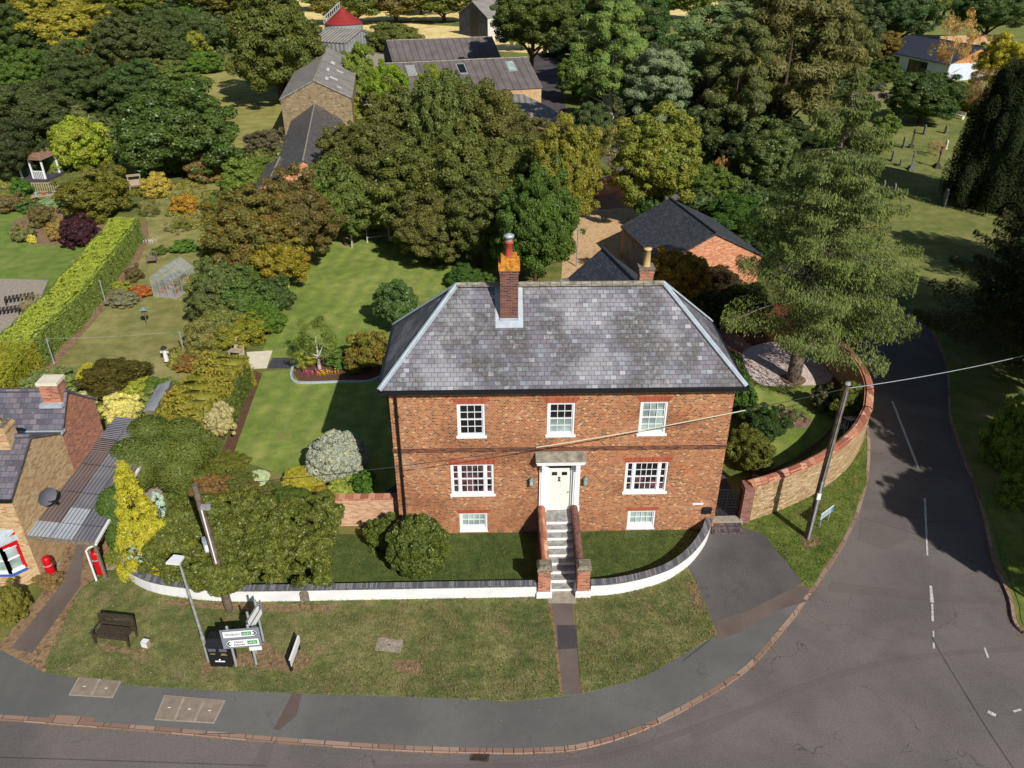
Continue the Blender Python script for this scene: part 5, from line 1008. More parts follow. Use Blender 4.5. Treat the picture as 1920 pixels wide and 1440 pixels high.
# cafe set
tx, ty = G(1590, 800); q = root('cafe_table', 'small round pale cafe table inside the curved garden wall', 'table', (tx-.1, ty-.15, 0)); MB().lathe(0, 0, [(.02, .7), (.36, .7), (.36, .73), (.02, .73)], 20).build('table_top', 'paving_pale', q)
for k in range(3): a = k*2.1; MB().bar((.05*math.cos(a), .05*math.sin(a), .7), (.28*math.cos(a), .28*math.sin(a), 0), .03).build('leg', 'sign_white', q)
def wchair(x, y, rz, lb):
    q = root('cafe_chair', lb, 'chair', (x, y, 0), rz, 'white metal cafe chairs'); s = MB(); s.tube([(.2*math.cos(a), .2*math.sin(a), .45) for a in [k*math.pi/6 for k in range(13)]], .015, 5, cap=False)
    for k in range(4): s.bar((-.17+k*.11, -.17, .45), (-.17+k*.11, .17, .45), .02)
    s.build('seat', 'sign_white', q); bk = MB().tube([(-.19, .16, .45), (-.2, .22, .8), (0, .24, .95), (.2, .22, .8), (.19, .16, .45)], .015, 5)
    bk.tube([(.09*math.cos(a), .22, .68+.12*math.sin(a)) for a in [k*math.pi/4 for k in range(9)]], .01, 4, cap=False).build('backrest', 'sign_white', q)
    for a in (.8, 2.4, 3.9, 5.5): MB().bar((.18*math.cos(a), .18*math.sin(a), .45), (.23*math.cos(a), .23*math.sin(a), 0), .02).build('leg', 'sign_white', q)
wchair(tx+.25, ty+.85, R(-10), 'white wire cafe chair behind the round table'); wchair(tx-.65, ty-.65, R(160), 'white wire cafe chair in front of the round table')
q = root('wire_planter', 'black wire ball ornament in the round bed on the corner lawn', 'ornament', (*G(1463, 772), .0)); mb = MB()
for k in range(5): a = k*math.pi/5; mb.tube([(.22*math.cos(t)*math.cos(a), .22*math.cos(t)*math.sin(a), .25+.22*math.sin(t)) for t in [j*math.pi/6 for j in range(13)]], .015, 4, cap=False)
mb.build('hoops', 'black_paint', q)
q = root('garden_ornament', 'small pale stone bird ornament beside the variegated bush', 'ornament', (*G(404, 826), 0)); MB().lathe(0, 0, [(.12, 0), (.05, .12), (.05, .3), (.16, .36), (.17, .42), (.02, .4)], 12).build('pedestal', 'paving_pale', q)
# bedding flowers along the bed
def flowers(px, mat, lb, n=26, sx=.5):
    x, y = G(*px); mb = MB()
    for _ in range(n):
        a, c = random.gauss(0, sx), random.gauss(0, .12); h_ = random.uniform(.12, .3); mb.bar((x+a, y+c, 0), (x+a, y+c, h_), .012); mb.lathe(x+a, y+c, [(.01, h_), (.05, h_+.03), (.01, h_+.05)], 6)
    tag(mb.build('bedding_flowers', mat, origin=(x, y, 0)), lb, 'flowers')
flowers((588, 703), 'flower_pink', 'pink bedding flowers in the edged bed'); flowers((612, 702), 'flower_yellow', 'yellow bedding flowers in the edged bed', 30, .35); flowers((280, 455), 'flower_white', 'white daisies near the garden chair', 20, .3)
# churchyard stones
def stone(px, h_, w_, kind, lb, mat='grave_stone', rz=R(75)):
    x, y = G(*px, -.01); q = root('gravestone' if kind != 'cross' else 'grave_cross', lb, 'gravestone', (x, y, -.01), rz, 'memorials in the churchyard')
    if kind == 'cross':
        MB().box(-w_*.55, w_*.55, -.3, .3, 0, .22).box(-w_*.38, w_*.38, -.2, .2, .22, .42).build('plinth', mat, q)
        MB().box(-.09, .09, -.07, .07, .42, h_).box(-.34, -.09, -.068, .068, h_-.55, h_-.38).box(.09, .34, -.068, .068, h_-.55, h_-.38).build('cross', mat, q)
    elif kind == 'wheel':
        MB().box(-.35, .35, -.25, .25, 0, .35).build('plinth', mat, q); MB().box(-.11, .11, -.08, .08, .35, h_-.5).tube([(0, -.07, h_-.28), (0, .07, h_-.28)], .3, 14).build('cross', mat, q)
    else:
        pr = [(-w_/2, 0), (w_/2, 0), (w_/2, h_*.78)]+[(w_/2*math.cos(a), h_*.78+h_*.22*math.sin(a)) for a in [k*math.pi/8 for k in range(1, 8)]]+[(-w_/2, h_*.78)]
        N = len(pr); vs = [(x, s, z) for s in (-.06, .06) for x, z in pr]
        MB().add(vs, [tuple(range(N)), tuple(range(N, 2*N))[::-1]]+[(i, N+i, N+(i+1) % N, (i+1) % N) for i in range(N)]).build('headstone', mat, q); MB().box(-w_/2-.08, w_/2+.08, -.13, .13, 0, .1).build('base', mat, q)
stone((1708, 318), 2.0, 1.1, 'cross', 'dark stone cross on a stepped plinth, left of the two crosses'); stone((1757, 314), 2.1, 1.1, 'cross', 'dark stone cross on a stepped plinth, right one nearest the big yew', 'grave_dark')
stone((1708, 277), 2.2, .6, 'wheel', 'tall wheel headed stone cross behind the two dark crosses', 'grave_dark'); stone((1693, 277), 1.3, .75, 'slab', 'upright headstone just left of the wheel cross'); stone((1732, 252), 1.2, .75, 'slab', 'lone headstone farthest back on open grass')
stone((1672, 302), 1.2, .7, 'slab', 'headstone half hidden by the spruce twigs'); stone((1673, 372), 1.5, .85, 'slab', 'arched headstone at the lower edge of the yew shadow, left one', 'grave_stone'); stone((1769, 386), 1.7, 1.0, 'slab', 'large arched headstone at the lower right edge of the yew shadow')
stone((1654, 362), 1.3, .8, 'slab', 'headstone mostly hidden beside the spruce in the shadow'); stone((1773, 278), 1.0, .8, 'slab', 'leaning pale headstone beside the yew', 'paving_pale'); stone((1688, 310), .7, .5, 'slab', 'very small low headstone left of the left cross'); stone((1772, 250), 1.0, .7, 'slab', 'grey headstone in rough grass near the top of the yew', 'rubble_grey')
q = root('churchyard_bench', 'pale bench by the laurel at the top of the yew', 'bench', (*G(1797, 222), 0), R(-70)); MB().box(-.8, .8, -.25, .2, .42, .47).build('seat', 'paving_pale', q); MB().box(-.8, .8, .2, .25, .47, .9).build('backrest', 'paving_pale', q)
for x in (-.7, .7): MB().box(x-.05, x+.05, -.2, .2, 0, .42).build('leg', 'paving_pale', q)
q = root('wall_fragment', 'brick lane wall piece under the twiggy bushes beside the brick drive', 'wall', (*G(1150, 360), 0), R(35)); MB().box(-2.6, 2.6, -.15, .15, 0, 1.6).build('wall_face', 'brick_garage', q); MB().box(-2.65, 2.65, -.19, .19, 1.6, 1.68).build('coping', 'coping_red', q)
# offstage lamp whose shadow crosses the lane
q = root('street_lamp', 'grey lamp post standing at the right edge of the picture beside the lane', 'lamp post', (24.6, 1.2, 0)); MB().tube([(0, 0, 0), (0, 0, 5.4), (-.3, .1, 6.0), (-1.2, .4, 6.3)], [.09, .06, .05, .04], 10).build('post', 'galv', q); MB().box(-1.8, -1.2, .32, .6, 6.25, 6.38).build('lantern', 'galv', q)
q = root('h_frame_pole', 'ladder like twin pole frame carrying a transformer just beyond the right edge', 'pole', (21.6, -9.4, 0), R(20))
for s in (-.25, .25): MB().tube([(s, 0, 0), (s, 0, 8.2)], .07, 8).build('pole', 'wood_pole', q)
mb = MB()
for k in range(9): mb.bar((-.25, 0, .6+k*.85), (.25, 0, .6+k*.85), .06)
mb.build('cross_bars', 'wood_pole', q); MB().box(-.55, .55, -.35, .35, 6.0, 6.9).build('transformer', 'galv_dull', q)
# far farm house fragments seen through the trees
for px, lb, mt, w_ in (((1280, 125), 'white walled house glimpsed between the dark pines', 'white_render', 5), ((1345, 165), 'pink brick house end glimpsed through the rough olive trees', 'brick_pale', 4)):
    x, y = G(*px); gable('distant_house', lb, 'house', (x, y), (x+w_, y+1), None, 3, 5, 'slate_old', mt, half=3)
# ================================================================ PLANTS
rng = np.random.default_rng(11)
def unit(n, g=rng): v = g.normal(size=(n, 3)); return v/np.linalg.norm(v, axis=1, keepdims=True)
def np_mesh(name, V, F4, tint, tint2, mat):
    me = bpy.data.meshes.new(name); n = len(V); f = len(F4)
    me.vertices.add(n); me.vertices.foreach_set('co', V.astype(np.float32).ravel()); me.loops.add(4*f); me.loops.foreach_set('vertex_index', F4.astype(np.int32).ravel())
    me.polygons.add(f); me.polygons.foreach_set('loop_start', np.arange(0, 4*f, 4, dtype=np.int32))
    for nm, t in (('tint', tint), ('tint2', tint2)):
        a = me.attributes.new(nm, 'FLOAT', 'POINT'); a.data.foreach_set('value', t.astype(np.float32))
    me.materials.append(M[mat]); me.update(calc_edges=True); return me
def leaves(P, N, size, aspect=.55, g=rng, up=0.0, along=None, jit=.45):
    n = len(P); s = size*g.uniform(.5, 1.5, n)[:, None]
    N = N+g.normal(size=(n, 3))*jit; N[:, 2] += up; N /= np.linalg.norm(N, axis=1, keepdims=True)
    a = g.normal(size=(n, 3)) if along is None else along+g.normal(size=(n, 3))*.25
    T = a-(a*N).sum(1, keepdims=True)*N; T /= np.linalg.norm(T, axis=1, keepdims=True)+1e-9; B = np.cross(N, T)
    V = np.stack([P-T*s, P+B*s*aspect-N*s*.12, P+T*s, P-B*s*aspect-N*s*.12], 1).reshape(-1, 3)
    return V, np.arange(4*n).reshape(n, 4)
def core_sphere(c, r, nu=12, nv=8):
    V = []; F = []
    for j in range(nv+1):
        t = math.pi*j/nv
        for i in range(nu): a = 2*math.pi*i/nu; V.append((c[0]+r[0]*math.sin(t)*math.cos(a), c[1]+r[1]*math.sin(t)*math.sin(a), c[2]-r[2]*math.cos(t)))
    for j in range(nv):
        for i in range(nu): F.append((j*nu+i, j*nu+(i+1) % nu, (j+1)*nu+(i+1) % nu, (j+1)*nu+i))
    return np.array(V), np.array(F)
def join(parts):
    Vs, Fs, t1, t2, o = [], [], [], [], 0
    for V, F, a, b_ in parts: Vs.append(V); Fs.append(F+o); t1.append(a); t2.append(b_); o += len(V)
    return np.concatenate(Vs), np.concatenate(Fs), np.concatenate(t1), np.concatenate(t2)
def lobes_mesh(name, lobes, per, size, mat, seed, aspect=.55, jit=.45, core=None, up=0.0, droop=0, shell=.25, bias=.55, zmin=-9, tone=None):
    g = np.random.default_rng(seed); parts = []
    for li, (c, r) in enumerate(lobes):
        c = np.array(c, float); r = np.array(r, float) if hasattr(r, '__len__') else np.array([r]*3, float); n = int(per*(r[0]*r[1]+r[0]*r[2]+r[1]*r[2])/3)
        cn = c/(np.linalg.norm(c)+1e-6); d = unit(n, g)+cn*bias+np.array([0, 0, .15]); d /= np.linalg.norm(d, axis=1, keepdims=True)
        P = c+d*r*(1-shell*g.uniform(0, 1, (n, 1))**1.5); k = P[:, 2] > zmin; P, d = P[k], d[k]; n = len(P)
        if not n: continue
        al = None
        if droop: al = np.tile(np.array([0, 0, -1.0]), (n, 1))*droop+d
        V, F = leaves(P, d, size, aspect, g, up, al, jit)
        lt = g.uniform(.15, .85) if tone is None else tone; ht = g.uniform(0, 1)
        t1 = np.clip(lt*.35+.65*g.uniform(0, 1, n), 0, 1); t2 = np.clip(ht*.4+.6*g.uniform(0, 1, n), 0, 1)
        parts.append((V, F, np.repeat(t1, 4), np.repeat(t2, 4)))
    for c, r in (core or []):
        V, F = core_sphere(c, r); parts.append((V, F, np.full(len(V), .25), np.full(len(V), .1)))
    return np_mesh(name, *join(parts), mat)
def fib(n, g, jit=.35):
    i = np.arange(n)+.5; ph = np.arccos(1-2*i/n); th = math.pi*(1+5**.5)*i; v = np.stack([np.cos(th)*np.sin(ph), np.sin(th)*np.sin(ph), np.cos(ph)], 1)+g.normal(size=(n, 3))*jit/n**.5*2
    return v/np.linalg.norm(v, axis=1, keepdims=True)
PROTO = {}
def knob(d, p): return 1+.17*math.sin(3.1*d[0]+2.3*d[1]+p)+.13*math.sin(4.7*d[1]-3.9*d[2]+2*p)+.1*math.sin(7*d[0]+5*d[2]+3*p)
def proto(cls, mat, var):
    k = (cls, mat, var)
    if k in PROTO: return PROTO[k]
    g = np.random.default_rng(sum(map(ord, cls+mat))*7+var); 
    if cls in ('L', 'M', 'S', 'F'):
        nl, lr, per, size = {'L': (230, .135, 15500, .0245), 'M': (110, .18, 6800, .038), 'S': (46, .25, 2500, .064), 'F': (60, .22, 2100, .06)}[cls]
        dirs = fib(nl, g); lob = []
        for d in dirs:
            if d[2] < -.75: continue
            q = g.uniform(.6, 1.0)**.7*knob(d, var*1.7+ord(cls)); rr = lr*g.uniform(.6, 1.5); lob.append((d*q*.95, (rr, rr, rr*.8)))
        for d in unit(nl//3, g): lob.append((d*g.uniform(.4, .65), lr*1.5))
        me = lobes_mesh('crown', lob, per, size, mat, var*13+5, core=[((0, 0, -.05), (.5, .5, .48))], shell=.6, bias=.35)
    elif cls == 'B':     # clipped ball
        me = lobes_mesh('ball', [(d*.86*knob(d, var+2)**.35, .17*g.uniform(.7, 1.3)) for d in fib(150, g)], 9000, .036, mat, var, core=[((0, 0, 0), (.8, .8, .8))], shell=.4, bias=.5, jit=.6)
    elif cls == 'W':     # weeping, feathery
        lob = []; 
        for d in fib(170, g):
            if d[2] < -.7: continue
            q = g.uniform(.6, .95); lob.append((d*q, (.13*g.uniform(.7, 1.3), .13*g.uniform(.7, 1.3), .2*g.uniform(.7, 1.3))))
        for d in unit(40, g): lob.append((d*.5, .22))
        me = lobes_mesh('crown', lob, 16000, .027, mat, var+3, aspect=.42, droop=.9, shell=.7)
    elif cls == 'T':     # twiggy thin bush
        lob = [(d*g.uniform(.4, .9), .22) for d in fib(36, g) if d[2] > -.6]; me = lobes_mesh('crown', lob, 2400, .05, mat, var+9, aspect=.22, shell=.8)
    elif cls == 'P':     # pine: flat plates of needles
        lob = []
        for k_ in range(80):
            a = g.uniform(0, 6.28); z = g.uniform(-.75, .95); rr = math.sqrt(max(.05, 1-z*z))*g.uniform(.45, .95); lob.append(((rr*math.cos(a), rr*math.sin(a), z), (.2*g.uniform(.7, 1.3), .2*g.uniform(.7, 1.3), .11)))
        me = lobes_mesh('crown', lob, 18000, .032, mat, var+20, aspect=.3, up=.3, shell=.6)
    PROTO[k] = me; return me
def trunk(parent, base, cz, h_, r_, mat='bark_brown', spread=.5, limbs=5, g=random):
    mb = MB(); b0 = Vector((0, 0, 0)); mb.tube([(0, 0, -.05), (g.uniform(-.05, .05)*cz, 0, cz*.5), (0, 0, cz), (0, 0, h_*.8)], [r_, r_*.8, r_*.55, r_*.15], 8)
    for k in range(limbs):
        a = k*2*math.pi/limbs+g.uniform(-.4, .4); z0 = cz*g.uniform(.45, .95); L = spread*g.uniform(.6, .95)
        mb.tube([(0, 0, z0), (L*.45*math.cos(a), L*.45*math.sin(a), z0+L*.35), (L*math.cos(a), L*math.sin(a), z0+L*.6)], [r_*.45, r_*.28, r_*.08], 6)
    return mb.build('trunk', mat, parent)
vid = [0]
def plant(cls, cx, gy, ty, w_, col, label, mat='leaf', zb=None, cat=None, name=None, group=None, tmat='bark_brown', dz=1.0, yo=None, kf=0.0, ysc=1.0):
    """cx: picture column of the crown, gy / ty: rows of its lowest and highest foliage, w_: its width in the picture, zb: clear trunk below it in metres"""
    vid[0] += 1; zb = zb or 0.0; tree = zb > 0; mid = (gy+ty)/2; half = (gy-ty)/2
    zc = 1.0; d = ray(cx, mid); ph = math.asin(-d[2]/np.linalg.norm(d))
    for _ in range(12):
        bx, by = G(cx, mid, zc); k = PJ(bx, by, zc)[2]; rad = w_/2*k/FPX; ex = half*np.linalg.norm(np.array((bx, by, zc))-CAM)/np.linalg.norm(d)
        hz = math.sqrt(max((.45*rad*math.cos(ph))**2, ex*ex-(rad*math.sin(ph))**2))/math.cos(ph); zc = zb+hz if tree else hz*.82
    hz *= dz; z0 = zb; zt = zc+hz
    name = name or ('tree' if tree else 'shrub'); cat = cat or ('tree' if tree else 'shrub')
    me = proto(cls, mat, vid[0] % (2 if cls in 'LW' else 3))
    g = random.Random(vid[0]); rz = g.uniform(0, 6.28)
    if tree:
        r_ = root(name, label, cat, (bx, by, 0), 0, group); o = bpy.data.objects.new('crown', me); C.objects.link(o); o.parent = r_
        o.location = (0, 0, zc); trunk(r_, (bx, by), max(z0*1.2, zt*.25), zt*.85, max(.06, rad*.075), tmat, rad*.8, 6 if w_ > 60 else 3, g)
    else:
        o = bpy.data.objects.new(name, me); C.objects.link(o); o.location = (bx, by, zc); tag(o, label, cat, group)
    o.rotation_euler = (0, 0, rz); o.scale = (rad, rad*ysc, hz) if ysc == 1 else (rad, rad*ysc, hz)
    if ysc != 1: o.rotation_euler = (0, 0, 0)
    v = g.uniform(.9, 1.1); c = S(*col, 1.0); o.color = (c[0]*v, c[1]*g.uniform(.94, 1.06), c[2]*v*.95, 1)
    return o
# ---- hedges: leafy surface over a solid core, following a line on the ground
def hedge(name, label, line, w_, h_, mat, col, size=.07, dens=260, amp=.08, cat='hedge', tone=None, taper=.0, seed=3, core=True, aspect=.5):
    g = np.random.default_rng(seed); L = [Vector((*p, 0)) for p in line]; hs = h_ if hasattr(h_, '__len__') else [h_]*len(L); parts = []; c0 = L[0].copy()
    for i in range(len(L)-1):
        p, q = L[i]-c0, L[i+1]-c0; d = q-p; ln = d.length; d.normalize(); nr = np.array((d.y, -d.x, 0.0)); ha, hb = hs[i], hs[i+1]; hm = (ha+hb)/2
        per = 2*hm+w_; n = int(ln*per*dens); u = g.uniform(-.02, 1.02, n); s = g.uniform(0, per, n); ph = np.outer(1-u, np.array(p))+np.outer(u, np.array(q)); hh = ha*(1-u)+hb*u
        P = np.zeros((n, 3)); N = np.zeros((n, 3)); a = s < hm; c = s > hm+w_; t = ~(a | c)
        k = s/hm; P[a] = ph[a]+nr*(w_/2)*(1-taper*k[a, None]); P[a, 2] = hh[a]*k[a]; N[a] = nr
        k = (s-hm-w_)/hm; P[c] = ph[c]-nr*(w_/2)*(1-taper*k[c, None]); P[c, 2] = hh[c]*k[c]; N[c] = -nr
        k = (s-hm)/w_-.5; P[t] = ph[t]+nr*k[t, None]*w_*(1-taper); P[t, 2] = hh[t]*(1+.0*k[t]); N[t] = (0, 0, 1)
        ed = np.abs(k) > .42; P[t & ed, 2] -= .08*hm
        W = P+np.array(c0); nz = np.sin(W[:, 0]*2.1+W[:, 1]*1.3)*.5+np.sin(W[:, 0]*4.7-W[:, 1]*3.9+W[:, 2]*3)*.3+np.sin(W[:, 1]*7.3+W[:, 2]*6+W[:, 0]*2)*.2
        P += N*(amp*nz[:, None]-size*.3*g.uniform(0, 1, (n, 1)))
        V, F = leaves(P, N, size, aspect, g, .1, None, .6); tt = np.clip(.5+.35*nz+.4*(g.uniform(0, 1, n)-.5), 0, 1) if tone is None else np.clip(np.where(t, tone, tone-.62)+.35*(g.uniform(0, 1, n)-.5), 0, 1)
        parts.append((V, F, np.repeat(tt, 4), np.repeat(g.uniform(0, 1, n)*.5+.25*(nz+1), 4)))
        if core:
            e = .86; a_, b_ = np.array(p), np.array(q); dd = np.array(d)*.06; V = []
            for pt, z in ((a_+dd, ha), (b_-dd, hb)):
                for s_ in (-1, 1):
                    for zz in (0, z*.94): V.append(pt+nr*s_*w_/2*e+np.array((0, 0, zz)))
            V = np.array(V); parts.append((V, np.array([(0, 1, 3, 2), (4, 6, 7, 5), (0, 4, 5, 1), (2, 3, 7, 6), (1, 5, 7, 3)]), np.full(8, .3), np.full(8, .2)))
    for e_, (p, q, h2) in enumerate(((L[0], L[1], hs[0]), (L[-1], L[-2], hs[-1]))):     # end caps
        d = (p-q).normalized(); nr = np.array((d.y, -d.x, 0.0)); n = int(w_*h2*dens); P = np.array(p-c0)+np.outer(g.uniform(-.5, .5, n)*w_, nr); P[:, 2] = g.uniform(0, h2, n); N = np.tile(np.array(d), (n, 1))
        V, F = leaves(P, N, size, aspect, g, .1, None, .6); parts.append((V, F, np.repeat(g.uniform(.1, .7, n), 4), np.repeat(g.uniform(0, .7, n), 4)))
    me = np_mesh(name, *join(parts), mat); o = bpy.data.objects.new(name, me); C.objects.link(o); o.location = c0; o.color = S(*col)
    return tag(o, label, cat)
def mass(name, label, lobes, per, size, mat, col, seed, cat='shrub', tree=None, **kw):
    c0 = Vector((lobes[0][0][0], lobes[0][0][1], 0)); lb = [((c[0]-c0.x, c[1]-c0.y, c[2]), r) for c, r in lobes]
    me = lobes_mesh(name if tree is None else 'crown', lb, per, size, mat, seed, **kw); o = bpy.data.objects.new(me.name, me); C.objects.link(o); o.color = S(*col)
    if tree is None: o.location = c0; return tag(o, label, cat)
    r_ = root(name, label, cat, c0); o.parent = r_; trunk(r_, c0, *tree); return r_

foliage('leaf_goldcon', hue=(1.35, 1.3, 1.1), dark=(.62, .7, .6), trans=.15, gloss=.02); foliage('needle_hedge', hue=(1.55, 1.5, .8), dark=(.5, .62, .7), trans=.12, gloss=.02)
# long clipped hedge, lime on top
hl = smooth([G(238, 418, 0), G(215, 480, 0), G(165, 545, 0), G(110, 610, 0), G(55, 670, 0)], 3)
HX = [G(x, y, 2.1) for x, y in ((232, 408), (180, 475), (120, 545), (60, 600), (20, 640))]
hl = smooth(HX, 3)
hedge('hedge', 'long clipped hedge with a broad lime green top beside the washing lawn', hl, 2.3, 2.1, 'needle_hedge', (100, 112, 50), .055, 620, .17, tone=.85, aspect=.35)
hedge('hedge', 'yellow topped near end of the long clipped hedge', smooth([G(20, 640, 2.0), G(-15, 680, 2.0), G(-60, 740, 2.0)], 3), 2.6, 2.0, 'leaf_gold', (112, 116, 38), .06, 520, .12)
hedge('hedge', 'short clipped dark green hedge by the pale slabs and soil border', smooth([G(450, 690, 1.3), G(425, 735, 1.3), G(405, 775, 1.3)], 3), 1.1, 1.3, 'leaf', (72, 84, 36), .06, 420, .05)
hedge('hedge', 'loose hedge with orange and yellow autumn leaves left of the clipped hedge', smooth([G(425, 665, 1.9), G(385, 710, 1.9), G(345, 760, 1.9), G(310, 790, 1.9)], 3), 2.6, 1.9, 'leaf_gold', (112, 110, 42), .075, 300, .35)
# big shapes near the front wall
def blob(px, z, r, s=1.0): x, y = G(*px, z); return ((x, y, z), r)
gB = np.random.default_rng(5); lob = []
for _ in range(900):
    x = gB.uniform(-17.0, -9.5); yb = -3.95+max(0, (-15.4-x)*.5)-.45*math.exp(-((x+13.4)/.9)**2); yt = .35+.35*math.sin(x*1.7)-max(0, x+10.4)*.8; y = gB.uniform(yb, yt)
    e = min(1, (x+17.4)/1.1+.1, (-9.2-x)/1.0+.35); top = (2.15+.14*math.sin(x*2.3+y)+.12*math.sin(y*3.1-x))*e**.5
    ed = min(1, (y-yb)/.5); z = top*(.62+.38*ed)-gB.uniform(0, .25) if gB.random() < .72 else gB.uniform(.75, 1)*top*.8; rr = gB.uniform(.16, .3)
    if ed < 1 and gB.random() < .6: z = gB.uniform(.75, top)
    lob.append(((x, y, z), (rr, rr, rr*.8)))
for _ in range(120):
    x = -13.5+gB.normal()*.55; lob.append(((x, -4.35-.35*math.exp(-((x+13.5)/.7)**2)+gB.uniform(-.12, .1), gB.uniform(1.35, 2.4)), (.22, .18, .22)))
mass('hedge', 'huge loose green hedge bulging over the left white wall round the wooden pole', lob, 5200, .05, 'leaf_hedge', (78, 86, 36), 7, 'hedge', bias=0, aspect=.5, shell=.5)
x0c, y0c = lob[0][0][:2]
lob = [((-18.95+dx, -.4+dy, z), r) for dx, dy, z, r in ((0, 0, 2.1, (.75, .75, .85)), (-.15, .35, 2.0, (.7, .7, .8)), (.2, -.3, 1.3, (.65, .7, .9)), (.15, -.45, .8, (.65, .6, .8)), (-.1, .7, 1.9, (.6, .6, .8)), (.1, .1, 2.6, (.5, .5, .45)))]
mass('shrub', 'dense rounded green shrub beside the carport end', lob, 12000, .04, 'leaf', (66, 86, 38), 8, shell=.12, bias=0, core=[((0, 0, 1.3), (.6, .6, 1.2))])
lob = [blob(p, z, r) for p, z, r in (((250, 855), 1.9, (1.1, 1.0, .9)), ((300, 850), 1.9, (1.1, 1.0, .9)), ((350, 850), 1.9, (1.1, 1.0, .9)), ((280, 810), 2.0, (1.1, 1.0, .8)), ((340, 815), 1.9, (1.1, 1.0, .8)), ((380, 835), 1.4, (.8, .8, .8)), ((255, 890), 1.4, (.9, .8, .9)), ((330, 890), 1.4, (1.0, .8, .9)))]
mass('hedge', 'broad green hedge with bronze tints behind the golden conifer', lob, 11000, .042, 'leaf_brown', (80, 92, 44), 9, 'hedge', shell=.4, bias=0)
# golden conifer and blue conifers
def conifer_spray(name, label, cx, ty, by_, w_px, mat, col, seed, zb=.1, size=.06, dens=1.0, hmul=1):
    x, y = G(cx, by_); k = PJ(x, y, 1.5)[2]; Rr = w_px/2*k/FPX; zt = Y(cx, ty, y+.4)[1]; g = np.random.default_rng(seed); lob = []
    n = int(90*dens)
    for i in range(n):
        t = g.uniform(0, 1)**1.1; a = g.uniform(0, 6.28); rr = Rr*(1-t)**.75*g.uniform(.5, 1.0)+.06; s = .24*(1-t*.5)*Rr
        lob.append(((x+rr*math.cos(a), y+rr*math.sin(a), zb+t*(zt-zb)), (s, s, s*1.3)))
    r_ = root(name, label, 'tree', (x, y, 0)); c0 = Vector((x, y, 0)); me = lobes_mesh('crown', [((c[0]-x, c[1]-y, c[2]), r) for c, r in lob], 2600/max(.2, Rr)**.3, size, mat, seed, aspect=.3, up=.5, shell=.5, bias=.3)
    o = bpy.data.objects.new('crown', me); C.objects.link(o); o.parent = r_; o.color = S(*col); trunk(r_, c0, zt*.5, zt*.9, .07, 'bark_brown', .3, 3)
conifer_spray('conifer', 'bright golden yellow conifer with feathery sprays beside the white wall end', 284, 856, 1062, 98, 'leaf_goldcon', (128, 126, 36), 31, size=.06, dens=2.6)

conifer_spray('conifer', 'small blue grey conifer at the right flank of the golden conifer', 312, 915, 1000, 56, 'needle', (132, 152, 140), 32, dens=.6)
conifer_spray('conifer', 'narrow blue grey conifer low in front of the golden conifer', 268, 985, 1075, 38, 'needle', (122, 142, 128), 33, dens=.5)

# ---- the big spruce and other needle trees built branch by branch
def spruce(name, label, base, H_, Rr, z0, col, seed, nb=6, dz=.55, droop=.35, hang=.55, size=.075, dens=1.0, lean=(0, 0), mat='needle', cut=None):
    g = np.random.default_rng(seed); r_ = root(name, label, 'tree', (*base, 0)); tb = MB(); parts = []
    ax = lambda z: np.array((lean[0]*z/H_, lean[1]*z/H_, z))
    tb.tube([tuple(ax(0)-np.array((0, 0, .1))), tuple(ax(H_*.25)), tuple(ax(H_*.6)), tuple(ax(H_))], [H_*.024, H_*.02, H_*.012, .02], 10)
    z = z0
    while z < H_-.3:
        t = (z-z0)/(H_-z0); m_ = max(3, int(nb*(1-t*.3)))
        for k in range(m_):
            a = g.uniform(0, 6.283); L = Rr*(1-t)**.72*g.uniform(.62, 1.08)+.25
            if cut and cut(a, z): L *= .45
            e = np.array((math.cos(a), math.sin(a), 0)); sd = np.array((-e[1], e[0], 0)); p0 = ax(z+g.uniform(-.25, .25)); K = 7
            pts = [p0+e*L*s+np.array((0, 0, L*(.16*s*(1-t)-droop*s*s+.22*s**4)))+sd*L*.1*math.sin(s*3+a) for s in np.linspace(0, 1, K)]
            tb.tube([tuple(p) for p in pts], list(np.linspace(.022+.012*L*.6, .006, K)), 4, cap=False)
            n = int(L*150*dens); s = g.uniform(.12, 1.03, n)**.8; idx = np.clip(s*(K-1), 0, K-1.001); i0 = idx.astype(int); f = (idx-i0)[:, None]; PA = np.array(pts); P = PA[i0]*(1-f)+PA[np.minimum(i0+1, K-1)]*f
            wdt = L*.30*np.sin(np.clip(s, 0, 1)*2.6+.35)*g.uniform(-1, 1, n); P = P+np.outer(wdt, sd); hg = g.uniform(0, 1, n)**1.3*hang*(.4+.6*np.abs(np.sin(s*19+wdt*8))); P[:, 2] -= hg*(.5+.5*L/Rr)
            al = np.tile(e*.4+np.array((0, 0, -.9)), (n, 1)); V, F = leaves(P, np.tile(np.array((e[0]*.6, e[1]*.6, .6)), (n, 1)), size, .26, g, 0, al, .6)
            tt = np.clip(g.uniform(.2, .8)*.5+.5*g.uniform(0, 1, n), 0, 1); parts.append((V, F, np.repeat(tt, 4), np.repeat(g.uniform(0, 1, n), 4)))
        z += dz*(1-.35*t)
    tb.build('trunk', 'bark_grey', r_); me = np_mesh('crown', *join(parts), mat); o = bpy.data.objects.new('crown', me); C.objects.link(o); o.parent = r_; o.color = S(*col); return r_
spruce('spruce', 'tall drooping spruce growing from the pale gravel in the corner garden', (15.05, 13.3), 17.5, 6.0, 3.9, (78, 90, 48), 41, nb=6, dz=.55, droop=.29, hang=.75, size=.08, dens=2.15)
spruce('cedar', 'dark spreading conifer shading the lane at the right edge of the picture', (32.0, 15.5), 13.5, 8.4, .8, (58, 58, 30), 42, nb=8, dz=.42, droop=.2, hang=.5, size=.11, dens=1.0)
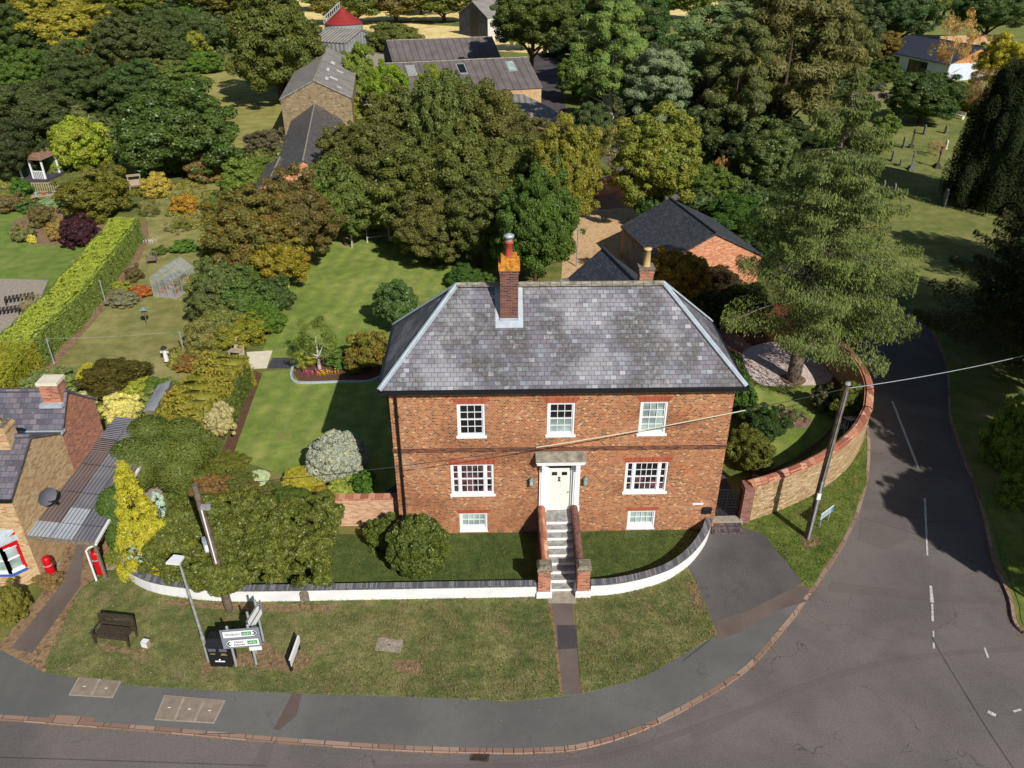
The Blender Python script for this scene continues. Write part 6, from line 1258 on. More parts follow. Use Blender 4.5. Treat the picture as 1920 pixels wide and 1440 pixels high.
spruce('cedar', 'dark conifer at the right edge overhanging the churchyard below the yew', (39.5, 26.0), 11.5, 6.5, 1.0, (50, 54, 30), 43, nb=8, dz=.5, droop=.15, hang=.5, size=.12, dens=.8)

# Irish yew: upright plumes
yx, yy = G(1856, 385); lob = []; g = np.random.default_rng(6); yh = 14.5; yr = 4.5
for _ in range(300):
    a = g.uniform(0, 6.28); q = math.sqrt(g.uniform(.25, 1)); t = g.uniform(0, .97); rr = yr*q*(1-.6*t**2.2); lob.append(((yx+rr*math.cos(a), yy+rr*math.sin(a), .2+t*(yh-2)), (.6, .6, 2.0*(1-.3*t))))
mass('yew', 'huge dark columnar yew standing over the gravestones', lob, 900, .085, 'yew_leaf', (34, 42, 24), 61, 'tree', tree=(5, 11, .4, 'bark_brown', 1, 3), aspect=.4, up=.9, shell=.3, bias=0, core=[((yx-lob[0][0][0], yy-lob[0][0][1], 5), (3.0, 3.0, 5.5))])

def wtree(x, y, zc, rr, hz, label, col, mat='leaf', v=0):      # a broad tree given in metres
    r_ = root('tree', label, 'tree', (x, y, 0)); o = bpy.data.objects.new('crown', proto('L', mat, v)); C.objects.link(o); o.parent = r_; o.location = (0, 0, zc); o.scale = (rr, rr, hz); o.rotation_euler = (0, 0, x); o.color = S(*col)
    trunk(r_, (x, y), zc-hz*.6, zc, .3, 'bark_brown', rr*.7, 5); return r_
wtree(28.2, 4.2, 8.5, 4.3, 4.6, 'dense tree beyond the right edge shading the middle of the lane', (60, 72, 34)); wtree(29.0, 11.0, 7.5, 4.2, 4.8, 'dense dark tree overhanging the right side of the shady lane', (44, 52, 30), v=1)
wtree(23.9, -8.9, 8.0, 2.9, 2.6, 'broad tree beyond the right edge whose shadow lies over the junction', (60, 72, 34)); wtree(27.4, -3.6, 8.2, 4.0, 5.0, 'lower broad tree beyond the right edge between the two shading trees', (60, 72, 34), v=1)
# unkempt undergrowth: brambles and weeds nobody could count
def undergrowth(polys, n, hmax, mat, col, seed, size, lr):
    g = np.random.default_rng(seed); lob = []
    for poly, share in polys:
        W = GL(poly, 0); xs = [p[0] for p in W]; ys = [p[1] for p in W]; k = 0
        while k < n*share:
            x, y = g.uniform(min(xs), max(xs)), g.uniform(min(ys), max(ys)); ins_ = False
            for (ax, ay), (bx_, by_) in zip(W, W[1:]+W[:1]):
                if (ay > y) != (by_ > y) and x < (bx_-ax)*(y-ay)/(by_-ay)+ax: ins_ = not ins_
            if ins_: r = lr*g.uniform(.5, 1.4); lob.append(((x, y, g.uniform(0, hmax)*.6), (r, r, r*.7))); k += 1
    c0 = Vector((lob[0][0][0], lob[0][0][1], 0)); me = lobes_mesh('undergrowth', [((c[0]-c0.x, c[1]-c0.y, c[2]), r) for c, r in lob], 26/(size*size)*.5, size, mat, seed, shell=.4, bias=0, zmin=-.05)
    o = bpy.data.objects.new('undergrowth', me); C.objects.link(o); o.location = c0; o.color = S(*col); tag(o, 'low tangled brambles and weeds between the trees', 'undergrowth', kind='stuff')
undergrowth([([(0, 20), (420, 20), (420, 120), (370, 150), (420, 240), (250, 240), (220, 330), (0, 330)], 1)], 420, 1.5, 'leaf', (72, 80, 44), 71, .3, 1.9)
undergrowth([([(1010, 70), (1640, 60), (1600, 200), (1350, 250), (1200, 200), (1060, 190)], .5), ([(1215, 390), (1420, 270), (1500, 300), (1480, 480), (1390, 430), (1260, 370)], .5)], 330, 1.2, 'leaf', (62, 76, 42), 72, .2, 1.2)
undergrowth([([(560, 85), (720, 60), (720, 100), (590, 110)], .3), ([(455, 300), (530, 280), (500, 340), (560, 350), (600, 440), (480, 420), (420, 400)], .4), ([(640, 200), (760, 150), (800, 220), (700, 260), (640, 230)], .3)], 170, .9, 'leaf_brown', (84, 92, 48), 73, .16, 1.0)
undergrowth([([(330, 340), (440, 360), (420, 480), (300, 420)], .5), ([(350, 650), (420, 650), (380, 700), (300, 690)], .2), ([(0, 330), (60, 340), (110, 400), (0, 400)], .3)], 150, .4, 'leaf_gold', (104, 106, 54), 74, .09, .45)
# ================= shrubs and trees one by one (cx, low row, top row, width, colour)
P = plant
# around the house front and lawns
P('B', 785, 1080, 962, 112, (66, 78, 32), 'dense round green shrub against the house front left of the basement window', 'leaf_hedge'); P('S', 716, 1035, 968, 58, (70, 88, 34), 'smaller green shrub left of the round shrub at the house corner')
P('S', 760, 1072, 990, 84, (60, 76, 30), 'spreading low part of greenery in front of the round house shrub') if 0 else None
P('B', 632, 908, 808, 112, (122, 130, 116), 'silvery clipped ball shrub on the side lawn by the house', 'needle'); P('B', 568, 926, 872, 76, (142, 134, 50), 'low yellow green cushion shrub left of the silvery ball', 'leaf_gold'); P('B', 484, 912, 882, 42, (136, 150, 120), 'tiny pale silver cushion shrub behind the big hedge', 'needle')
P('S', 640, 935, 895, 50, (116, 130, 60), 'pale green low shrub at the foot of the silvery ball'); P('S', 680, 928, 882, 44, (64, 90, 36), 'fresh green shrub between the silvery ball and the house'); P('S', 610, 950, 915, 56, (128, 118, 44), 'yellowish low shrub in front of the cushion shrub', 'leaf_gold')
P('M', 742, 612, 524, 84, (66, 86, 44), 'small round leafy tree on the back lawn near the roof corner', 'leaf_gloss', .5); P('T', 592, 690, 585, 104, (86, 100, 44), 'open branched apple tree at the left end of the edged bed', 'leaf', .3, cat='tree', name='tree', tmat='bark_pale')
P('S', 692, 690, 618, 74, (96, 96, 42), 'bushy shrub with yellowing leaves in the edged bed', 'leaf_rust', .15); P('S', 634, 690, 655, 46, (72, 96, 40), 'low green shrub in the middle of the edged bed'); P('S', 665, 700, 665, 44, (66, 88, 36), 'low dark shrub right of the middle of the edged bed'); P('T', 575, 700, 650, 56, (120, 128, 50), 'strap leaved plant at the left end of the edged bed')
P('M', 872, 545, 498, 70, (60, 80, 38), 'dark leafy shrub just behind the left end of the ridge'); P('S', 905, 545, 512, 50, (66, 84, 40), 'second leafy shrub behind the ridge beside the chimney')
# shrub border between the two gardens
P('M', 470, 560, 465, 110, (66, 82, 40), 'dark green shrub high in the belt dividing the two gardens', 'leaf'); P('M', 410, 590, 490, 96, (78, 92, 50), 'mid green shrub on the greenhouse side of the dividing belt'); P('M', 455, 620, 530, 110, (70, 92, 44), 'leafy green shrub in the middle of the dividing belt'); P('M', 415, 650, 570, 84, (90, 98, 52), 'pale olive shrub near the washing line in the dividing belt', 'leaf_brown'); P('M', 430, 520, 440, 96, (84, 84, 44), 'bronze tinged shrub at the top of the dividing belt', 'leaf_brown'); P('M', 492, 632, 568, 78, (74, 98, 38), 'rounded bright green shrub at the lawn edge in the dividing border'); P('M', 440, 655, 585, 104, (98, 104, 34), 'olive yellow shrub at the near end of the dividing border', 'leaf_gold'); P('M', 515, 590, 520, 66, (56, 76, 34), 'dark glossy shrub poking onto the back lawn', 'leaf_gloss')
P('M', 395, 620, 530, 86, (74, 84, 46), 'grey green shrub on the left flank of the dividing border'); P('S', 375, 665, 600, 60, (104, 104, 60), 'dull olive shrub beside the right washing line post', 'leaf_brown')
P('L', 545, 490, 330, 150, (82, 82, 44), 'copper tinted tree in front of the slate range', 'leaf_brown', 1.2); P('L', 470, 520, 360, 170, (90, 88, 46), 'orange and brown autumn tree above the dividing border', 'leaf_rust', .8); P('M', 520, 540, 440, 110, (110, 100, 34), 'yellow and orange autumn shrub at the left edge of the back lawn', 'leaf_gold', .3); P('M', 600, 455, 345, 80, (76, 100, 36), 'bright green young tree at the top left of the back lawn', 'leaf', 1.0)
P('S', 558, 495, 470, 40, (140, 50, 56), 'small red leaved shrub on the back lawn edge', 'leaf'); P('S', 530, 555, 525, 24, (186, 176, 80), 'tiny pale yellow shrub on the back lawn edge', 'leaf_gold')
# shrubs near the cottage
P('M', 218, 752, 668, 132, (66, 64, 28), 'dark olive brown shrub in front of the scarecrow', 'leaf_brown'); P('B', 168, 728, 682, 46, (140, 138, 44), 'yellow green clipped ball left of the dark olive shrub', 'leaf_gold'); P('S', 92, 742, 692, 96, (98, 110, 66), 'grey green spreading plant behind the cottage chimney'); P('B', 118, 708, 690, 26, (150, 140, 90), 'little round pale shrub at the foot of the hedge path')
P('M', 230, 805, 738, 66, (180, 168, 104), 'pale yellow variegated shrub beside the cottage', 'leaf_varieg'); P('M', 262, 765, 708, 66, (128, 134, 54), 'light green shrub behind the pale yellow shrub', 'leaf_gold'); P('S', 150, 775, 735, 52, (150, 150, 110), 'silvery leaved shrub by the cottage chimney', 'leaf_varieg')
P('M', 412, 822, 756, 52, (140, 140, 100), 'cream variegated shrub at the soil border', 'leaf_varieg', .2); P('M', 310, 785, 722, 90, (104, 112, 68), 'silvery green shrub between the shed and autumn hedge'); P('M', 370, 800, 745, 80, (96, 84, 40), 'bronze leaved shrub below the autumn hedge', 'leaf_rust')
P('M', 420, 900, 845, 84, (84, 92, 38), 'loose green shrub at the lower end of the soil border'); P('M', 395, 950, 885, 70, (104, 82, 50), 'reddish brown shrub behind the wooden pole', 'leaf_brown'); P('T', 350, 880, 840, 60, (110, 90, 60), 'bare brown twiggy shrub over the broad green hedge', 'leaf_brown'); P('M', 470, 960, 905, 70, (90, 84, 44), 'brownish twiggy shrub at the back of the huge hedge', 'leaf_brown'); P('M', 545, 960, 915, 90, (70, 84, 38), 'dark green shrub at the right back of the huge hedge')
P('M', 350, 940, 868, 84, (82, 92, 44), 'green shrub right of the golden conifer behind the wooden pole'); P('M', 440, 935, 880, 76, (80, 90, 42), 'green shrub between the wooden pole and the tiny pale cushion'); P('M', 330, 915, 850, 80, (78, 90, 44), 'leafy shrub where the broad green hedge meets the blue grey conifer'); P('M', 510, 945, 905, 64, (84, 92, 48), 'light green shrub behind the huge hedge below the pale cushion'); P('M', 300, 760, 705, 70, (84, 98, 44), 'green shrub behind the narrow grey shed'); P('M', 598, 985, 925, 70, (66, 76, 34), 'shrub at the right end of the huge hedge by the brick wall')
P('M', 20, 1170, 1095, 64, (98, 96, 44), 'low olive shrub at the left edge below the bay window', 'leaf_gold'); P('S', 90, 1105, 1070, 46, (104, 96, 60), 'dry weedy plant at the cottage corner', 'leaf_brown'); P('S', 222, 1060, 1025, 44, (92, 100, 44), 'weedy green plant between the red cylinder and wall end')
# corner garden right of the house
P('S', 1385, 790, 692, 56, (52, 78, 34), 'upright dark green clipped shrub at the house corner', 'needle'); P('M', 1432, 835, 762, 86, (44, 58, 30), 'dark bushy shrub at the right house corner', 'needle'); P('M', 1405, 885, 798, 88, (76, 82, 34), 'olive green shrub lowest beside the house wall'); P('M', 1390, 770, 715, 50, (48, 66, 32), 'dark green shrub squeezed behind the upright one')
P('M', 1590, 800, 720, 60, (84, 92, 44), 'leafy shrub behind the leaning pole inside the stone wall'); P('S', 1542, 775, 722, 40, (74, 74, 56), 'dusky shrub on the soil left of the leaning pole', 'leaf_brown'); P('S', 1552, 680, 645, 46, (82, 96, 40), 'small green shrub at the right rim of the pale gravel'); P('S', 1425, 925, 893, 44, (118, 108, 90), 'grey dried plant behind the stone wall pier', 'leaf_brown')
P('T', 1500, 792, 760, 50, (96, 108, 66), 'wispy grey green plant in the round bed')
P('M', 1900, 900, 755, 96, (84, 104, 40), 'leafy bright green hedge shrub at the right edge of the picture'); P('S', 1905, 960, 880, 60, (80, 98, 38), 'green hedge shrub lower down the right edge')
# behind the house
None; None
None; None; None; None; P('L', 1062, 420, 232, 128, (102, 106, 42), 'yellow green tree at the right of the central trees', 'leaf_gold', 3.0); P('L', 1008, 530, 325, 150, (66, 84, 38), 'fresh green tree right behind the chimney', 'leaf', 1.0)
None; P('M', 990, 355, 318, 46, (120, 56, 44), 'small patch of red leaved tree among the central greenery', 'leaf', 3.5); None
P('M', 732, 215, 118, 66, (98, 118, 36), 'bright green tree in front of the left end of the long barns', 'leaf', 2); P('M', 820, 200, 130, 76, (104, 116, 44), 'light green tree top in front of the front barn roof', 'leaf', 4); P('M', 672, 180, 88, 62, (92, 108, 46), 'slender green tree beside the stone barn', 'leaf', 1.5, tmat='bark_pale'); P('M', 660, 240, 185, 56, (110, 118, 50), 'yellowish shrub at the stone barn corner')
P('M', 628, 80, 50, 32, (62, 88, 36), 'ivy green shrub on the grey farm shed'); P('M', 655, 440, 400, 44, (84, 96, 50), 'little tree with a white stem at the shady lawn edge', 'leaf', 1.2, tmat='bark_pale')
P('M', 1100, 185, 98, 100, (78, 92, 46), 'rounded green tree right of the farm lane', 'leaf', .6); P('L', 1105, 300, 198, 100, (62, 80, 46), 'dark green tree right of the flat grey roof', 'leaf', 1.0); P('T', 1158, 330, 225, 90, (112, 104, 60), 'twiggy olive bush beside the dark green tree', 'leaf_brown', .8, cat='tree', name='tree')
P('L', 1235, 385, 215, 175, (98, 108, 46), 'large light yellow green tree behind the garage', 'leaf_gold', 2.0, tmat='bark_pale'); P('M', 1218, 420, 345, 60, (58, 80, 34), 'ivy covered white trunk at the garage corner', 'leaf_gloss', .4, tmat='bark_pale'); P('M', 1300, 300, 205, 100, (66, 76, 44), 'dark shrubby tree right of the light green tree', 'leaf', 1.0)
P('L', 1245, 250, 170, 130, (58, 72, 42), 'dark green thicket below the pines', 'leaf', .5); P('P', 1150, 200, 10, 150, (88, 102, 56), 'pine with pale green tufts above the farm lane', 'needle', 5, name='pine_tree', tmat='bark_pale'); P('P', 1230, 235, 95, 130, (92, 108, 80), 'blue green pine in front of the glimpsed white house', 'needle', 4, name='pine_tree'); P('P', 1330, 160, 20, 190, (84, 100, 66), 'tall grey green pine at the top middle', 'needle', 6, name='pine_tree'); P('P', 1160, 90, -30, 150, (60, 70, 40), 'dark pine crown at the top edge right of the big farm tree', 'needle', 6, name='pine_tree')
P('P', 1480, 250, -20, 250, (84, 88, 50), 'huge olive coloured tree at the top right of centre', 'leaf', 2.0); P('P', 1500, 200, -40, 170, (78, 84, 48), 'tall dark pine rising from the middle of the huge olive tree', 'needle', 4.0, name='pine_tree'); P('P', 1385, 240, 50, 140, (78, 88, 50), 'rough tree left of the huge olive one', 'leaf', 4.0); P('P', 1565, 215, 30, 140, (80, 86, 48), 'rough tree right of the huge olive one', 'leaf', 3.0); P('P', 1420, 90, -20, 180, (88, 102, 68), 'pine behind the huge olive tree at the top edge', 'needle', 7, name='pine_tree')
P('L', 1440, 345, 235, 130, (70, 88, 42), 'glossy laurel thicket left of the spruce top', 'leaf_gloss', .4); P('M', 1390, 440, 370, 120, (58, 82, 36), 'low green thicket between the garage and spruce'); P('M', 1330, 375, 310, 90, (76, 92, 42), 'mid green bush by the lane bend'); P('T', 1352, 350, 290, 36, (138, 116, 70), 'narrow dead brown conifer by the lane bend', 'leaf_brown', cat='shrub'); P('M', 1430, 500, 430, 110, (50, 68, 34), 'dark green undergrowth behind the spruce')
P('M', 1272, 575, 462, 104, (112, 92, 34), 'golden brown shrub between the ridge and garage', 'leaf_gold', .6); P('M', 1345, 560, 495, 90, (60, 52, 36), 'dark brownish shrub below the garage gable', 'leaf_brown'); P('M', 1330, 620, 545, 80, (42, 52, 30), 'dark shrub in deep shade beside the right hip'); P('M', 1395, 600, 530, 100, (46, 54, 30), 'dark undergrowth left of the spruce trunk'); P('M', 1580, 640, 560, 90, (48, 56, 32), 'dark undergrowth right of the spruce trunk')
P('S', 1062, 470, 440, 30, (96, 66, 44), 'small reddish shrub at the gravel yard edge', 'leaf_brown')
# the merged mass of trees behind the back lawn, each a crown of its own
P('L', 690, 415, 240, 180, (76, 80, 42), 'large green and brown tree left of the central trees', 'leaf_brown', 1.0); P('L', 752, 330, 172, 165, (80, 88, 44), 'broad green tree between the slate range and the birch', 'leaf', 1.5); P('W', 835, 320, 140, 170, (84, 92, 50), 'birch with fine hanging sprays at the top of the central trees', 'leaf', 2.5, name='birch_tree')
P('L', 910, 340, 172, 180, (82, 86, 44), 'large brown tinted tree in the centre behind the house', 'leaf_brown', 1.5); P('L', 985, 345, 222, 120, (78, 82, 44), 'dull green tree behind the yellow green tree', 'leaf_brown', 2.0); P('L', 770, 440, 275, 180, (78, 86, 42), 'rounded green tree at the back edge of the lawn', 'leaf', .6); P('L', 850, 450, 260, 190, (82, 88, 44), 'brown speckled tree in the middle of the central mass', 'leaf_brown', .6)
P('L', 900, 492, 335, 170, (74, 84, 42), 'shady green tree between the back lawn and the chimney', 'leaf', .6); P('L', 735, 428, 315, 150, (76, 88, 44), 'low spreading tree behind the goal frame', 'leaf', .8); P('L', 805, 490, 370, 140, (80, 84, 44), 'low leafy tree at the shaded end of the back lawn', 'leaf_brown', .6); P('L', 955, 440, 270, 180, (82, 88, 44), 'olive green tree left of the fresh green one', 'leaf', .8); P('M', 640, 445, 300, 130, (74, 88, 42), 'leafy green tree between the copper tree and the goal frame', 'leaf', .8); P('L', 655, 350, 230, 120, (80, 88, 44), 'tree overhanging the near end of the slate range roof', 'leaf_brown', 1.5)
gs_r = random.Random(4)
for k in range(26):     # scrub woodland: trees nothing tells apart
    cx_, yb_ = gs_r.uniform(0, 420), gs_r.uniform(70, 250)
    if cx_ > 250 and yb_ > 190 or cx_ > 80 and yb_ > 205 or cx_ > 335 and yb_ > 130: continue
    P('M', cx_, yb_, yb_-gs_r.uniform(45, 75), gs_r.uniform(55, 100), (gs_r.uniform(60, 86), gs_r.uniform(74, 92), gs_r.uniform(38, 50)), 'tree in the dense scrub filling the upper left corner', gs_r.choice(('leaf', 'leaf', 'leaf_brown')), .8, group='scrub trees at the upper left')
for k in range(16):
    cx_, yb_ = gs_r.uniform(1080, 1640), gs_r.uniform(90, 260)
    P('M', cx_, yb_, yb_-gs_r.uniform(50, 80), gs_r.uniform(60, 100), (gs_r.uniform(56, 80), gs_r.uniform(72, 90), gs_r.uniform(40, 50)), 'tree in the dark belt beyond the garage and spruce', 'leaf', .8, group='trees of the dark belt')
# top right
P('L', 1735, 228, 140, 138, (54, 74, 34), 'dark laurel clump at the far side of the churchyard', 'leaf_gloss', .2); P('T', 1790, 150, 20, 90, (140, 124, 80), 'birch with thin golden leaves in front of the bungalow', 'leaf_rust', 3.0, tmat='bark_pale', name='birch_tree'); P('L', 1885, 165, 75, 96, (142, 130, 44), 'golden yellow tree at the right edge beyond the yew', 'leaf_gold', 1.0); P('T', 1850, 215, 130, 90, (120, 100, 76), 'bare twiggy bush behind the yew', 'leaf_brown', .4, cat='tree', name='tree')
P('M', 1650, 110, 60, 80, (92, 88, 44), 'rust tinted tree left of the bungalow roof', 'leaf_rust', 1.0); P('M', 1660, 155, 110, 60, (60, 78, 36), 'green hedge bush left of the bungalow wall'); P('M', 1615, 190, 130, 70, (70, 84, 42), 'green bush between the small shed and rough olive tree'); P('L', 1690, 75, -20, 120, (60, 76, 48), 'dark green tree behind the bungalow ridge', 'leaf', 3); P('L', 1590, 110, 10, 120, (62, 74, 48), 'dark tree at the top edge left of the bungalow', 'leaf', 3)
P('L', 1860, 60, -20, 130, (66, 82, 50), 'large green tree behind the tan fence', 'leaf', 2); P('M', 1820, 215, 165, 60, (100, 96, 48), 'yellow tinged bush by the pale churchyard bench', 'leaf_gold'); P('T', 1755, 295, 262, 36, (132, 112, 88), 'dead weeds among the gravestones', 'leaf_brown'); P('S', 1660, 262, 215, 46, (78, 98, 44), 'small leafy sapling left of the gravestones', 'leaf', .5)
P('L', 1190, 130, -30, 150, (58, 74, 44), 'dark green tree filling the gap behind the blue green pine', 'leaf', 2.0); P('L', 1290, 190, 110, 110, (54, 70, 44), 'dark shady tree between the pine and the huge olive tree', 'leaf', .8); P('L', 1120, 110, 30, 110, (66, 84, 48), 'mid green tree behind the pale tufted pine', 'leaf', 1.0); P('L', 1370, 300, 215, 100, (48, 62, 38), 'dark thicket beneath the rough olive trees', 'leaf', .3); P('L', 1480, 300, 225, 120, (56, 64, 40), 'shaded undergrowth tree below the huge olive tree', 'leaf', .3); P('M', 1175, 240, 185, 80, (66, 84, 52), 'grey green bush left of the dark thicket'); P('L', 1580, 330, 230, 90, (72, 96, 44), 'laurel tree seen behind the spruce top', 'leaf_gloss', .4); P('L', 1085, 60, -20, 110, (64, 80, 44), 'tree with pale tufts at the top edge between big farm tree and pines', 'leaf', 1.5)
# top middle
P('L', 1000, 95, -30, 170, (70, 82, 40), 'big dark tree with heavy limbs right of the tall barn', 'leaf', 5.5); P('M', 978, 88, 28, 62, (84, 108, 44), 'green bush tree beside the tall barn wall', 'leaf', .5); P('M', 660, 115, 70, 70, (80, 96, 46), 'green bramble patch between silo and long barn') if 0 else None
P('M', 740, 85, 62, 110, (84, 92, 48), 'bramble bank behind the long rear barn', 'leaf_brown'); P('M', 1050, 110, 65, 60, (50, 64, 36), 'dark shrub under the big farm tree')
# top left
P('L', 515, 178, -15, 190, (78, 84, 42), 'large brownish green oak left of the stone barn', 'leaf_brown', 1.0, name='oak_tree'); P('M', 400, 85, 36, 76, (138, 134, 62), 'pale yellow green bush in the scrub behind the orchard grass', 'leaf_gold'); P('M', 350, 110, 60, 70, (112, 120, 48), 'yellow green bush left of the pale one', 'leaf_gold', .2); P('M', 372, 140, 95, 80, (78, 96, 42), 'mid green bush at the corner of the orchard grass')
P('L', 125, 110, 0, 190, (122, 118, 48), 'big yellowing tree at the upper left', 'leaf_gold', 1.5); P('M', 124, 125, 52, 92, (54, 66, 44), 'round dark blue green tree in front of the yellowing tree', 'leaf', .8); P('L', 232, 140, 30, 140, (72, 76, 48), 'dull green tree right of the round dark tree', 'leaf', 1.2); P('L', 300, 110, 20, 110, (62, 74, 44), 'dark green tree in the row at the top left', 'leaf', 1.5); P('L', 30, 120, 20, 110, (58, 74, 36), 'green tree at the top left corner', 'leaf', 1.5)
P('L', 40, 190, 95, 110, (60, 82, 34), 'dark green conifer like tree at the left edge', 'needle', 1.0); P('L', 150, 215, 110, 150, (56, 68, 40), 'dark green tree above the play tower', 'leaf', .8); P('L', 250, 215, 120, 130, (58, 76, 42), 'dark thicket above the big laurel', 'leaf', .6); P('M', 330, 195, 125, 110, (76, 92, 44), 'mid green bush bank beside the orchard grass'); P('L', 60, 265, 160, 150, (66, 72, 46), 'grey brown thicket at the left edge', 'leaf_brown', .6); P('M', 120, 250, 190, 80, (94, 100, 66), 'grey green bush above the lime green shrub')
P('L', 20, 330, 225, 110, (52, 62, 38), 'dark tree left of the summer house', 'leaf_brown', .5); P('M', 185, 235, 185, 70, (62, 78, 42), 'dark bush behind the play tower')
P('M', 147, 325, 225, 108, (112, 128, 44), 'lime green feathery shrub between summer house and play tower', 'leaf_gold'); P('L', 330, 345, 170, 232, (66, 84, 38), 'huge round glossy laurel in the middle of the left gardens', 'leaf_gloss', 0); P('M', 382, 345, 288, 70, (112, 100, 62), 'pinkish brown shrub at the right foot of the huge laurel', 'leaf_brown'); P('M', 172, 418, 318, 124, (90, 92, 38), 'olive round shrub with bronze tips below the summer house', 'leaf_brown')
P('M', 150, 468, 404, 64, (60, 34, 44), 'dark purple shrub beside the long hedge'); P('S', 78, 430, 382, 50, (88, 84, 50), 'mixed brown green shrub in the island bed', 'leaf_brown'); P('S', 45, 455, 420, 40, (96, 100, 60), 'low grey plant at the left of the island bed'); P('S', 108, 455, 415, 34, (120, 108, 60), 'straw coloured tuft in the island bed', 'leaf_brown'); P('S', 60, 458, 440, 18, (180, 166, 90), 'tiny bright yellow plant at the island bed edge', 'leaf_gold')
P('S', 292, 375, 325, 50, (140, 132, 62), 'yellow leaved shrub right of the arbour', 'leaf_gold'); P('T', 281, 412, 366, 44, (92, 92, 54), 'spiky brown green clump at the far hedge end', 'leaf_brown'); P('S', 345, 402, 362, 54, (132, 108, 46), 'orange yellow shrub in the wild garden', 'leaf_rust'); P('B', 399, 404, 372, 36, (74, 96, 42), 'small green clipped dome in the wild garden'); P('M', 500, 292, 240, 76, (88, 80, 68), 'purple grey shrub left of the slate range roof', 'leaf_brown'); P('M', 455, 375, 300, 90, (88, 104, 46), 'green bushy growth below the orchard grass'); P('M', 490, 350, 300, 70, (78, 100, 42), 'fresh green shrub against the lean to'); P('M', 425, 400, 355, 70, (80, 92, 44), 'low green bush right of the clipped dome')
P('T', 335, 440, 405, 56, (104, 108, 60), 'thin leaved shrub in the rough grass above the greenhouse'); P('S', 345, 475, 450, 46, (78, 104, 48), 'leafy green vegetable clump above the greenhouse'); P('S', 298, 480, 462, 26, (70, 90, 40), 'small round shrub behind the garden chair'); P('S', 250, 530, 500, 34, (84, 76, 50), 'dark brown tuft by the hedge path', 'leaf_brown'); P('S', 262, 560, 535, 40, (150, 92, 50), 'bright orange plant left of the greenhouse', 'leaf_rust'); P('S', 232, 572, 550, 56, (110, 106, 90), 'grey mounded plant left of the greenhouse', 'leaf_brown'); P('S', 228, 550, 528, 34, (120, 124, 50), 'yellow green low plant on the hedge path'); P('S', 350, 545, 515, 36, (124, 116, 60), 'straggly plant right of the greenhouse', 'leaf_brown')
P('S', 40, 370, 335, 40, (66, 94, 40), 'green plant below the summer house'); P('S', 20, 400, 365, 50, (98, 88, 60), 'brown plant at the far left bed', 'leaf_brown'); P('S', 50, 400, 375, 40, (72, 96, 50), 'green clump in the far left bed'); P('S', 85, 392, 376, 46, (120, 140, 110), 'pale green strap plant beside the garden table'); P('S', 5, 305, 262, 60, (150, 110, 92), 'pinkish dry shrub at the left edge', 'leaf_brown')
P('T', 60, 595, 550, 50, (116, 112, 78), 'bare twiggy growth through the lime hedge near the yellow end', 'leaf_brown'); P('T', 150, 510, 478, 44, (124, 126, 74), 'bare twiggy growth through the middle of the lime hedge', 'leaf_brown')
P('S', 380, 660, 632, 24, (150, 84, 52), 'rusty small shrub by the wooden board', 'leaf_rust'); P('S', 355, 700, 665, 50, (112, 92, 52), 'rusty low growth right of the scarecrow', 'leaf_rust')
# far wood along the top edge: one tree after another, all of one kind
gr = random.Random(9)
fk = [('F', 'leaf'), ('F', 'leaf_gold'), ('F', 'leaf_brown')]
for row, (ya, yb, n_) in enumerate(((8, -38, 26), (-12, -62, 20))):
    for k in range(n_):
        cx = -40+k*(2000/(n_-1))+gr.uniform(-25, 25); hh = gr.uniform(38, 60)
        if 860 < cx < 960 and row == 0: continue
        yb2 = (30 if 420 < cx < 1100 else 22)+ya-8+gr.uniform(-6, 6)
        cls, mt = fk[gr.randrange(3) if gr.random() < .5 else 0]
        P(cls, cx, yb2, yb2-hh, gr.uniform(80, 120), (gr.uniform(66, 92), gr.uniform(80, 98), gr.uniform(36, 48)), 'tree in the far wood closing the view along the top edge', mt, 1.5, group='trees of the far wood')

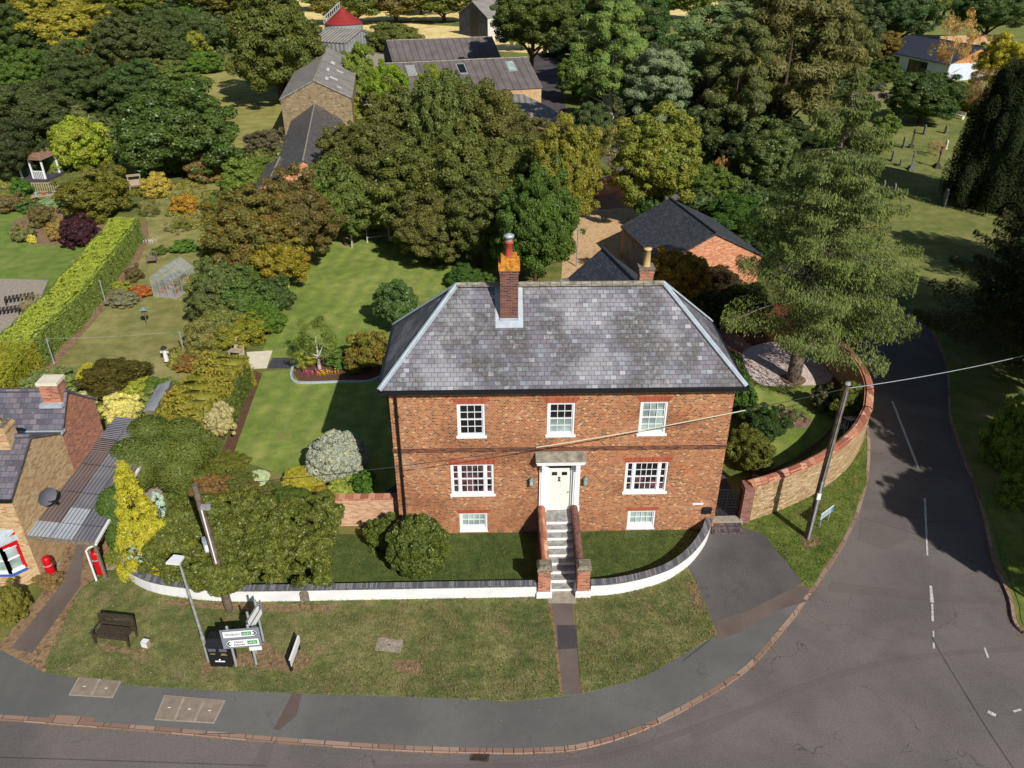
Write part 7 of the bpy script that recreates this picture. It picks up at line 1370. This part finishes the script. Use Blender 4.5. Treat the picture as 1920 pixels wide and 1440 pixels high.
# ---- real grass blades on the nearest turf
def inside(poly, X_, Y_):
    r_ = np.zeros(len(X_), bool); P_ = np.array(poly)
    for (ax, ay), (bx_, by_) in zip(P_, np.roll(P_, -1, 0)):
        c = ((ay > Y_) != (by_ > Y_)) & (X_ < (bx_-ax)*(Y_-ay)/(by_-ay+1e-12)+ax); r_ ^= c
    return r_
foliage('blade', accent=(.5, .9, S(150, 132, 96)), hue=(1.35, 1.2, .9), dark=(.6, .7, .6), trans=.3, gloss=.03)
def turf(polys, dens, h_, col, seed, dry, label, z=.012):
    g = np.random.default_rng(seed); PT = []
    for poly in polys:
        P_ = np.array([p[:2] for p in poly]); lo, hi = P_.min(0), P_.max(0); n = int((hi-lo).prod()*dens); x, y = g.uniform(lo[0], hi[0], n), g.uniform(lo[1], hi[1], n); k = inside(poly, x, y)
        PT.append(np.stack([x[k]+g.normal(size=k.sum())*.03, y[k]+g.normal(size=k.sum())*.03], 1))
    P_ = np.concatenate(PT); n = len(P_); x, y = P_.T
    cl = np.sin(x*1.7+np.sin(y*2.3)*1.4)*np.sin(y*1.9+np.sin(x*1.3+1)*1.6)+.6*np.sin(x*4.1+y*3.3)*np.sin(y*5.2-x*2.7)+.4*np.sin(x*9.7-y*7.9)*np.sin(y*11.3+x*8.1)
    hh = h_*g.uniform(.5, 1.3, n)*(1+.25*cl); a = g.uniform(0, 6.28, n); w2 = .016*g.uniform(.6, 1.5, n); ln = g.uniform(.2, .8, n)*hh; b_ = g.uniform(0, 6.28, n)
    B = np.stack([x, y, np.full(n, z)], 1); T_ = np.stack([np.cos(a)*w2, np.sin(a)*w2, np.zeros(n)], 1); tip = B+np.stack([np.cos(b_)*ln, np.sin(b_)*ln, hh], 1); mid = (B+tip)/2+np.stack([np.zeros(n), np.zeros(n), hh*.15], 1)
    V = np.stack([B-T_, mid-T_*.9, tip, mid+T_*.9], 1).reshape(-1, 3); F = np.arange(4*n).reshape(n, 4); t1 = np.clip(.45+.25*cl+.5*(g.uniform(0, 1, n)-.5), 0, 1); t2 = np.clip(dry+.28*cl+.5*(g.uniform(0, 1, n)-.5), 0, 1)
    me = np_mesh('grass', V, F, np.repeat(t1, 4), np.repeat(t2, 4), 'blade'); o = bpy.data.objects.new('grass', me); C.objects.link(o); o.color = S(*col); tag(o, label, 'grass', kind='stuff')
VG = [GL([(90, 1262), (85, 1240), (150, 1105), (200, 1078), (228, 1064), (250, 1090), (300, 1112), (400, 1122), (570, 1126), (1005, 1119), (1036, 1125), (1050, 1306), (960, 1317), (760, 1308), (560, 1302), (400, 1296), (240, 1287)]), GL([(1082, 1118), (1100, 1117), (1180, 1108), (1250, 1085), (1290, 1063), (1308, 1098), (1345, 1190), (1290, 1224), (1210, 1270), (1090, 1304)])]
turf(VG, 420, .06, (80, 88, 50), 1, .62, 'rough mown grass with straw coloured patches on the roadside verge')
turf([GL([(1395, 985), (1440, 962), (1545, 910), (1600, 868), (1622, 838), (1626, 905), (1592, 987), (1527, 1096), (1518, 1104), (1505, 1090), (1470, 1048), (1430, 1000)])], 420, .06, (74, 88, 44), 2, .38, 'green rough grass on the corner below the stone wall')
turf([[(-16.0, -3.6), (-1.0, -3.7), (-1.0, -.05), (-8, -.05), (-16, .3)], smooth([(1.0, -3.7), (2.6, -3.45), (4.2, -2.85), (5.5, -1.75), (6.3, -.6), (6.5, -.05)], 4)+[(1.0, -.05)]], 420, .045, (62, 74, 40), 3, .3, 'dark green lawn grass between the house and the white wall')

# fallen leaves along the kerb, on the side drive and path
def litter(spots, n, label, col, seed, size=.035):
    g = np.random.default_rng(seed); P_ = []
    for (pts, z, wd, sh) in spots:
        W = np.array([p[:2] for p in pts]); k = int(n*sh); i = g.integers(0, len(W)-1, k); t = g.uniform(0, 1, (k, 1)); q = W[i]*(1-t)+W[i+1]*t+g.normal(size=(k, 2))*wd; P_.append(np.column_stack([q, np.full(k, z)]))
    P_ = np.concatenate(P_); V, F = leaves(P_, np.tile((0, 0, 1.0), (len(P_), 1)), size, .7, g, .8, None, .3); n_ = len(P_)
    me = np_mesh('fallen_leaves', V, F, np.repeat(g.uniform(0, 1, n_), 4), np.repeat(g.uniform(0, 1, n_), 4), 'leaf_brown'); o = bpy.data.objects.new('fallen_leaves', me); C.objects.link(o); o.color = S(*col); tag(o, label, 'fallen leaves', kind='stuff')
litter([(kerbL[5:75], -.09, .12, .6), (kerbR[12:40], -.09, .15, .4)], 2600, 'brown leaf litter gathered against the kerbs', (110, 84, 60), 5)
litter([(GL([(1330, 1040), (1390, 1080), (1370, 1140), (1420, 1060)]), .03, .6, .5), (GL([(300, 1290), (900, 1320), (1200, 1290)]), .03, .5, .3), (GL([(300, 1150), (700, 1200), (1000, 1250), (1200, 1200)]), .06, .8, .2)], 650, 'pale leaves and grit scattered on the drive, pavement and verge', (120, 114, 104), 6, .017)
